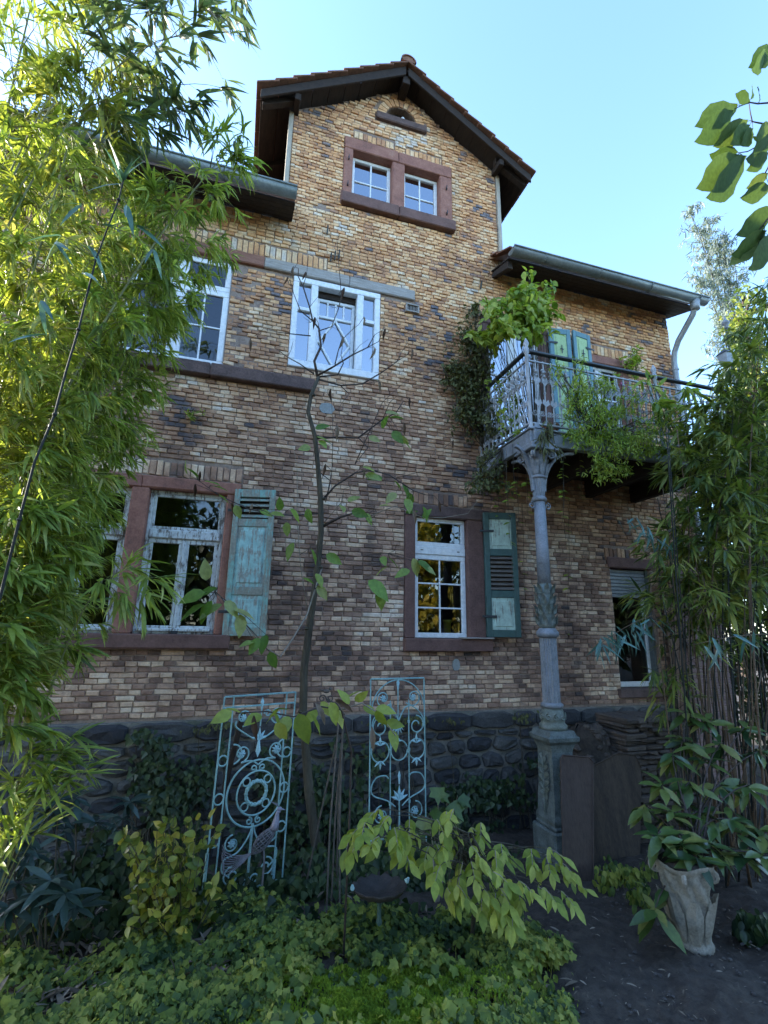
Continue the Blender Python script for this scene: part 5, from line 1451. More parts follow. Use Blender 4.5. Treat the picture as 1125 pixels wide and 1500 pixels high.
# far pale building at the right edge
b0 = at(1232, 440, 22.0); b0.y = 22
t = thing('pale_building', (b0.x, 22, 0), 'pale rendered building glimpsed behind leaves at the right edge', 'building')
MB().box(b0.x - 1.0, b0.x + 7, 22, 30, -.5, 19.6).build('wall', PALEWALL, t)
MB().hexa([(b0.x-1.3,21.7,19.61),(b0.x+7.3,21.7,19.61),(b0.x+7.3,30.3,19.61),(b0.x-1.3,30.3,19.61),(b0.x+1,24,21.6),(b0.x+5,24,21.6),(b0.x+5,28,21.6),(b0.x+1,28,21.6)]).build('roof', TILE, t)
for k in range(4):
    for j in range(3): MB().box(b0.x + .2 + j*1.6, b0.x + 1.1 + j*1.6, 21.96, 21.99, 2 + k*3.4, 3.6 + k*3.4).build('window', WOODDARK, t)

# ================================================================== vegetation
def arr(l): return np.array([tuple(q) for q in l], float)
class Leaves:
    def __init__(s): s.p = []; s.d = []; s.n = []; s.s = []
    def add(s, p, d, n, size): s.p.append(tuple(p)); s.d.append(tuple(d)); s.n.append(tuple(n)); s.s.append(size)
    def stuff(s, name, tmpl, mat, parent, kind='stuff'):
        if s.p: return scatter(name, tmpl, np.array(s.p), np.array(s.d), np.array(s.n), s.s, mat, parent, kind)
    def objs(s, parent, tname, tmpl, mat, name='leaf'):
        if s.p: leaf_objs(parent, tname, tmpl, mat, np.array(s.p), np.array(s.d), np.array(s.n), s.s, name)
def rv(a=1.0): return Vector((rnd.gauss(0,a), rnd.gauss(0,a), rnd.gauss(0,a)))
def bez(a, b, c, n):
    a, b, c = Vector(a), Vector(b), Vector(c)
    return [a*(1-t)**2 + b*2*t*(1-t) + c*t*t for t in [i/n for i in range(n+1)]]
def along(pts, t):
    f = t*(len(pts)-1); i = min(int(f), len(pts)-2)
    return pts[i].lerp(pts[i+1], f - i)

def spray(L, tw, start, d, length, leafsize, nleaf=5, ntwig=3, droop=.35, r=.003):
    """a side branch with twigs that end in fans of hanging bamboo leaves"""
    d = d.normalized(); end = start + d*length + Vector((0,0,-droop*length*.45))
    path = bez(start, start + d*length*.55 + Vector((0,0,.08*length)), end, 4)
    tw.tube(path, [r, r, r*.8, r*.6, r*.4], 3, cap=False)
    for k in range(ntwig + 1):
        t = 1.0 if k == 0 else rnd.uniform(.3, .95)
        b = along(path, t)
        td = (d + rv(.45) + Vector((0,0,-.05))).normalized() if k else (path[-1]-path[-2]).normalized()
        tl_ = rnd.uniform(.06,.16) if k else .04
        e = b + td*tl_
        tw.tube([b, e], [r*.5, r*.3], 3, cap=False)
        for j in range(nleaf):
            ld = (td + rv(.42) + Vector((0,0,-droop - .12))).normalized()
            L.add(b.lerp(e, rnd.uniform(.35,1)), ld, (rv(.35) + Vector((0,-.15,1))), leafsize*rnd.uniform(.6,1.2))
def bamboo(base, ctrl, tip, r, leafsize, lmat, cmat, label, group, start=.3, nbr=2, blen=(.3,.6), step=.24, nleaf=5, ntwig=3, tmpl=T_BAMBOO, dens=1.0, bias=None, zmin=-9):
    t = thing('bamboo', tuple(base), label, 'bamboo', group)
    path = bez(base, ctrl, tip, 22)
    ln = sum((b-a).length for a, b in zip(path, path[1:]))
    rad = [r*(1 - .8*(i/22)**1.3) for i in range(23)]
    mb = MB().tube(path, rad, 7)
    k = int(ln/step); tw = MB(); L = Leaves()
    for i in range(1, k):
        f = i/k; p = along(path, f); rr = r*(1 - .8*f**1.3)
        q = along(path, min(1, f + .006)); dr = (q - p).normalized()
        mb.tube([p - dr*.006, p, p + dr*.006], [rr*1.02, rr*1.22, rr*1.02], 7)
        if f < start or p.z < zmin: continue
        for j in range(nbr):
            if rnd.random() > dens: continue
            a = rnd.uniform(0, 2*PI); el = rnd.uniform(.2, .9)
            d = Vector((math.cos(a)*math.cos(el), math.sin(a)*math.cos(el), math.sin(el)*(1 - .7*f)))
            if bias is not None: d = d + bias*.35
            spray(L, tw, p, d, rnd.uniform(*blen)*(1.15 - .5*f), leafsize, nleaf, ntwig)
    mb.build('culm', cmat, t, smooth=True)
    tw.build('twigs', cmat, t, smooth=True, kind='stuff')
    L.stuff('foliage', tmpl, lmat, t)
    return t
G_LEFT = 'bamboo stems of the dense stand left of the house'
LB = 'leafy yellow green bamboo stem in the dense stand before the left end of the house'
left = [  # base pixel and depth, tip pixel and depth
    ((-170,1080,3.0),(330,225,3.3)), ((-120,1080,3.3),(265,290,3.5)), ((-60,1080,3.5),(255,400,3.7)), ((-140,1080,2.8),(150,40,3.0)),
    ((-220,1080,2.7),(60,-60,2.8)), ((-60,1080,3.8),(205,510,3.9)), ((-20,1080,4.0),(175,600,4.1)), ((-50,1080,3.6),(75,720,3.6)),
    ((-120,1080,3.0),(60,330,3.0)), ((-160,1080,3.6),(120,180,3.8)), ((-50,1080,3.1),(90,560,3.1)), ((-90,1080,4.2),(230,330,4.3)),
    ((-70,1080,3.4),(25,860,3.3)), ((-70,1080,3.0),(40,700,2.9)), ((-30,1080,4.2),(130,420,4.3)), ((-190,1080,3.2),(30,120,3.3)), ((-70,1080,3.9),(170,240,4.0)),
    ((-60,1080,3.2),(30,800,3.1)), ((-60,1080,3.7),(10,900,3.6)), ((-100,1080,3.5),(300,330,3.6)), ((-80,1080,3.1),(20,480,3.0))]
for b, e in left:
    B = at(*b); B.z = gz(B.x, B.y) - .05; E = at(*e)
    bamboo(B, Vector((B.x*.92 + E.x*.08, (B.y + E.y)/2, B.z*.42 + E.z*.58)), E, rnd.uniform(.011,.016), rnd.uniform(.10,.16), rnd.choice([L_BAM, L_BAM, L_BAM2]), CULM, LB, G_LEFT, start=.12, nbr=3, blen=(.2,.5), step=.135, nleaf=7, ntwig=3, zmin=1.5, tmpl=rnd.choice([T_BAMBOO, T_BAMBOO_WIDE, T_BAMBOO_CURL]))
# long sprays reaching out to the right of the stand
t = thing('bamboo', tuple(at(-10, 1080, 3.0)), 'bamboo with a single leafy spray reaching across the sandstone mullion', 'bamboo')
B = at(20, 1080, 3.2); B.z = gz(B.x, B.y) - .05
mb = MB(); L = Leaves(); tw = MB()
pa = bez(B, at(60, 960, 3.1), at(150, 850, 3.0), 12); mb.tube(pa, [.009 - .0005*i for i in range(13)], 6)
for (px, py) in ((235, 845), (215, 870), (190, 830), (175, 870), (150, 850)):
    E = at(px, py, 2.95); spray(L, tw, pa[-1].lerp(E, .15), (E - pa[-1]) if (E - pa[-1]).length > .05 else Vector((1,0,0)), max(.1, (E - pa[-1]).length*.85), .15, 7, 4, .3)
for (px, py) in ((110, 990), (150, 1030), (115, 1045), (60, 1000), (90, 1060), (40, 1050), (20, 960), (70, 950), (130, 960), (30, 1080)):
    E = at(px, py, 2.9); spray(L, tw, pa[2], (E - pa[2]), (E - pa[2]).length*.9, .17, 6, 4, .5)
mb.build('culm', CULM, t, smooth=True); tw.build('twigs', CULM, t, kind='stuff'); L.stuff('foliage', T_BAMBOO, L_BAM, t)
# darker stem that leans in near the camera, broad blue green leaves
B = at(-60, 900, 1.9); B.z = gz(B.x, B.y)
t = thing('bamboo', tuple(B), 'near dark stemmed bamboo with broad blue green leaves leaning across the stand', 'bamboo')
pa = [q + rv(.004) for q in bez(B, at(50, 640, 1.95), at(185, 255, 2.0), 18)]
mb = MB().tube(pa, [.0068 - .00022*i for i in range(19)], 7)
for i in range(3, 18, 2): mb.tube([pa[i] - Vector((0,0,.005)), pa[i], pa[i] + Vector((0,0,.005))], [.0065,.0088,.0065], 7)
mb.build('culm', CULM_DARK, t, smooth=True)
L = Leaves(); tw = MB()
for (px, py, ex, ey, n) in ((90,345,40,350,2),(80,355,110,370,2),(120,300,60,300,2),(150,330,190,325,2),(130,360,160,380,3),(60,440,70,480,2),(180,270,150,215,4),(180,265,195,235,4),(185,300,200,350,2),(120,400,150,420,2),(70,490,30,480,2),(200,330,255,370,2),(225,365,215,385,2)):
    a = at(px, py, 2.0); e = at(ex, ey, 1.95)
    k = min(pa, key=lambda q: (q - a).length)
    tw.tube([k, k.lerp(a,.5) + Vector((0,0,.02)), a], [.0022,.0018,.0014], 4); d = e - a
    for j in range(n): L.add(a, d.normalized() + rv(.3) - Vector((0,0,.25)), rv(.3) + Vector((0,-.6,.8)), rnd.uniform(.10,.17))
tw.build('twigs', CULM, t, kind='stuff'); L.objs(t, 'bamboo_wide', T_BAMBOO_WIDE, L_BLUE)
# dark hanging foliage at the top
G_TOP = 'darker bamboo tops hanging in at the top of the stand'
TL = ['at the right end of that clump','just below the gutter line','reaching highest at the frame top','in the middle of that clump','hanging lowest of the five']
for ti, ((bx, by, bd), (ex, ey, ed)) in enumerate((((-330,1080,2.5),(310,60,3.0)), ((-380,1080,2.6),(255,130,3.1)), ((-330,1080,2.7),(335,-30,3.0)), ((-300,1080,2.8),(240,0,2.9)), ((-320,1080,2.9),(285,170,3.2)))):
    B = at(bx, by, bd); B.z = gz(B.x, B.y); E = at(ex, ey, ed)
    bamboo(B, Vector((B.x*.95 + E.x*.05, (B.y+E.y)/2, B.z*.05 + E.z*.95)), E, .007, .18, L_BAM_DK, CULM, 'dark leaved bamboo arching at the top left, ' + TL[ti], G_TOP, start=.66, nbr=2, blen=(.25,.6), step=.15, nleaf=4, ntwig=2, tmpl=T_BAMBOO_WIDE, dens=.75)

# ---- right-hand stand
G_RIGHT = 'leafy bamboo stems of the stand right of the column'
LR = 'dark stemmed leafy bamboo in the stand at the right of the path'
right = [((1040,1300,3.9),(1020,610,3.9)), ((1075,1310,3.7),(1045,555,3.6)), ((1100,1310,3.5),(1085,520,3.4)), ((1125,1310,3.9),(1075,590,4.0)), ((1135,1310,3.3),(1125,440,3.2)),
         ((1155,1310,3.7),(1125,540,3.7)), ((1060,1300,4.2),(1050,660,4.3)), ((1080,1310,4.1),(1005,660,3.9)), ((1175,1310,3.5),(1150,400,3.4)), ((1115,1310,4.3),(1110,630,4.4)), ((1010,1300,4.0),(985,790,3.8)), ((1050,1300,3.6),(1100,560,3.5)), ((1180,1310,3.9),(1120,480,4.0)), ((1150,1310,4.2),(1130,640,4.3))]
for b, e in right:
    B = at(*b); B.z = gz(B.x, B.y) - .05; E = at(*e)
    bamboo(B, Vector((B.x*.9 + E.x*.1, (B.y + E.y)/2, B.z*.4 + E.z*.6)), E, rnd.uniform(.007,.012), .2, L_BAM_R, rnd.choice([CULM_DARK, CULM_DARK, CULM_TAN]), LR, G_RIGHT, start=.4, nbr=3, blen=(.2,.5), step=.17, nleaf=5, ntwig=2, tmpl=rnd.choice([T_BAMBOO, T_BAMBOO_WIDE]), dens=.85, bias=Vector((-.1,-.2,0)))
G_CANE = 'bare bamboo canes of the stand right of the column'
for k in range(64):
    y = rnd.uniform(3.4, 4.7); bx = rnd.uniform(1010, 1200)
    B = at(bx, 1300, y); B.z = gz(B.x, B.y) - .05
    E = B + Vector((rnd.gauss(.25,.35), rnd.uniform(-.3,.3), rnd.uniform(1.6, 4.4)))
    t = thing('bamboo_cane', tuple(B), 'thin bare bamboo cane among the crowded stems right of the path', 'bamboo cane', G_CANE)
    pa = bez(B, (B*.5 + E*.5) + Vector((rnd.uniform(-.12,.02), 0, 0)), E, 8)
    mb = MB().tube(pa, [rnd.uniform(.006,.010)*(1 - .06*i) for i in range(9)], 6)
    for i in range(1, 8): mb.tube([pa[i] - Vector((0,0,.006)), pa[i], pa[i] + Vector((0,0,.006))], [.007,.0115,.007], 6)
    mb.build('culm', CULM_TAN if k % 3 else CULM_DARK, t, smooth=True)
def low_spray(pts, label, mat, tmpl, tname, nl, size, obj=True):
    """a low arching branch with hanging bamboo leaves: start, end pixels"""
    (sx, sy, sy_), (ex, ey, ey_) = pts
    S = at(sx, sy, sy_); E = at(ex, ey, ey_); B = Vector((S.x, S.y, gz(S.x, S.y)))
    t = thing('bamboo', tuple(B), label, 'bamboo')
    pa = bez(B, Vector((S.x, S.y, S.z)), S, 8)[:-1] + bez(S, S.lerp(E, .5) + Vector((0,0,.06)), E, 6)
    MB().tube(pa, [.0065 - .0003*i for i in range(len(pa))], 5).build('culm', CULM_TAN, t, smooth=True)
    L = Leaves()
    for i in range(nl):
        p = S.lerp(E, rnd.uniform(.1, 1.0)) + Vector((rnd.uniform(-.05,.05), rnd.uniform(-.08,.05), rnd.uniform(-.04,.06)))
        L.add(p, Vector((rnd.uniform(-1,1), rnd.uniform(-.8,.2), rnd.uniform(-1.1,-.3))), rv(.5) + Vector((0,-.8,.5)), size*rnd.uniform(.7,1.15))
    L.objs(t, tname, tmpl, mat)
low_spray(((960,900,3.6),(870,950,3.5)), 'low bamboo branch with drooping bluish leaves before the roller blind window', L_BLUE, T_BAMBOO, 'bamboo', 46, .19)
low_spray(((1160,930,2.7),(1015,945,2.6)), 'bamboo branch with a few long broad hanging leaves at the right edge', L_BLUE, T_BAMBOO_WIDE, 'bamboo_wide', 11, .20)
low_spray(((980,800,3.7),(910,760,3.5)), 'thin bamboo branch with pale green leaves under the balcony end', L_BLUE, T_BAMBOO, 'bamboo', 24, .17)

# ---- young tree with few leaves in front of the wall
tb = at(466, 1262, 4.9)
tree = thing('young_tree', (tb.x, tb.y, gz(tb.x, tb.y)), 'slender young tree with crooked bare twigs and few leaves before the brick wall', 'tree')
LIMBS = []
def limb(pxs, r0, r1, y0, y1, mat=BARK, name='branch', n=6, sub=True):
    P = [at(px, py, y0 + (y1 - y0)*i/(len(pxs)-1)) + (Vector((0,0,0)) if i in (0,) else rv(.006)) for i, (px, py) in enumerate(pxs)]
    m = len(P)
    MB().tube(P, [r0 + (r1 - r0)*i/(m-1) for i in range(m)], n).build(name, mat, tree, smooth=True)
    LIMBS.extend([P[i].lerp(P[i+1], k/4) for i in range(m-1) for k in range(4)] + [P[-1]])
    return P
trunk = limb([(468,1275),(463,1230),(452,1160),(446,1100),(444,1040),(446,980),(452,920),(459,880),(466,830),(470,780),(469,730),(466,680),(461,640),(452,605),(455,580),(465,552)], .046, .019, 4.9, 4.9, BARK, 'trunk', 12)
for i in range(2, 15, 2):
    c = trunk[i]; MB().ball(c + Vector((rnd.choice((-1,1))*.03, -.02, 0)), (.022,.022,.016), 7, 5).build('knot', BARK, tree, smooth=True)
ends = []; TIPS = []
YB = 4.9
for pts, r, yy in (
    ([(465,552),(461,530),(469,508),(466,482),(458,470),(455,450),(444,420),(437,405)], .016, 4.8), ([(458,470),(441,455),(431,432),(424,415)], .008, 4.85),
    ([(465,550),(488,537),(515,521),(540,508),(547,490)], .014, 4.7), ([(468,552),(495,548),(505,532),(500,520)], .012, 4.75), ([(468,556),(500,566),(530,562),(560,546),(580,530),(588,515)], .012, 4.6),
    ([(455,492),(432,490),(408,486),(385,482)], .008, 5.0), ([(466,485),(485,478),(496,452),(500,435),(497,410),(494,360),(495,345)], .007, 4.7), ([(460,548),(440,533),(421,524),(405,510)], .009, 4.95),
    ([(500,566),(512,578),(500,592)], .007, 4.6), ([(490,537),(495,515),(500,498),(520,480),(522,462)], .007, 4.7), ([(540,508),(555,500),(565,470)], .005, 4.6),
    ([(460,642),(500,639),(525,641),(560,616),(580,604),(592,588)], .013, 4.65), ([(525,641),(536,656),(520,682)], .008, 4.55), ([(560,616),(570,590),(582,578)], .005, 4.6),
    ([(470,735),(490,711),(520,691),(545,688),(570,696),(605,720),(625,725)], .012, 4.55), ([(470,772),(498,757),(520,751),(537,758)], .017, 4.7), ([(470,812),(520,816),(568,812)], .006, 4.6),
    ([(468,752),(430,756),(400,752),(362,746),(322,726),(290,702)], .008, 4.4), ([(466,690),(485,705),(478,735),(485,690),(487,640),(486,600)], .006, 4.7), ([(520,680),(560,590),(590,560)], .005, 4.7), ([(580,700),(620,690),(640,655)], .004, 4.6)):
    P = limb(pts, r, r*.35, YB, yy, BARK_DARK)
    ends.append(P)
    for i in range(2, len(P)):
        if rnd.random() < .75:
            d = (P[i] - P[i-1]).normalized() + rv(.55); q = P[i] + d.normalized()*rnd.uniform(.08,.26); m = P[i].lerp(q, .5) + rv(.02)
            MB().tube([P[i], m, q], [r*.3, .0028, .0018], 4).build('twig', BARK_DARK, tree); TIPS.append(q)
            if rnd.random() < .5:
                q2 = m + (d + rv(.7)).normalized()*.12; MB().tube([m, q2], [.0024,.0014], 4).build('twig', BARK_DARK, tree)
for pts, r, yy in (([(537,758),(580,741),(618,756),(650,757),(685,752),(700,735)], .006, 4.3), ([(472,830),(450,900),(430,930),(410,962),(385,945),(345,893),(318,866)], .008, 3.4), ([(452,905),(440,830),(437,760),(436,690),(432,660)], .005, 4.7), ([(475,765),(500,735),(505,715),(540,700),(555,705)], .005, 4.4)):
    limb(pts, r, r*.4, YB, yy, BARK_PALE)
L = Leaves(); LD = Leaves()
def tl_(px, py, y, s, dx=0, dz=-.6): L.add(at(px, py, y), Vector((dx + rnd.uniform(-.5,.5), rnd.uniform(-.5,.2), dz + rnd.uniform(-.3,.3))), rv(.4) + Vector((0,-.7,.7)), s)
for q in ((462,628,1,.2),(468,645,.2,-.6),(463,640,.9,-.1),(455,655,-.9,-.4),(560,628,.4,.5),(570,612,.6,.3),(575,632,.2,-.6),(583,640,.8,-.3),(590,646,.6,-.6),(565,605,.8,.2),(550,692,-.6,0),(535,695,.5,-.4),(577,704,.6,-.1),(590,710,.6,-.5),(600,722,.2,-.6),(596,730,-.2,-.7),(580,722,-.5,-.4),(560,700,-.8,.1),(540,640,.6,-.2),(500,740,-.4,-.4),(515,748,.4,-.5),(510,735,.3,.3),(535,752,.4,-.7),(555,742,.6,-.1),(595,752,.5,.3),(620,742,.1,-.9),(620,760,.5,.1),(450,745,-.2,-.8),(430,795,-.6,-.7),(455,803,.2,-.8),(478,812,.3,-.6),(560,815,-.3,-.7),(570,818,.4,-.6),(568,830,-.3,-.5),(425,745,.5,-.3),(380,748,.6,-.3),(463,840,.3,-.8),(460,856,-.5,-.2),(465,858,.3,-.5)):
    tl_(q[0], q[1], 4.62, rnd.uniform(.13,.19), q[2], q[3])
for (px, py, s, dx, dz) in ((540,850,.24,.7,-.4),(555,860,.2,.6,-.4),(605,818,.17,-.3,-.6),(612,822,.17,.5,-.4),(618,828,.15,.9,-.4),(600,835,.15,-.7,-.5)): tl_(px, py, 3.9, s, dx, dz)
for (px, py, s, dx, dz) in ((290,700,.14,-.6,.3),(300,705,.16,.5,-.4),(312,712,.14,.8,-.3),(275,695,.13,-.6,.5),(320,725,.12,.4,-.7),(345,740,.13,.6,-.4),(395,752,.15,.7,-.1),(410,748,.13,-.3,.4),(420,765,.13,-.3,-.8)): tl_(px, py, 4.3, s, dx, dz)
for (px, py, s, dx, dz) in ((318,862,.16,-.9,.0),(300,868,.17,-.9,-.1),(302,850,.14,.2,.7),(310,880,.16,-.4,-.8),(325,885,.17,-.9,-.5),(330,880,.14,.4,-.6),(342,893,.15,.6,-.5),(352,900,.15,-.2,-.9),(300,885,.18,-.8,-.5),(380,935,.12,-.5,-.7),(390,930,.13,.1,-.9),(372,940,.1,-.9,-.3),(395,955,.12,.5,-.7)): tl_(px, py, 3.35, s, dx, dz)
def stalks(LL, mat):
    mb = MB()
    for p in LL.p:
        p = Vector(p); q = min(LIMBS, key=lambda a: (a - p).length); d = (q - p).length
        if .015 < d < .75: mb.tube([q, q.lerp(p, .5) + rv(.012*min(1, d*4)) + Vector((0,0,.03*d)), p], [.0032, .0024, .0016], 4)
    mb.build('leaf_stalks', mat, tree, kind='stuff')
stalks(L, BARK_DARK)
L.objs(tree, 'ovate', T_OVATE, L_TREE)
for q in TIPS:
    if rnd.random() < .5: LD.add(q, Vector((rnd.uniform(-.25,.25), rnd.uniform(-.2,.2), -1)), rv(.5) + Vector((0,-1,0)), rnd.uniform(.09,.15))
LD.objs(tree, 'dead', T_DEAD, L_DEAD, 'withered_leaf')
# near branch with big yellowish leaves crossing the trellises
B = at(505, 1330, 3.3); B.z = gz(B.x, B.y)
t = thing('leafy_sapling', tuple(B), 'low sapling with large pale green and whitish leaves crossing before the trunk and left trellis', 'sapling')
P = [B] + [at(*q) for q in ((512,1200,3.25),(515,1100,3.2),(500,1040,3.15),(470,1035,3.1),(430,1050,3.05),(390,1042,3.0),(345,1045,3.0))]
MB().tube(P, [.007,.006,.006,.005,.005,.004,.004,.003], 6).build('stem', BARK_DARK, t, smooth=True)
P2 = [P[3], at(530,1030,3.1), at(555,1045,3.05), at(580,1078,3.0)]
MB().tube(P2, [.006,.005,.004,.003], 5).build('stem', BARK_PALE, t, smooth=True)
L = Leaves(); LD = Leaves()
for (px, py, dx, dz, s) in ((345,1040,-.9,-.4,.17),(352,1045,-.5,.3,.15),(380,1045,-1,-.4,.19),(392,1048,.3,-.9,.17),(400,1052,.9,-.5,.16),(430,1045,-.4,-.9,.17),(440,1042,.2,-1,.2),(450,1040,.7,-.7,.17),(425,1040,-.5,.4,.13),(465,1035,.5,-.9,.17),(478,1030,.8,-.6,.16),(490,1035,.3,-.9,.18),(505,1030,.6,.4,.13),(512,1028,-.4,.5,.12),(520,1030,.8,.5,.14),(530,1028,.9,-.5,.15),(545,1040,.9,-.4,.16),(555,1050,.3,-.9,.15),(575,1070,.5,-.6,.14),(560,1060,.9,-.3,.13),(470,1045,-.5,-.8,.15),(415,1050,-.8,-.2,.16)):
    L.add(at(px + rnd.uniform(-8,8), py + rnd.uniform(-12,8), 3.05 + rnd.uniform(-.15,.15)), Vector((dx + rnd.uniform(-.4,.4), rnd.uniform(-.7,.2), dz + rnd.uniform(-.4,.3))), rv(.6) + Vector((0,-.6,.8)), s*rnd.uniform(.62,.95))
for (px, py, dx, dz) in ((372,1048,.1,-1),(462,1030,.5,-.7),(490,1025,.9,-.4),(545,1065,0,-1)): LD.add(at(px, py, 3.02), Vector((dx, -.3, dz)), Vector((rnd.uniform(-.4,.4),-1,.3)), .13)
L.objs(t, 'ovate', T_OVATE, L_ASH); LD.objs(t, 'dead', T_DEAD, L_DEAD, 'withered_leaf')

# ---- yellow green shrub with compound leaves over the bird bath
B = at(690, 1425, 3.3); B.z = gz(B.x, B.y)
ash = thing('yellow_green_shrub', tuple(B), 'bright yellow green shrub with drooping compound leaves hanging over the bird bath', 'shrub')
L = Leaves()
hub = at(690, 1235, 3.15)
MB().tube([B, B.lerp(hub, .5) + Vector((.03,0,0)), hub], [.016,.012,.009], 7).build('stem', BARK, ash, smooth=True)
spots = [(535,1205),(570,1195),(600,1200),(555,1225),(592,1232),(515,1220),(640,1200),(628,1240),(655,1222),(690,1212),(645,1268),(690,1262),(720,1245),(700,1295),(735,1280),(725,1315),(760,1290),(775,1250),(800,1255),(820,1262),(822,1305),(795,1300),(665,1185),(612,1222),(675,1300),(750,1330),(585,1212),(735,1240),(655,1300),(700,1240),(730,1310),(672,1285)]
for (px, py) in spots + [(a + rnd.uniform(-16,16), b + rnd.uniform(-14,14)) for a, b in spots]:
    y = 3.1 - rnd.uniform(-.18,.25); c = at(px, py, y); src = hub.lerp(B, rnd.uniform(-.1,.35))
    out = c - src; m = src.lerp(c, .55) + Vector((0,.08,.02 + .06*rnd.random()))
    pa = bez(src, m, c, 6)
    MB().tube(pa, [.005,.0045,.004,.0035,.003,.0025,.002], 4).build('branch', BARK, ash, smooth=True)
    hd = Vector((out.x*.7 + rnd.uniform(-.5,.5), out.y*.5 - .35, -.35 + rnd.uniform(-.25,.2))).normalized()
    e = c + hd*.09
    MB().tube([c, c.lerp(e,.5) + Vector((0,0,.01)), e], [.0025,.002,.0015], 4).build('leaf_stalk', BARK_PALE, ash)
    sd = hd.cross(Vector((0,0,1))).normalized()
    for f in (0, .45, .8):
        for s in (-1, 1):
            if rnd.random() < .94: L.add(c.lerp(e, f), hd*.6 + sd*s*.75 + rv(.22) + Vector((0,0,-.42)), rv(.4) + Vector((0,-.5,.8)), rnd.uniform(.05,.10))
    L.add(e, hd + rv(.12), rv(.2) + Vector((0,-.4,.9)), rnd.uniform(.075,.11))
L.objs(ash, 'ash', leaf_template([(0,.02),(.15,.13),(.4,.24),(.62,.22),(.82,.12),(1,.004)], .2, .2, .006), L_ASH, 'leaflet')
# maple-like green leaves behind it
B = at(640, 1330, 3.9); B.z = gz(B.x, B.y)
t = thing('maple_seedling', tuple(B), 'small dark green seedling with lobed leaves behind the yellow green shrub', 'seedling')
L = Leaves()
for (px, py) in ((640,1160),(655,1175),(630,1185),(625,1195),(650,1190),(615,1205),(670,1165),(640,1150)):
    c = at(px, py, 3.9); MB().tube([B, B.lerp(c,.6) + Vector((.02,0,.05)), c], [.005,.003,.002], 4).build('stem', BARK_PALE, t)
    L.add(c, Vector((rnd.uniform(-.6,.6), -.6, -.4)), rv(.2) + Vector((0,-.6,.8)), rnd.uniform(.13,.2))
L.objs(t, 'lobed', T_LOBED, L_IVY if False else L_LAUREL)

# ---- glossy shrub at the planter
B = at(1015, 1265, 2.95); B.z = .58
sh = thing('glossy_shrub', tuple(B), 'broad leaved glossy evergreen shrub growing above the carved stone planter', 'shrub')
L = Leaves()
for (px, py, y, n) in ((1000,1082,3.4,7),(1030,1110,3.3,8),(985,1105,3.3,7),(970,1150,3.2,8),(1010,1145,3.2,8),(1055,1150,3.2,8),(1095,1150,3.1,8),(1110,1100,3.3,7),(985,1190,3.1,8),(1030,1190,3.1,9),(1070,1200,3.0,9),(1110,1215,3.0,8),(965,1225,3.0,8),(1000,1232,2.9,10),(1040,1235,2.9,9),(1085,1245,2.9,8),(1115,1250,2.8,7),(1020,1255,2.85,8),(1005,1045,3.6,6),(1035,1055,3.5,7),(1055,1090,3.3,6),(960,1330,2.9,7),(945,1180,3.3,5),(1090,1065,3.4,6)):
    c = at(px, py, y); src = B + Vector((rnd.uniform(-.06,.06), rnd.uniform(-.06,.06), -.02))
    pa = bez(src, src.lerp(c, .5) + Vector((0,.1,.15 if py < 1240 else .03)), c, 6)
    MB().tube(pa, [.008,.0075,.007,.006,.0055,.005,.004], 5).build('stem', BARK_DARK, sh, smooth=True)
    n += 5
    for k in range(n):
        a = 2*PI*k/n*1.6 + rnd.uniform(-.3,.3); el = rnd.uniform(-.75,.5)
        d = Vector((math.cos(a)*math.cos(el), math.sin(a)*math.cos(el)*.9 - .15, math.sin(el)))
        L.add(c + Vector((0,0,rnd.uniform(-.04,.01))), d, Vector((0,-.25,1)) + rv(.25), rnd.uniform(.14,.22))
L.objs(sh, 'elliptic', leaf_template([(0,.02),(.18,.085),(.42,.165),(.65,.15),(.85,.07),(1,.003)], .25, .22, .006), L_LAUREL)

# ---- dusky rhododendrons in the lower left
wh = {0: [(110,1170),(85,1190),(140,1205),(95,1215),(70,1185)], 1: [(20,1235),(5,1265),(45,1250),(30,1225)], 2: [(75,1290),(95,1310),(50,1310),(25,1295),(65,1330),(110,1330),(15,1330)], 3: [(190,1175),(165,1215),(150,1240),(180,1200)]}
labs = ['upright dusky rhododendron with upturned leaves before the dark stone plinth', 'dusky rhododendron at the left edge under the rubble stones', 'lowest dusky rhododendron with long spreading bluish leaves above the leaf litter', 'small dusky rhododendron beside the ivy at the plinth']
for i, ws in wh.items():
    y = (4.6, 4.2, 3.9, 4.7)[i]
    B = at(ws[0][0], ws[0][1] + 90, y); B.z = gz(B.x, B.y)
    t = thing('rhododendron', tuple(B), labs[i], 'rhododendron', 'rhododendrons in the lower left')
    L = Leaves()
    for (px, py) in ws:
        c = at(px, py, y + rnd.uniform(-.15,.15)); MB().tube([B, B.lerp(c,.5) + rv(.03), c], [.008,.006,.004], 5).build('stem', BARK, t)
        for k in range(11):
            a = 2*PI*k/11 + rnd.uniform(-.2,.2); el = rnd.uniform(-.7,.7)
            L.add(c, Vector((math.cos(a)*math.cos(el), math.sin(a)*math.cos(el), math.sin(el))), Vector((0,-.3,1)) + rv(.15), rnd.uniform(.14,.22))
    L.objs(t, 'lance', T_LANCE, L_RHODO)

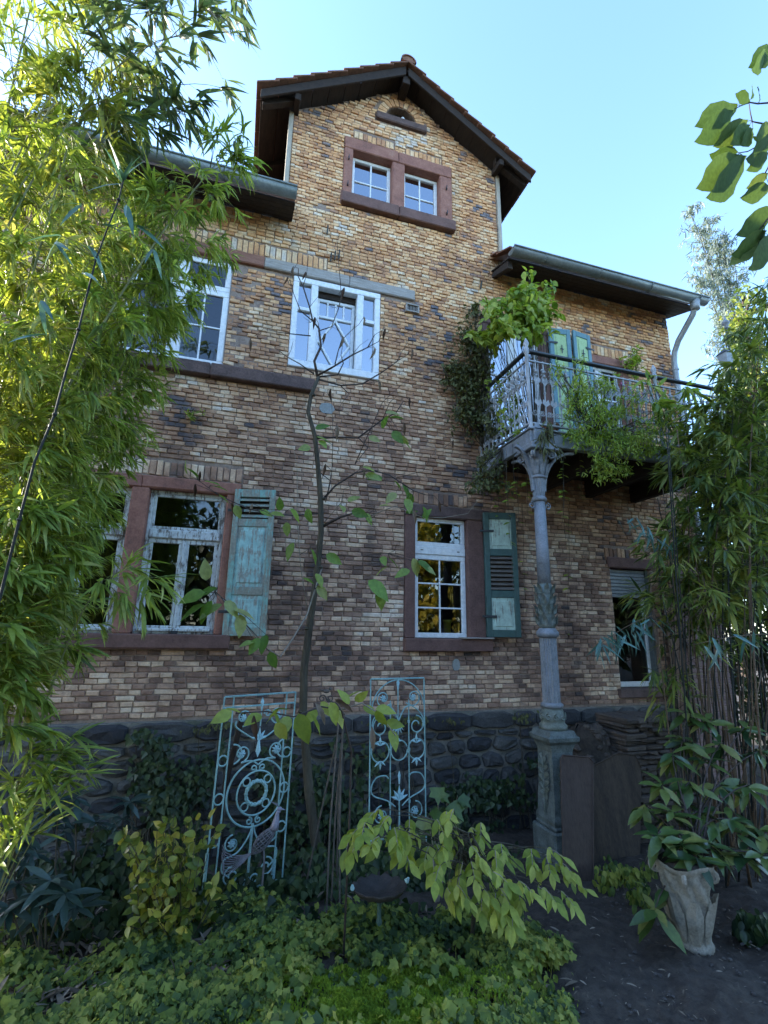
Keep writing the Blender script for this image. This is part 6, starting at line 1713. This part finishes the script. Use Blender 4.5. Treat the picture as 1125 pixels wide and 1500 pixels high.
# ---- yellow flecked privet
B = at(255, 1370, 3.8); B.z = gz(B.x, B.y)
t = thing('variegated_shrub', tuple(B), 'twiggy shrub with small yellow and green leaves left of the medallion trellis', 'shrub')
L = Leaves(); tw = MB()
for k in range(95):
    px = rnd.gauss(252, 42); py = rnd.uniform(1190, 1365)
    if abs(px - 250) > 95: continue
    c = at(px, py, 3.8 + rnd.uniform(-.35,.35)); src = B + Vector((rnd.uniform(-.1,.1), rnd.uniform(-.1,.1), 0))
    pa = bez(src, src.lerp(c, .5) + rv(.05), c, 5); tw.tube(pa, [.005,.004,.0035,.003,.0025,.0015], 4)
    for j in range(10):
        p = along(pa, rnd.uniform(.45,1.0)); L.add(p, rv(.6) + Vector((0,-.2,.25)), rv(.4) + Vector((0,-.5,.8)), rnd.uniform(.05,.085))
tw.build('stems', BARK, t, kind='stuff'); L.stuff('foliage', T_OVATE, L_PRIVET, t)

# ---- ivy on the plinth and the dark undergrowth at its foot
def ivy(name, label, blobs, mat, size, n, tmpl=T_IVY, cat='ivy'):
    B = blobs[0]; c = at(B[0], B[1], B[2])
    t = thing(name, (c.x, c.y, gz(c.x, c.y)), label, cat)
    L = Leaves(); tw = MB()
    tot = sum(b[3]*b[4] for b in blobs)
    for (px, py, y, rx, ry) in blobs:
        m = int(n*rx*ry/tot)
        cl = [(rnd.gauss(0,.5), rnd.gauss(0,.5)) for _ in range(max(3, m//22))]
        for k in range(m):
            a = rnd.choice(cl); u = a[0] + rnd.gauss(0,.16); v = a[1] + rnd.gauss(0,.16)
            p = at(px + u*rx, py + v*ry, y) + Vector((0, rnd.uniform(-.14,.02), 0))
            if p.z < gz(p.x, p.y) + .02: p.z = gz(p.x, p.y) + rnd.uniform(.02,.15)
            L.add(p, Vector((rnd.uniform(-.6,.6), rnd.uniform(-.4,0), -.7)), rv(.35) + Vector((0,-1,.5)), size*rnd.uniform(.6,1.25))
        for a in cl[:6]:
            e = at(px + a[0]*rx, py + a[1]*ry, y); s_ = Vector((e.x + rnd.uniform(-.1,.1), e.y, gz(e.x, e.y)))
            tw.tube([s_, s_.lerp(e,.5) + rv(.04), e], [.006,.005,.003], 4)
    tw.build('stems', BARK, t, kind='stuff'); L.stuff('foliage', tmpl, mat, t)
    return t
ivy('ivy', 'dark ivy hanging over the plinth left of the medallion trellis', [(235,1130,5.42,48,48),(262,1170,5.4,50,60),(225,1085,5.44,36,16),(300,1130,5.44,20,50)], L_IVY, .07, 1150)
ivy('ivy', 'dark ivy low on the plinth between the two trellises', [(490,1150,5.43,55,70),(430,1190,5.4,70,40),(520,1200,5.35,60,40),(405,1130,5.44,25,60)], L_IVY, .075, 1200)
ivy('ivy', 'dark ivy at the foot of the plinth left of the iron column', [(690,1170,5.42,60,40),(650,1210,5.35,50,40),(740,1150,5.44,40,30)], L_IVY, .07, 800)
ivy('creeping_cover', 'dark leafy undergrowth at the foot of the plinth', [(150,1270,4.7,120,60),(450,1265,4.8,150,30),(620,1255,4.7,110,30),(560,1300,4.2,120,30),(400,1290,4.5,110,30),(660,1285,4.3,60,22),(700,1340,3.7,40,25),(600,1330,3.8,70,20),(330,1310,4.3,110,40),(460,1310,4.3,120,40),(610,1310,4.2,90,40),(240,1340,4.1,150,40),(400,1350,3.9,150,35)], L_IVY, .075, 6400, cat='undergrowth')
ivy('moss_tufts', 'pale moss and sprouts along the plinth top near the column', [(760,1045,5.42,40,10),(640,1050,5.42,70,8),(560,1055,5.42,60,8),(270,1060,5.42,60,10)], L_CREEP, .04, 260, T_OVATE, 'moss')

# ---- green ground cover in the foreground
L = Leaves(); LB2 = Leaves(); tw = MB()
for k in range(30000):
    px = rnd.uniform(-20, 830); py = rnd.uniform(1362, 1600)
    edge = 800 + 40*math.sin(py*.05) - max(0, (1440 - py))*.25
    if px > edge: continue
    if px < 330 and py < 1400 + 30*math.sin(px*.05) and rnd.random() < .8: continue
    if px < 210 and rnd.random() < .55: continue
    if 400 < px < 720 and py > 1456 + 12*math.sin(px*.06) and rnd.random() < .92: continue
    d = ray(px, py); y = -1.72/(d.z/d.y + .08)
    if not 2.0 < y < 5: continue
    x = d.x/d.y*y + rnd.uniform(-.03,.03); s = math.sin(x*5.3 + y*7)*math.sin(y*6.1 - x*3.7)
    if s + .6*math.sin(x*13.1 + 2)*math.sin(y*11.7) < rnd.uniform(-1.0, -.15): continue
    hgt = .02 + .10*max(0, s) + rnd.uniform(0,.08)
    if rnd.random() < .03: tw.tube([(x, y, gz(x, y)), (x + rnd.uniform(-.06,.06), y + rnd.uniform(-.06,.06), gz(x, y) + hgt + rnd.uniform(.03,.12))], .0022, 3)
    (L if rnd.random() < .6 else LB2).add((x, y, gz(x, y) + .08*math.exp(-((x-.6)/1.5)**2) + hgt), Vector((rnd.uniform(-1,1), rnd.uniform(-1,.4), -.25)), rv(.4) + Vector((0,-.45,1)), rnd.uniform(.025,.085))
o = L.stuff('ground_cover', T_LOBED, L_COVER, None); tag(o, 'carpet of lobed green leaves covering the bed in the foreground', 'ground cover', kind='stuff')
o = LB2.stuff('ground_cover', T_TRI, L_COVER, None); tag(o, 'three part leaves mixed into the green carpet of the foreground bed', 'ground cover', kind='stuff')
o = tw.build('ground_cover_stalks', L_COVER, None); tag(o, 'thin stalks among the green carpet of the foreground bed', 'stalks', kind='stuff')
# moss at the very front
n = 26000
px = nrg.normal(560, 80, n); py = nrg.uniform(1462, 1570, n)
P = []; D = []
for a, b in zip(px, py):
    d = ray(a, b); y = -1.72/(d.z/d.y + .08); P.append((d.x/d.y*y, y, gz(0, y) + .075 + .055 + .025*math.sin(a*.11)*math.sin(b*.17)))
P = np.array(P); D = unit(n)*.7 + np.array([0,0,1])
o = scatter('moss', T_QUAD, P, D, unit(n) + np.array([0,-.5,.5]), nrg.uniform(.008,.022,n), MOSS); tag(o, 'bright green moss at the front edge of the bed', 'moss', kind='stuff')
# dry leaves
P = []; S = []
def litter(n, fx, fy, size):
    for _ in range(n):
        d = ray(fx(), fy()); y = -1.72/(d.z/d.y + .08)
        if 2.0 < y < 5.5: P.append((d.x/d.y*y, y, gz(0, y) + rnd.uniform(.03,.075) + .10*math.exp(-((d.x/d.y*y-.6)/1.5)**2 - ((y-4)/1.1)**2))); S.append(size*rnd.uniform(.5,1.3))
litter(900, lambda: rnd.uniform(-30, 330), lambda: rnd.uniform(1320, 1510), .11)
litter(120, lambda: rnd.uniform(330, 830), lambda: rnd.uniform(1330, 1500), .08)
litter(420, lambda: rnd.uniform(640, 1135), lambda: rnd.uniform(1190, 1515), .018)
litter(170, lambda: rnd.uniform(700, 1130), lambda: rnd.uniform(1220, 1510), .04)
P = np.array(P); D = unit(len(P))*np.array([1,1,.18]); 
o = scatter('fallen_leaves', T_LANCE, P, D, unit(len(P))*.35 + np.array([0,0,1]), S, L_LITTER); tag(o, 'dry brown leaves lying on the soil of the bed and path', 'fallen leaves', kind='stuff')
# crumbs of soil and small stones on the path
mb = MB()
for k in range(900):
    d = ray(rnd.uniform(640, 1140), rnd.uniform(1190, 1520)); y = -1.72/(d.z/d.y + .08)
    if not 2.1 < y < 5.45: continue
    r = rnd.choice([.004,.005,.006,.008,.010,.013]); x = d.x/d.y*y
    b = len(mb.v); mb.ball((x, y, gz(x, y) + r*.2 + .01), (r*1.2, r, r*.7), 5, 3)
    for i in range(b, len(mb.v)): q = mb.v[i]; mb.v[i] = (q[0] + rnd.gauss(0,r*.15), q[1] + rnd.gauss(0,r*.15), q[2])
o = mb.build('gravel', M_plain('earth_crumb', (.035,.03,.027), (.11,.095,.085), 14, .95, .4), None); tag(o, 'crumbs of earth and small stones on the dark path', 'gravel', kind='stuff')
# low green plants at the foot of the panels
ivy('low_weeds', 'low dark green weeds at the foot of the brown panels', [(905,1305,3.9,40,16),(940,1320,3.6,30,14),(930,1295,3.9,30,20),(880,1290,4.1,15,10)], L_COVER, .06, 420, T_OVATE, 'weeds')
ivy('low_weeds', 'scattered small weeds along the edge between bed and path', [(770,1440,2.95,30,30),(800,1470,2.75,30,20),(745,1400,3.2,25,25),(720,1300,3.9,20,20)], L_COVER, .045, 260, T_OVATE, 'weeds')
ivy('low_weeds', 'dark leaves on the ground right of the carved planter', [(1075,1370,3.0,30,25),(1110,1390,2.9,25,20)], L_IVY, .09, 130, T_OVATE, 'weeds')

# ---- creepers and plants on the balcony
def mass(name, label, blobs, mat, tmpl, size, n, cat, root, down=.5, stem=BARK):
    t = thing(name, tuple(root), label, cat); L = Leaves(); tw = MB()
    tot = sum(b[3]*b[4] for b in blobs)
    for (px, py, y, rx, ry, dy) in blobs:
        m = int(n*rx*ry/tot); cl = [(rnd.gauss(0,.45), rnd.gauss(0,.45), rnd.uniform(-1,1)) for _ in range(max(4, m//14))]
        for k in range(m):
            a = rnd.choice(cl)
            p = at(px + (a[0] + rnd.gauss(0,.13))*rx, py + (a[1] + rnd.gauss(0,.13))*ry, y + a[2]*dy + rnd.gauss(0,.04))
            if p.y > Y0 - .03: p.y = Y0 - rnd.uniform(.03,.1)
            L.add(p, rv(.5) + Vector((0,-.25,-down)), rv(.4) + Vector((0,-.5,.8)), size*rnd.uniform(.6,1.25))
        for a in cl[:9]:
            e = at(px + a[0]*rx, py + a[1]*ry, y + a[2]*dy); e.y = min(e.y, Y0 - .03)
            tw.tube([Vector(root), Vector(root).lerp(e,.55) + rv(.06), e], [.007,.005,.003], 4)
    tw.build('stems', stem, t, kind='stuff'); L.stuff('foliage', tmpl, mat, t)
    return t
mass('climbing_vine', 'bright green climber piled up above the corner of the balcony railing', [(768,450,4.75,46,36,.22),(785,475,4.7,30,30,.2),(745,475,4.75,40,26,.25),(715,490,4.95,32,13,.1),(765,425,4.75,25,12,.15)], L_HOP, T_OVATE, .115, 1500, 'climber', (3.5, 5.0, BZ), .7)
mass('wall_creeper', 'brownish creeper clinging to the wall left of the balcony', [(690,540,5.45,34,60,.1),(705,500,5.45,28,25,.1),(690,600,5.4,26,40,.12),(660,545,5.5,16,16,.05),(695,455,5.52,12,14,.04),(725,620,5.2,20,30,.2)], L_CREEP, T_OVATE, .062, 3600, 'creeper', (3.12, Y0 - .10, 4.35))
mass('hanging_creeper', 'dense brown green creeper hanging below the side of the balcony', [(720,690,5.0,26,34,.2),(712,705,5.0,22,20,.2)], L_CREEP, T_OVATE, .05, 900, 'creeper', (3.0, 4.95, BZ), 1.0)
mass('trailing_plant', 'yellow green trailing plant spilling over the balcony railing', [(872,590,4.25,26,45,.1),(890,620,4.22,30,40,.12),(850,560,4.28,16,35,.1),(910,650,4.2,40,25,.1),(880,680,4.2,26,25,.1),(935,640,4.2,26,30,.1),(840,640,4.25,18,20,.1),(905,690,4.25,30,14,.08),(965,620,4.2,24,26,.1),(880,560,4.3,22,20,.1),(838,590,4.28,18,34,.08),(925,590,4.28,24,26,.1),(860,640,4.22,26,24,.08),(955,655,4.22,26,22,.08),(818,555,4.3,10,24,.06)], L_HOP, T_LANCE, .06, 5600, 'trailing plant', (4.05, 4.5, BZ + .1), .4)
mass('balcony_grass', 'tuft of strap leaved grass hanging over the balcony edge beside the corner post', [(805,630,4.28,18,20,.06),(800,645,4.28,16,14,.05)], L_CREEP, T_BAMBOO, .16, 130, 'grass', (3.42, 4.5, BZ + .1), 1.2)
mass('balcony_shrub', 'leafy plant inside the side railing of the balcony', [(745,600,4.9,24,36,.2),(730,570,5.1,16,26,.2),(755,640,4.7,12,16,.1)], L_HOP, T_OVATE, .06, 420, 'plant', (3.2, 5.0, BZ + .05), .2)
mass('wall_plant', 'small green climber on the wall right of the balcony window', [(925,530,5.5,20,20,.06)], L_HOP, T_OVATE, .07, 190, 'climber', (5.75, 5.5, BZ), .3)
mass('flowering_plant', 'plant with pink flowers behind the railing near the pale pot', [(945,575,4.5,14,16,.08),(915,560,4.5,10,12,.06)], FLOWER, T_OVATE, .03, 46, 'flowering plant', (4.62, 4.55, BZ + .15), -.3)
mass('wall_fern', 'tiny bright green plant growing from the brick wall near the bamboo', [(285,612,5.55,13,10,.02)], L_HOP, T_LANCE, .06, 60, 'plant', at(285, 612, 5.56), -.3)
mass('broad_leaf_plant', 'broad bright leaves hanging over the right end of the balcony railing', [(985,590,4.1,40,22,.1),(955,560,4.15,25,14,.08),(1010,570,4.1,26,14,.08)], L_HOP, T_LANCE, .17, 120, 'plant', (5.2, 4.4, BZ + .1), .5)
G_V = 'thin vine strands hanging under the balcony'
VL = ['leftmost','second from the left','third from the left','fourth from the left','just right of the column','close beside the column','under the front beam','fifth from the left','beside the shaggy hanging creeper','longest, low before the wall','long one behind the column']
for vi, (px, py, q, y) in enumerate(((735,650,760,4.9),(742,660,800,4.7),(751,650,770,4.6),(770,670,755,4.5),(822,660,790,4.42),(826,650,765,4.4),(848,660,730,4.5),(757,665,730,4.8),(729,690,770,5.1),(833,760,950,4.9),(765,740,900,5.2))):
    a = at(px, py, y); e = at(px + rnd.uniform(-2,10), q, y)
    t = thing('hanging_vine', tuple(a), 'thin leafy vine strand hanging under the balcony, ' + VL[vi], 'vine', G_V)
    MB().tube([a, a.lerp(e,.35) + Vector((rnd.uniform(-.02,.02),0,0)), a.lerp(e,.7) + Vector((rnd.uniform(-.02,.02),0,0)), e], [.003,.0025,.0022,.0018], 4).build('stem', BARK, t)
    L = Leaves()
    for k in range(rnd.randint(4, 9)):
        p = a.lerp(e, rnd.uniform(.15,1)); L.add(p, Vector((rnd.choice((-1,1)), rnd.uniform(-.6,.2), -.25)), rv(.2) + Vector((0,-.4,1)), rnd.uniform(.05,.09))
    L.stuff('foliage', T_OVATE, L_HOP, t, None)

# ---- overhanging tree, its trunk beyond the right edge
tb = Vector((4.7, 1.5, gz(0, 1.5)))
ot = thing('overhanging_tree', tuple(tb), 'tree beyond the right edge whose leafy twigs hang in against the sky', 'tree')
MB().tube([tb, tb + Vector((.05,.05,1.6)), tb + Vector((0,.1,3.2)), tb + Vector((-.1,.2,5.2))], [.12,.10,.08,.05], 10).build('trunk', BARK, ot, smooth=True)
hub = tb + Vector((-.05,.15,4.2))
BR = []; L = Leaves(); tws = [[(1135,150),(1110,152),(1098,150),(1085,155),(1075,160)],[(1140,190),(1120,200),(1108,215),(1095,222),(1082,224)],[(1140,185),(1112,180),(1102,178),(1099,165),(1097,150)],[(1150,230),(1128,240),(1120,255)],[(1150,300),(1125,320),(1110,340)]]
for p in tws:
    P = [at(px, py, 1.95) for px, py in p]; BR += P
    MB().tube([hub, hub.lerp(P[0],.5) + Vector((0,0,.12))] + P, [.02,.014,.008,.006,.005,.004,.003][:2+len(P)], 5).build('branch', BARK_DARK, ot, smooth=True)
for (bx, by, ex, ey) in ((1080,155,1015,182),(1073,165,1027,210),(1095,178,1056,212),(1098,185,1082,205),(1080,224,1034,232),(1082,230,1031,276),(1092,232,1055,291),(1103,190,1092,215),(1098,150,1082,135),(1100,145,1108,122),(1112,150,1115,120),(1125,225,1100,250),(1125,255,1098,276),(1128,275,1092,290),(1135,305,1085,348),(1122,340,1080,378),(1112,360,1072,382),(1125,375,1096,398),(1135,70,1106,92),(1120,80,1112,105),(1115,210,1100,195),(1128,180,1118,215),(1130,205,1108,235),(1118,330,1128,360),(1128,345,1110,400)):
    a = at(bx, by, 1.95); e = at(ex, ey, 1.9 + rnd.uniform(-.06,.06)); d = e - a
    L.add(a, d, rv(.35) + Vector((.2,-.9,-.5)), d.length*rnd.uniform(.72,.95))
mb = MB()
for p in L.p:
    p = Vector(p); q = min(BR, key=lambda a: (a - p).length)
    if .01 < (q - p).length < .5: mb.tube([q, q.lerp(p,.5) + Vector((0,0,.01)), p], [.0024,.002,.0016], 4)
mb.build('leaf_stalks', BARK_DARK, ot, kind='stuff')
L.objs(ot, 'obovate_wavy', leaf_template([(0,.02),(.15,.07),(.35,.13),(.5,.155),(.65,.165),(.8,.12),(.92,.05),(1,.004)], .15, .12, .010), L_MAG)

# ---- trees beyond the house
def crown_tree(name, base, h, rad, label, cat, mat, n, size, tmpl=T_QUAD, trunk_r=.18, bottom=.35, group=None, squash=1.0, trunkmat=BARK_DARK):
    t = thing(name, tuple(base), label, cat, group); base = Vector(base)
    MB().tube([base, base + Vector((.1,0,h*.35)), base + Vector((-.05,.1,h*.65)), base + Vector((.05,0,h*.95))], [trunk_r, trunk_r*.8, trunk_r*.5, trunk_r*.12], 9).build('trunk', trunkmat, t, smooth=True)
    L = Leaves(); nc = max(14, n//60); mb = MB()
    for c in range(nc):
        f = rnd.random()**.8; a = rnd.uniform(0, 2*PI); rr = rad*math.sqrt(rnd.random())*(math.sin(PI*min(.97, .12 + .86*f))**.6)
        cc = base + Vector((rr*math.cos(a), rr*math.sin(a)*squash, h*(bottom + (1-bottom)*f)))
        s0 = base + Vector((0,0,max(h*.25, cc.z - base.z - rr*.9 - .2)))
        mb.tube([s0, s0.lerp(cc,.6) + Vector((0,0,.1)), cc], [trunk_r*.3, trunk_r*.18, trunk_r*.05], 5)
        for k in range(n//nc):
            p = cc + Vector((rnd.gauss(0,rad*.16), rnd.gauss(0,rad*.16), rnd.gauss(0,rad*.11)))
            L.add(p, rv(.6) + Vector((0,0,-.35)), rv(.5) + Vector((0,0,1)), size*rnd.uniform(.6,1.3))
    mb.build('branches', trunkmat, t, kind='stuff'); L.stuff('crown', tmpl, mat, t)
    return t
# feathery blue tinted bamboo plume
b = at(1090, 700, 9.0); b.z = -.4
pl_ = thing('tall_bamboo', tuple(b), 'feathery pale blue green bamboo plume rising beyond the end of the roof', 'bamboo')
L = Leaves(); tw = MB()
for (tx, ty, dep) in ((1008,302,9.0),(1022,330,9.2),(1035,318,9.1),(1055,345,8.9),(1075,370,9.3),(1020,400,9.0)):
    pa = bez(b, at(1085, 480, dep), at(tx, ty, dep), 16); tw.tube(pa, [.04 - .0022*i for i in range(17)], 5)
    for k in range(46):
        f = rnd.uniform(.42, 1); p = along(pa, f); a = rnd.uniform(0, 2*PI); l = rnd.uniform(.5,1.1)*(1.25 - .8*f)
        e = p + Vector((math.cos(a)*l, math.sin(a)*l*.7, .12*l)); tw.tube([p, e], [.006,.003], 3, cap=False)
        for j in range(30): L.add(p.lerp(e, rnd.uniform(.15,1.05)) + rv(.04), rv(.5) + Vector((0,0,-.5)), rv(.5) + Vector((0,-.3,1)), rnd.uniform(.12,.23))
tw.build('culms', CULM_DARK, pl_, kind='stuff'); L.stuff('foliage', T_BAMBOO_WIDE, L_FAR, pl_)
for (px, py, y, h, rad, mat, lab, n, sz) in ((1085, 430, 7.6, None, 1.0, L_BAM_R, 'yellow green tree beyond the lantern pole at the right', 3000, .13), (1150, 560, 9.5, None, 2.0, L_HOP, 'mid green tree behind the right bamboo stand', 3000, .18), (1040, 640, 10.5, None, 1.5, L_OAK, 'dark green tree seen between the balcony and the right bamboo', 2200, .18), (1160, 345, 11.0, None, 1.3, L_YEL, 'tree with autumn yellow leaves before the pale building', 1500, .2)):
    q = at(px, py, y); crown_tree('garden_tree', (q.x, q.y, -.4), q.z + .4, rad, lab, 'tree', mat, n, sz, bottom=.42)
for (px, py, y, rad, lab) in ((1090, 620, 7.4, .9, 'dark bushy tree directly behind the canes at the right'), (1180, 600, 6.2, 1.0, 'dark bushy tree at the right edge behind the bamboo'), (1240, 640, 5.0, .8, 'dark bush beyond the right edge of the path')):
    q = at(px, py, y); crown_tree('garden_tree', (q.x, q.y, -.2), q.z + .2, rad, lab, 'tree', L_OAK, 5200, .2, bottom=.02, trunk_r=.05)
a, b = at(1010, 900, 7.2), at(1420, 900, 7.2)
t = thing('hedge', ((a.x + b.x)/2, 7.3, -.2), 'dense dark hedge closing the view behind the canes at the right', 'hedge')
L = Leaves(); tw = MB()
for k in range(9500):
    x = rnd.uniform(max(a.x, 7.0), b.x); z = 4.6*rnd.random()**.9; cl = .35*math.sin(x*3.1 + z*2.3)*math.sin(z*3.7 - x)
    L.add((x, 7.3 + cl + rnd.gauss(0,.3), -.2 + z + .3*math.sin(x*2.2)), rv(.6) + Vector((0,-.3,-.3)), rv(.5) + Vector((0,-.5,.8)), rnd.uniform(.08,.17))
for k in range(26):
    x = rnd.uniform(max(a.x, 7.0), b.x); tw.tube([(x, 7.3, -.3), (x + rnd.uniform(-.2,.2), 7.3, 2.0), (x + rnd.uniform(-.4,.4), 7.3, 4.0)], [.03,.02,.008], 5)
tw.build('stems', BARK_DARK, t, kind='stuff'); L.stuff('foliage', T_OVATE, L_OAK, t)
# ---- trees behind the photographer, seen mirrored in the panes; the last one added to block bright sky
for i, (x, y, h, rad, mat, n) in enumerate(((-4.5,-9.5,7.2,3.0,L_OAK,3000),(1.5,-10.5,7.4,3.4,L_OAK,3200),(7.0,-9.5,7.0,3.0,L_YEL,2600),(-9.5,-1.5,8.0,2.6,L_OAK,2400),(13.0,-2.0,7.0,2.6,L_OAK,2400))):
    crown_tree('garden_tree', (x, y, .8), h, rad, ('broad dark tree mirrored in the left lower panes','tall dark tree mirrored in the six pane window','autumn yellow tree mirrored in the top light of the six pane window','dark tree beyond the left end of the house','unseen dark tree added to block bright sky reflection in the window under the balcony')[i], 'tree', mat, n + 2600, .42, trunk_r=.26, bottom=.03)
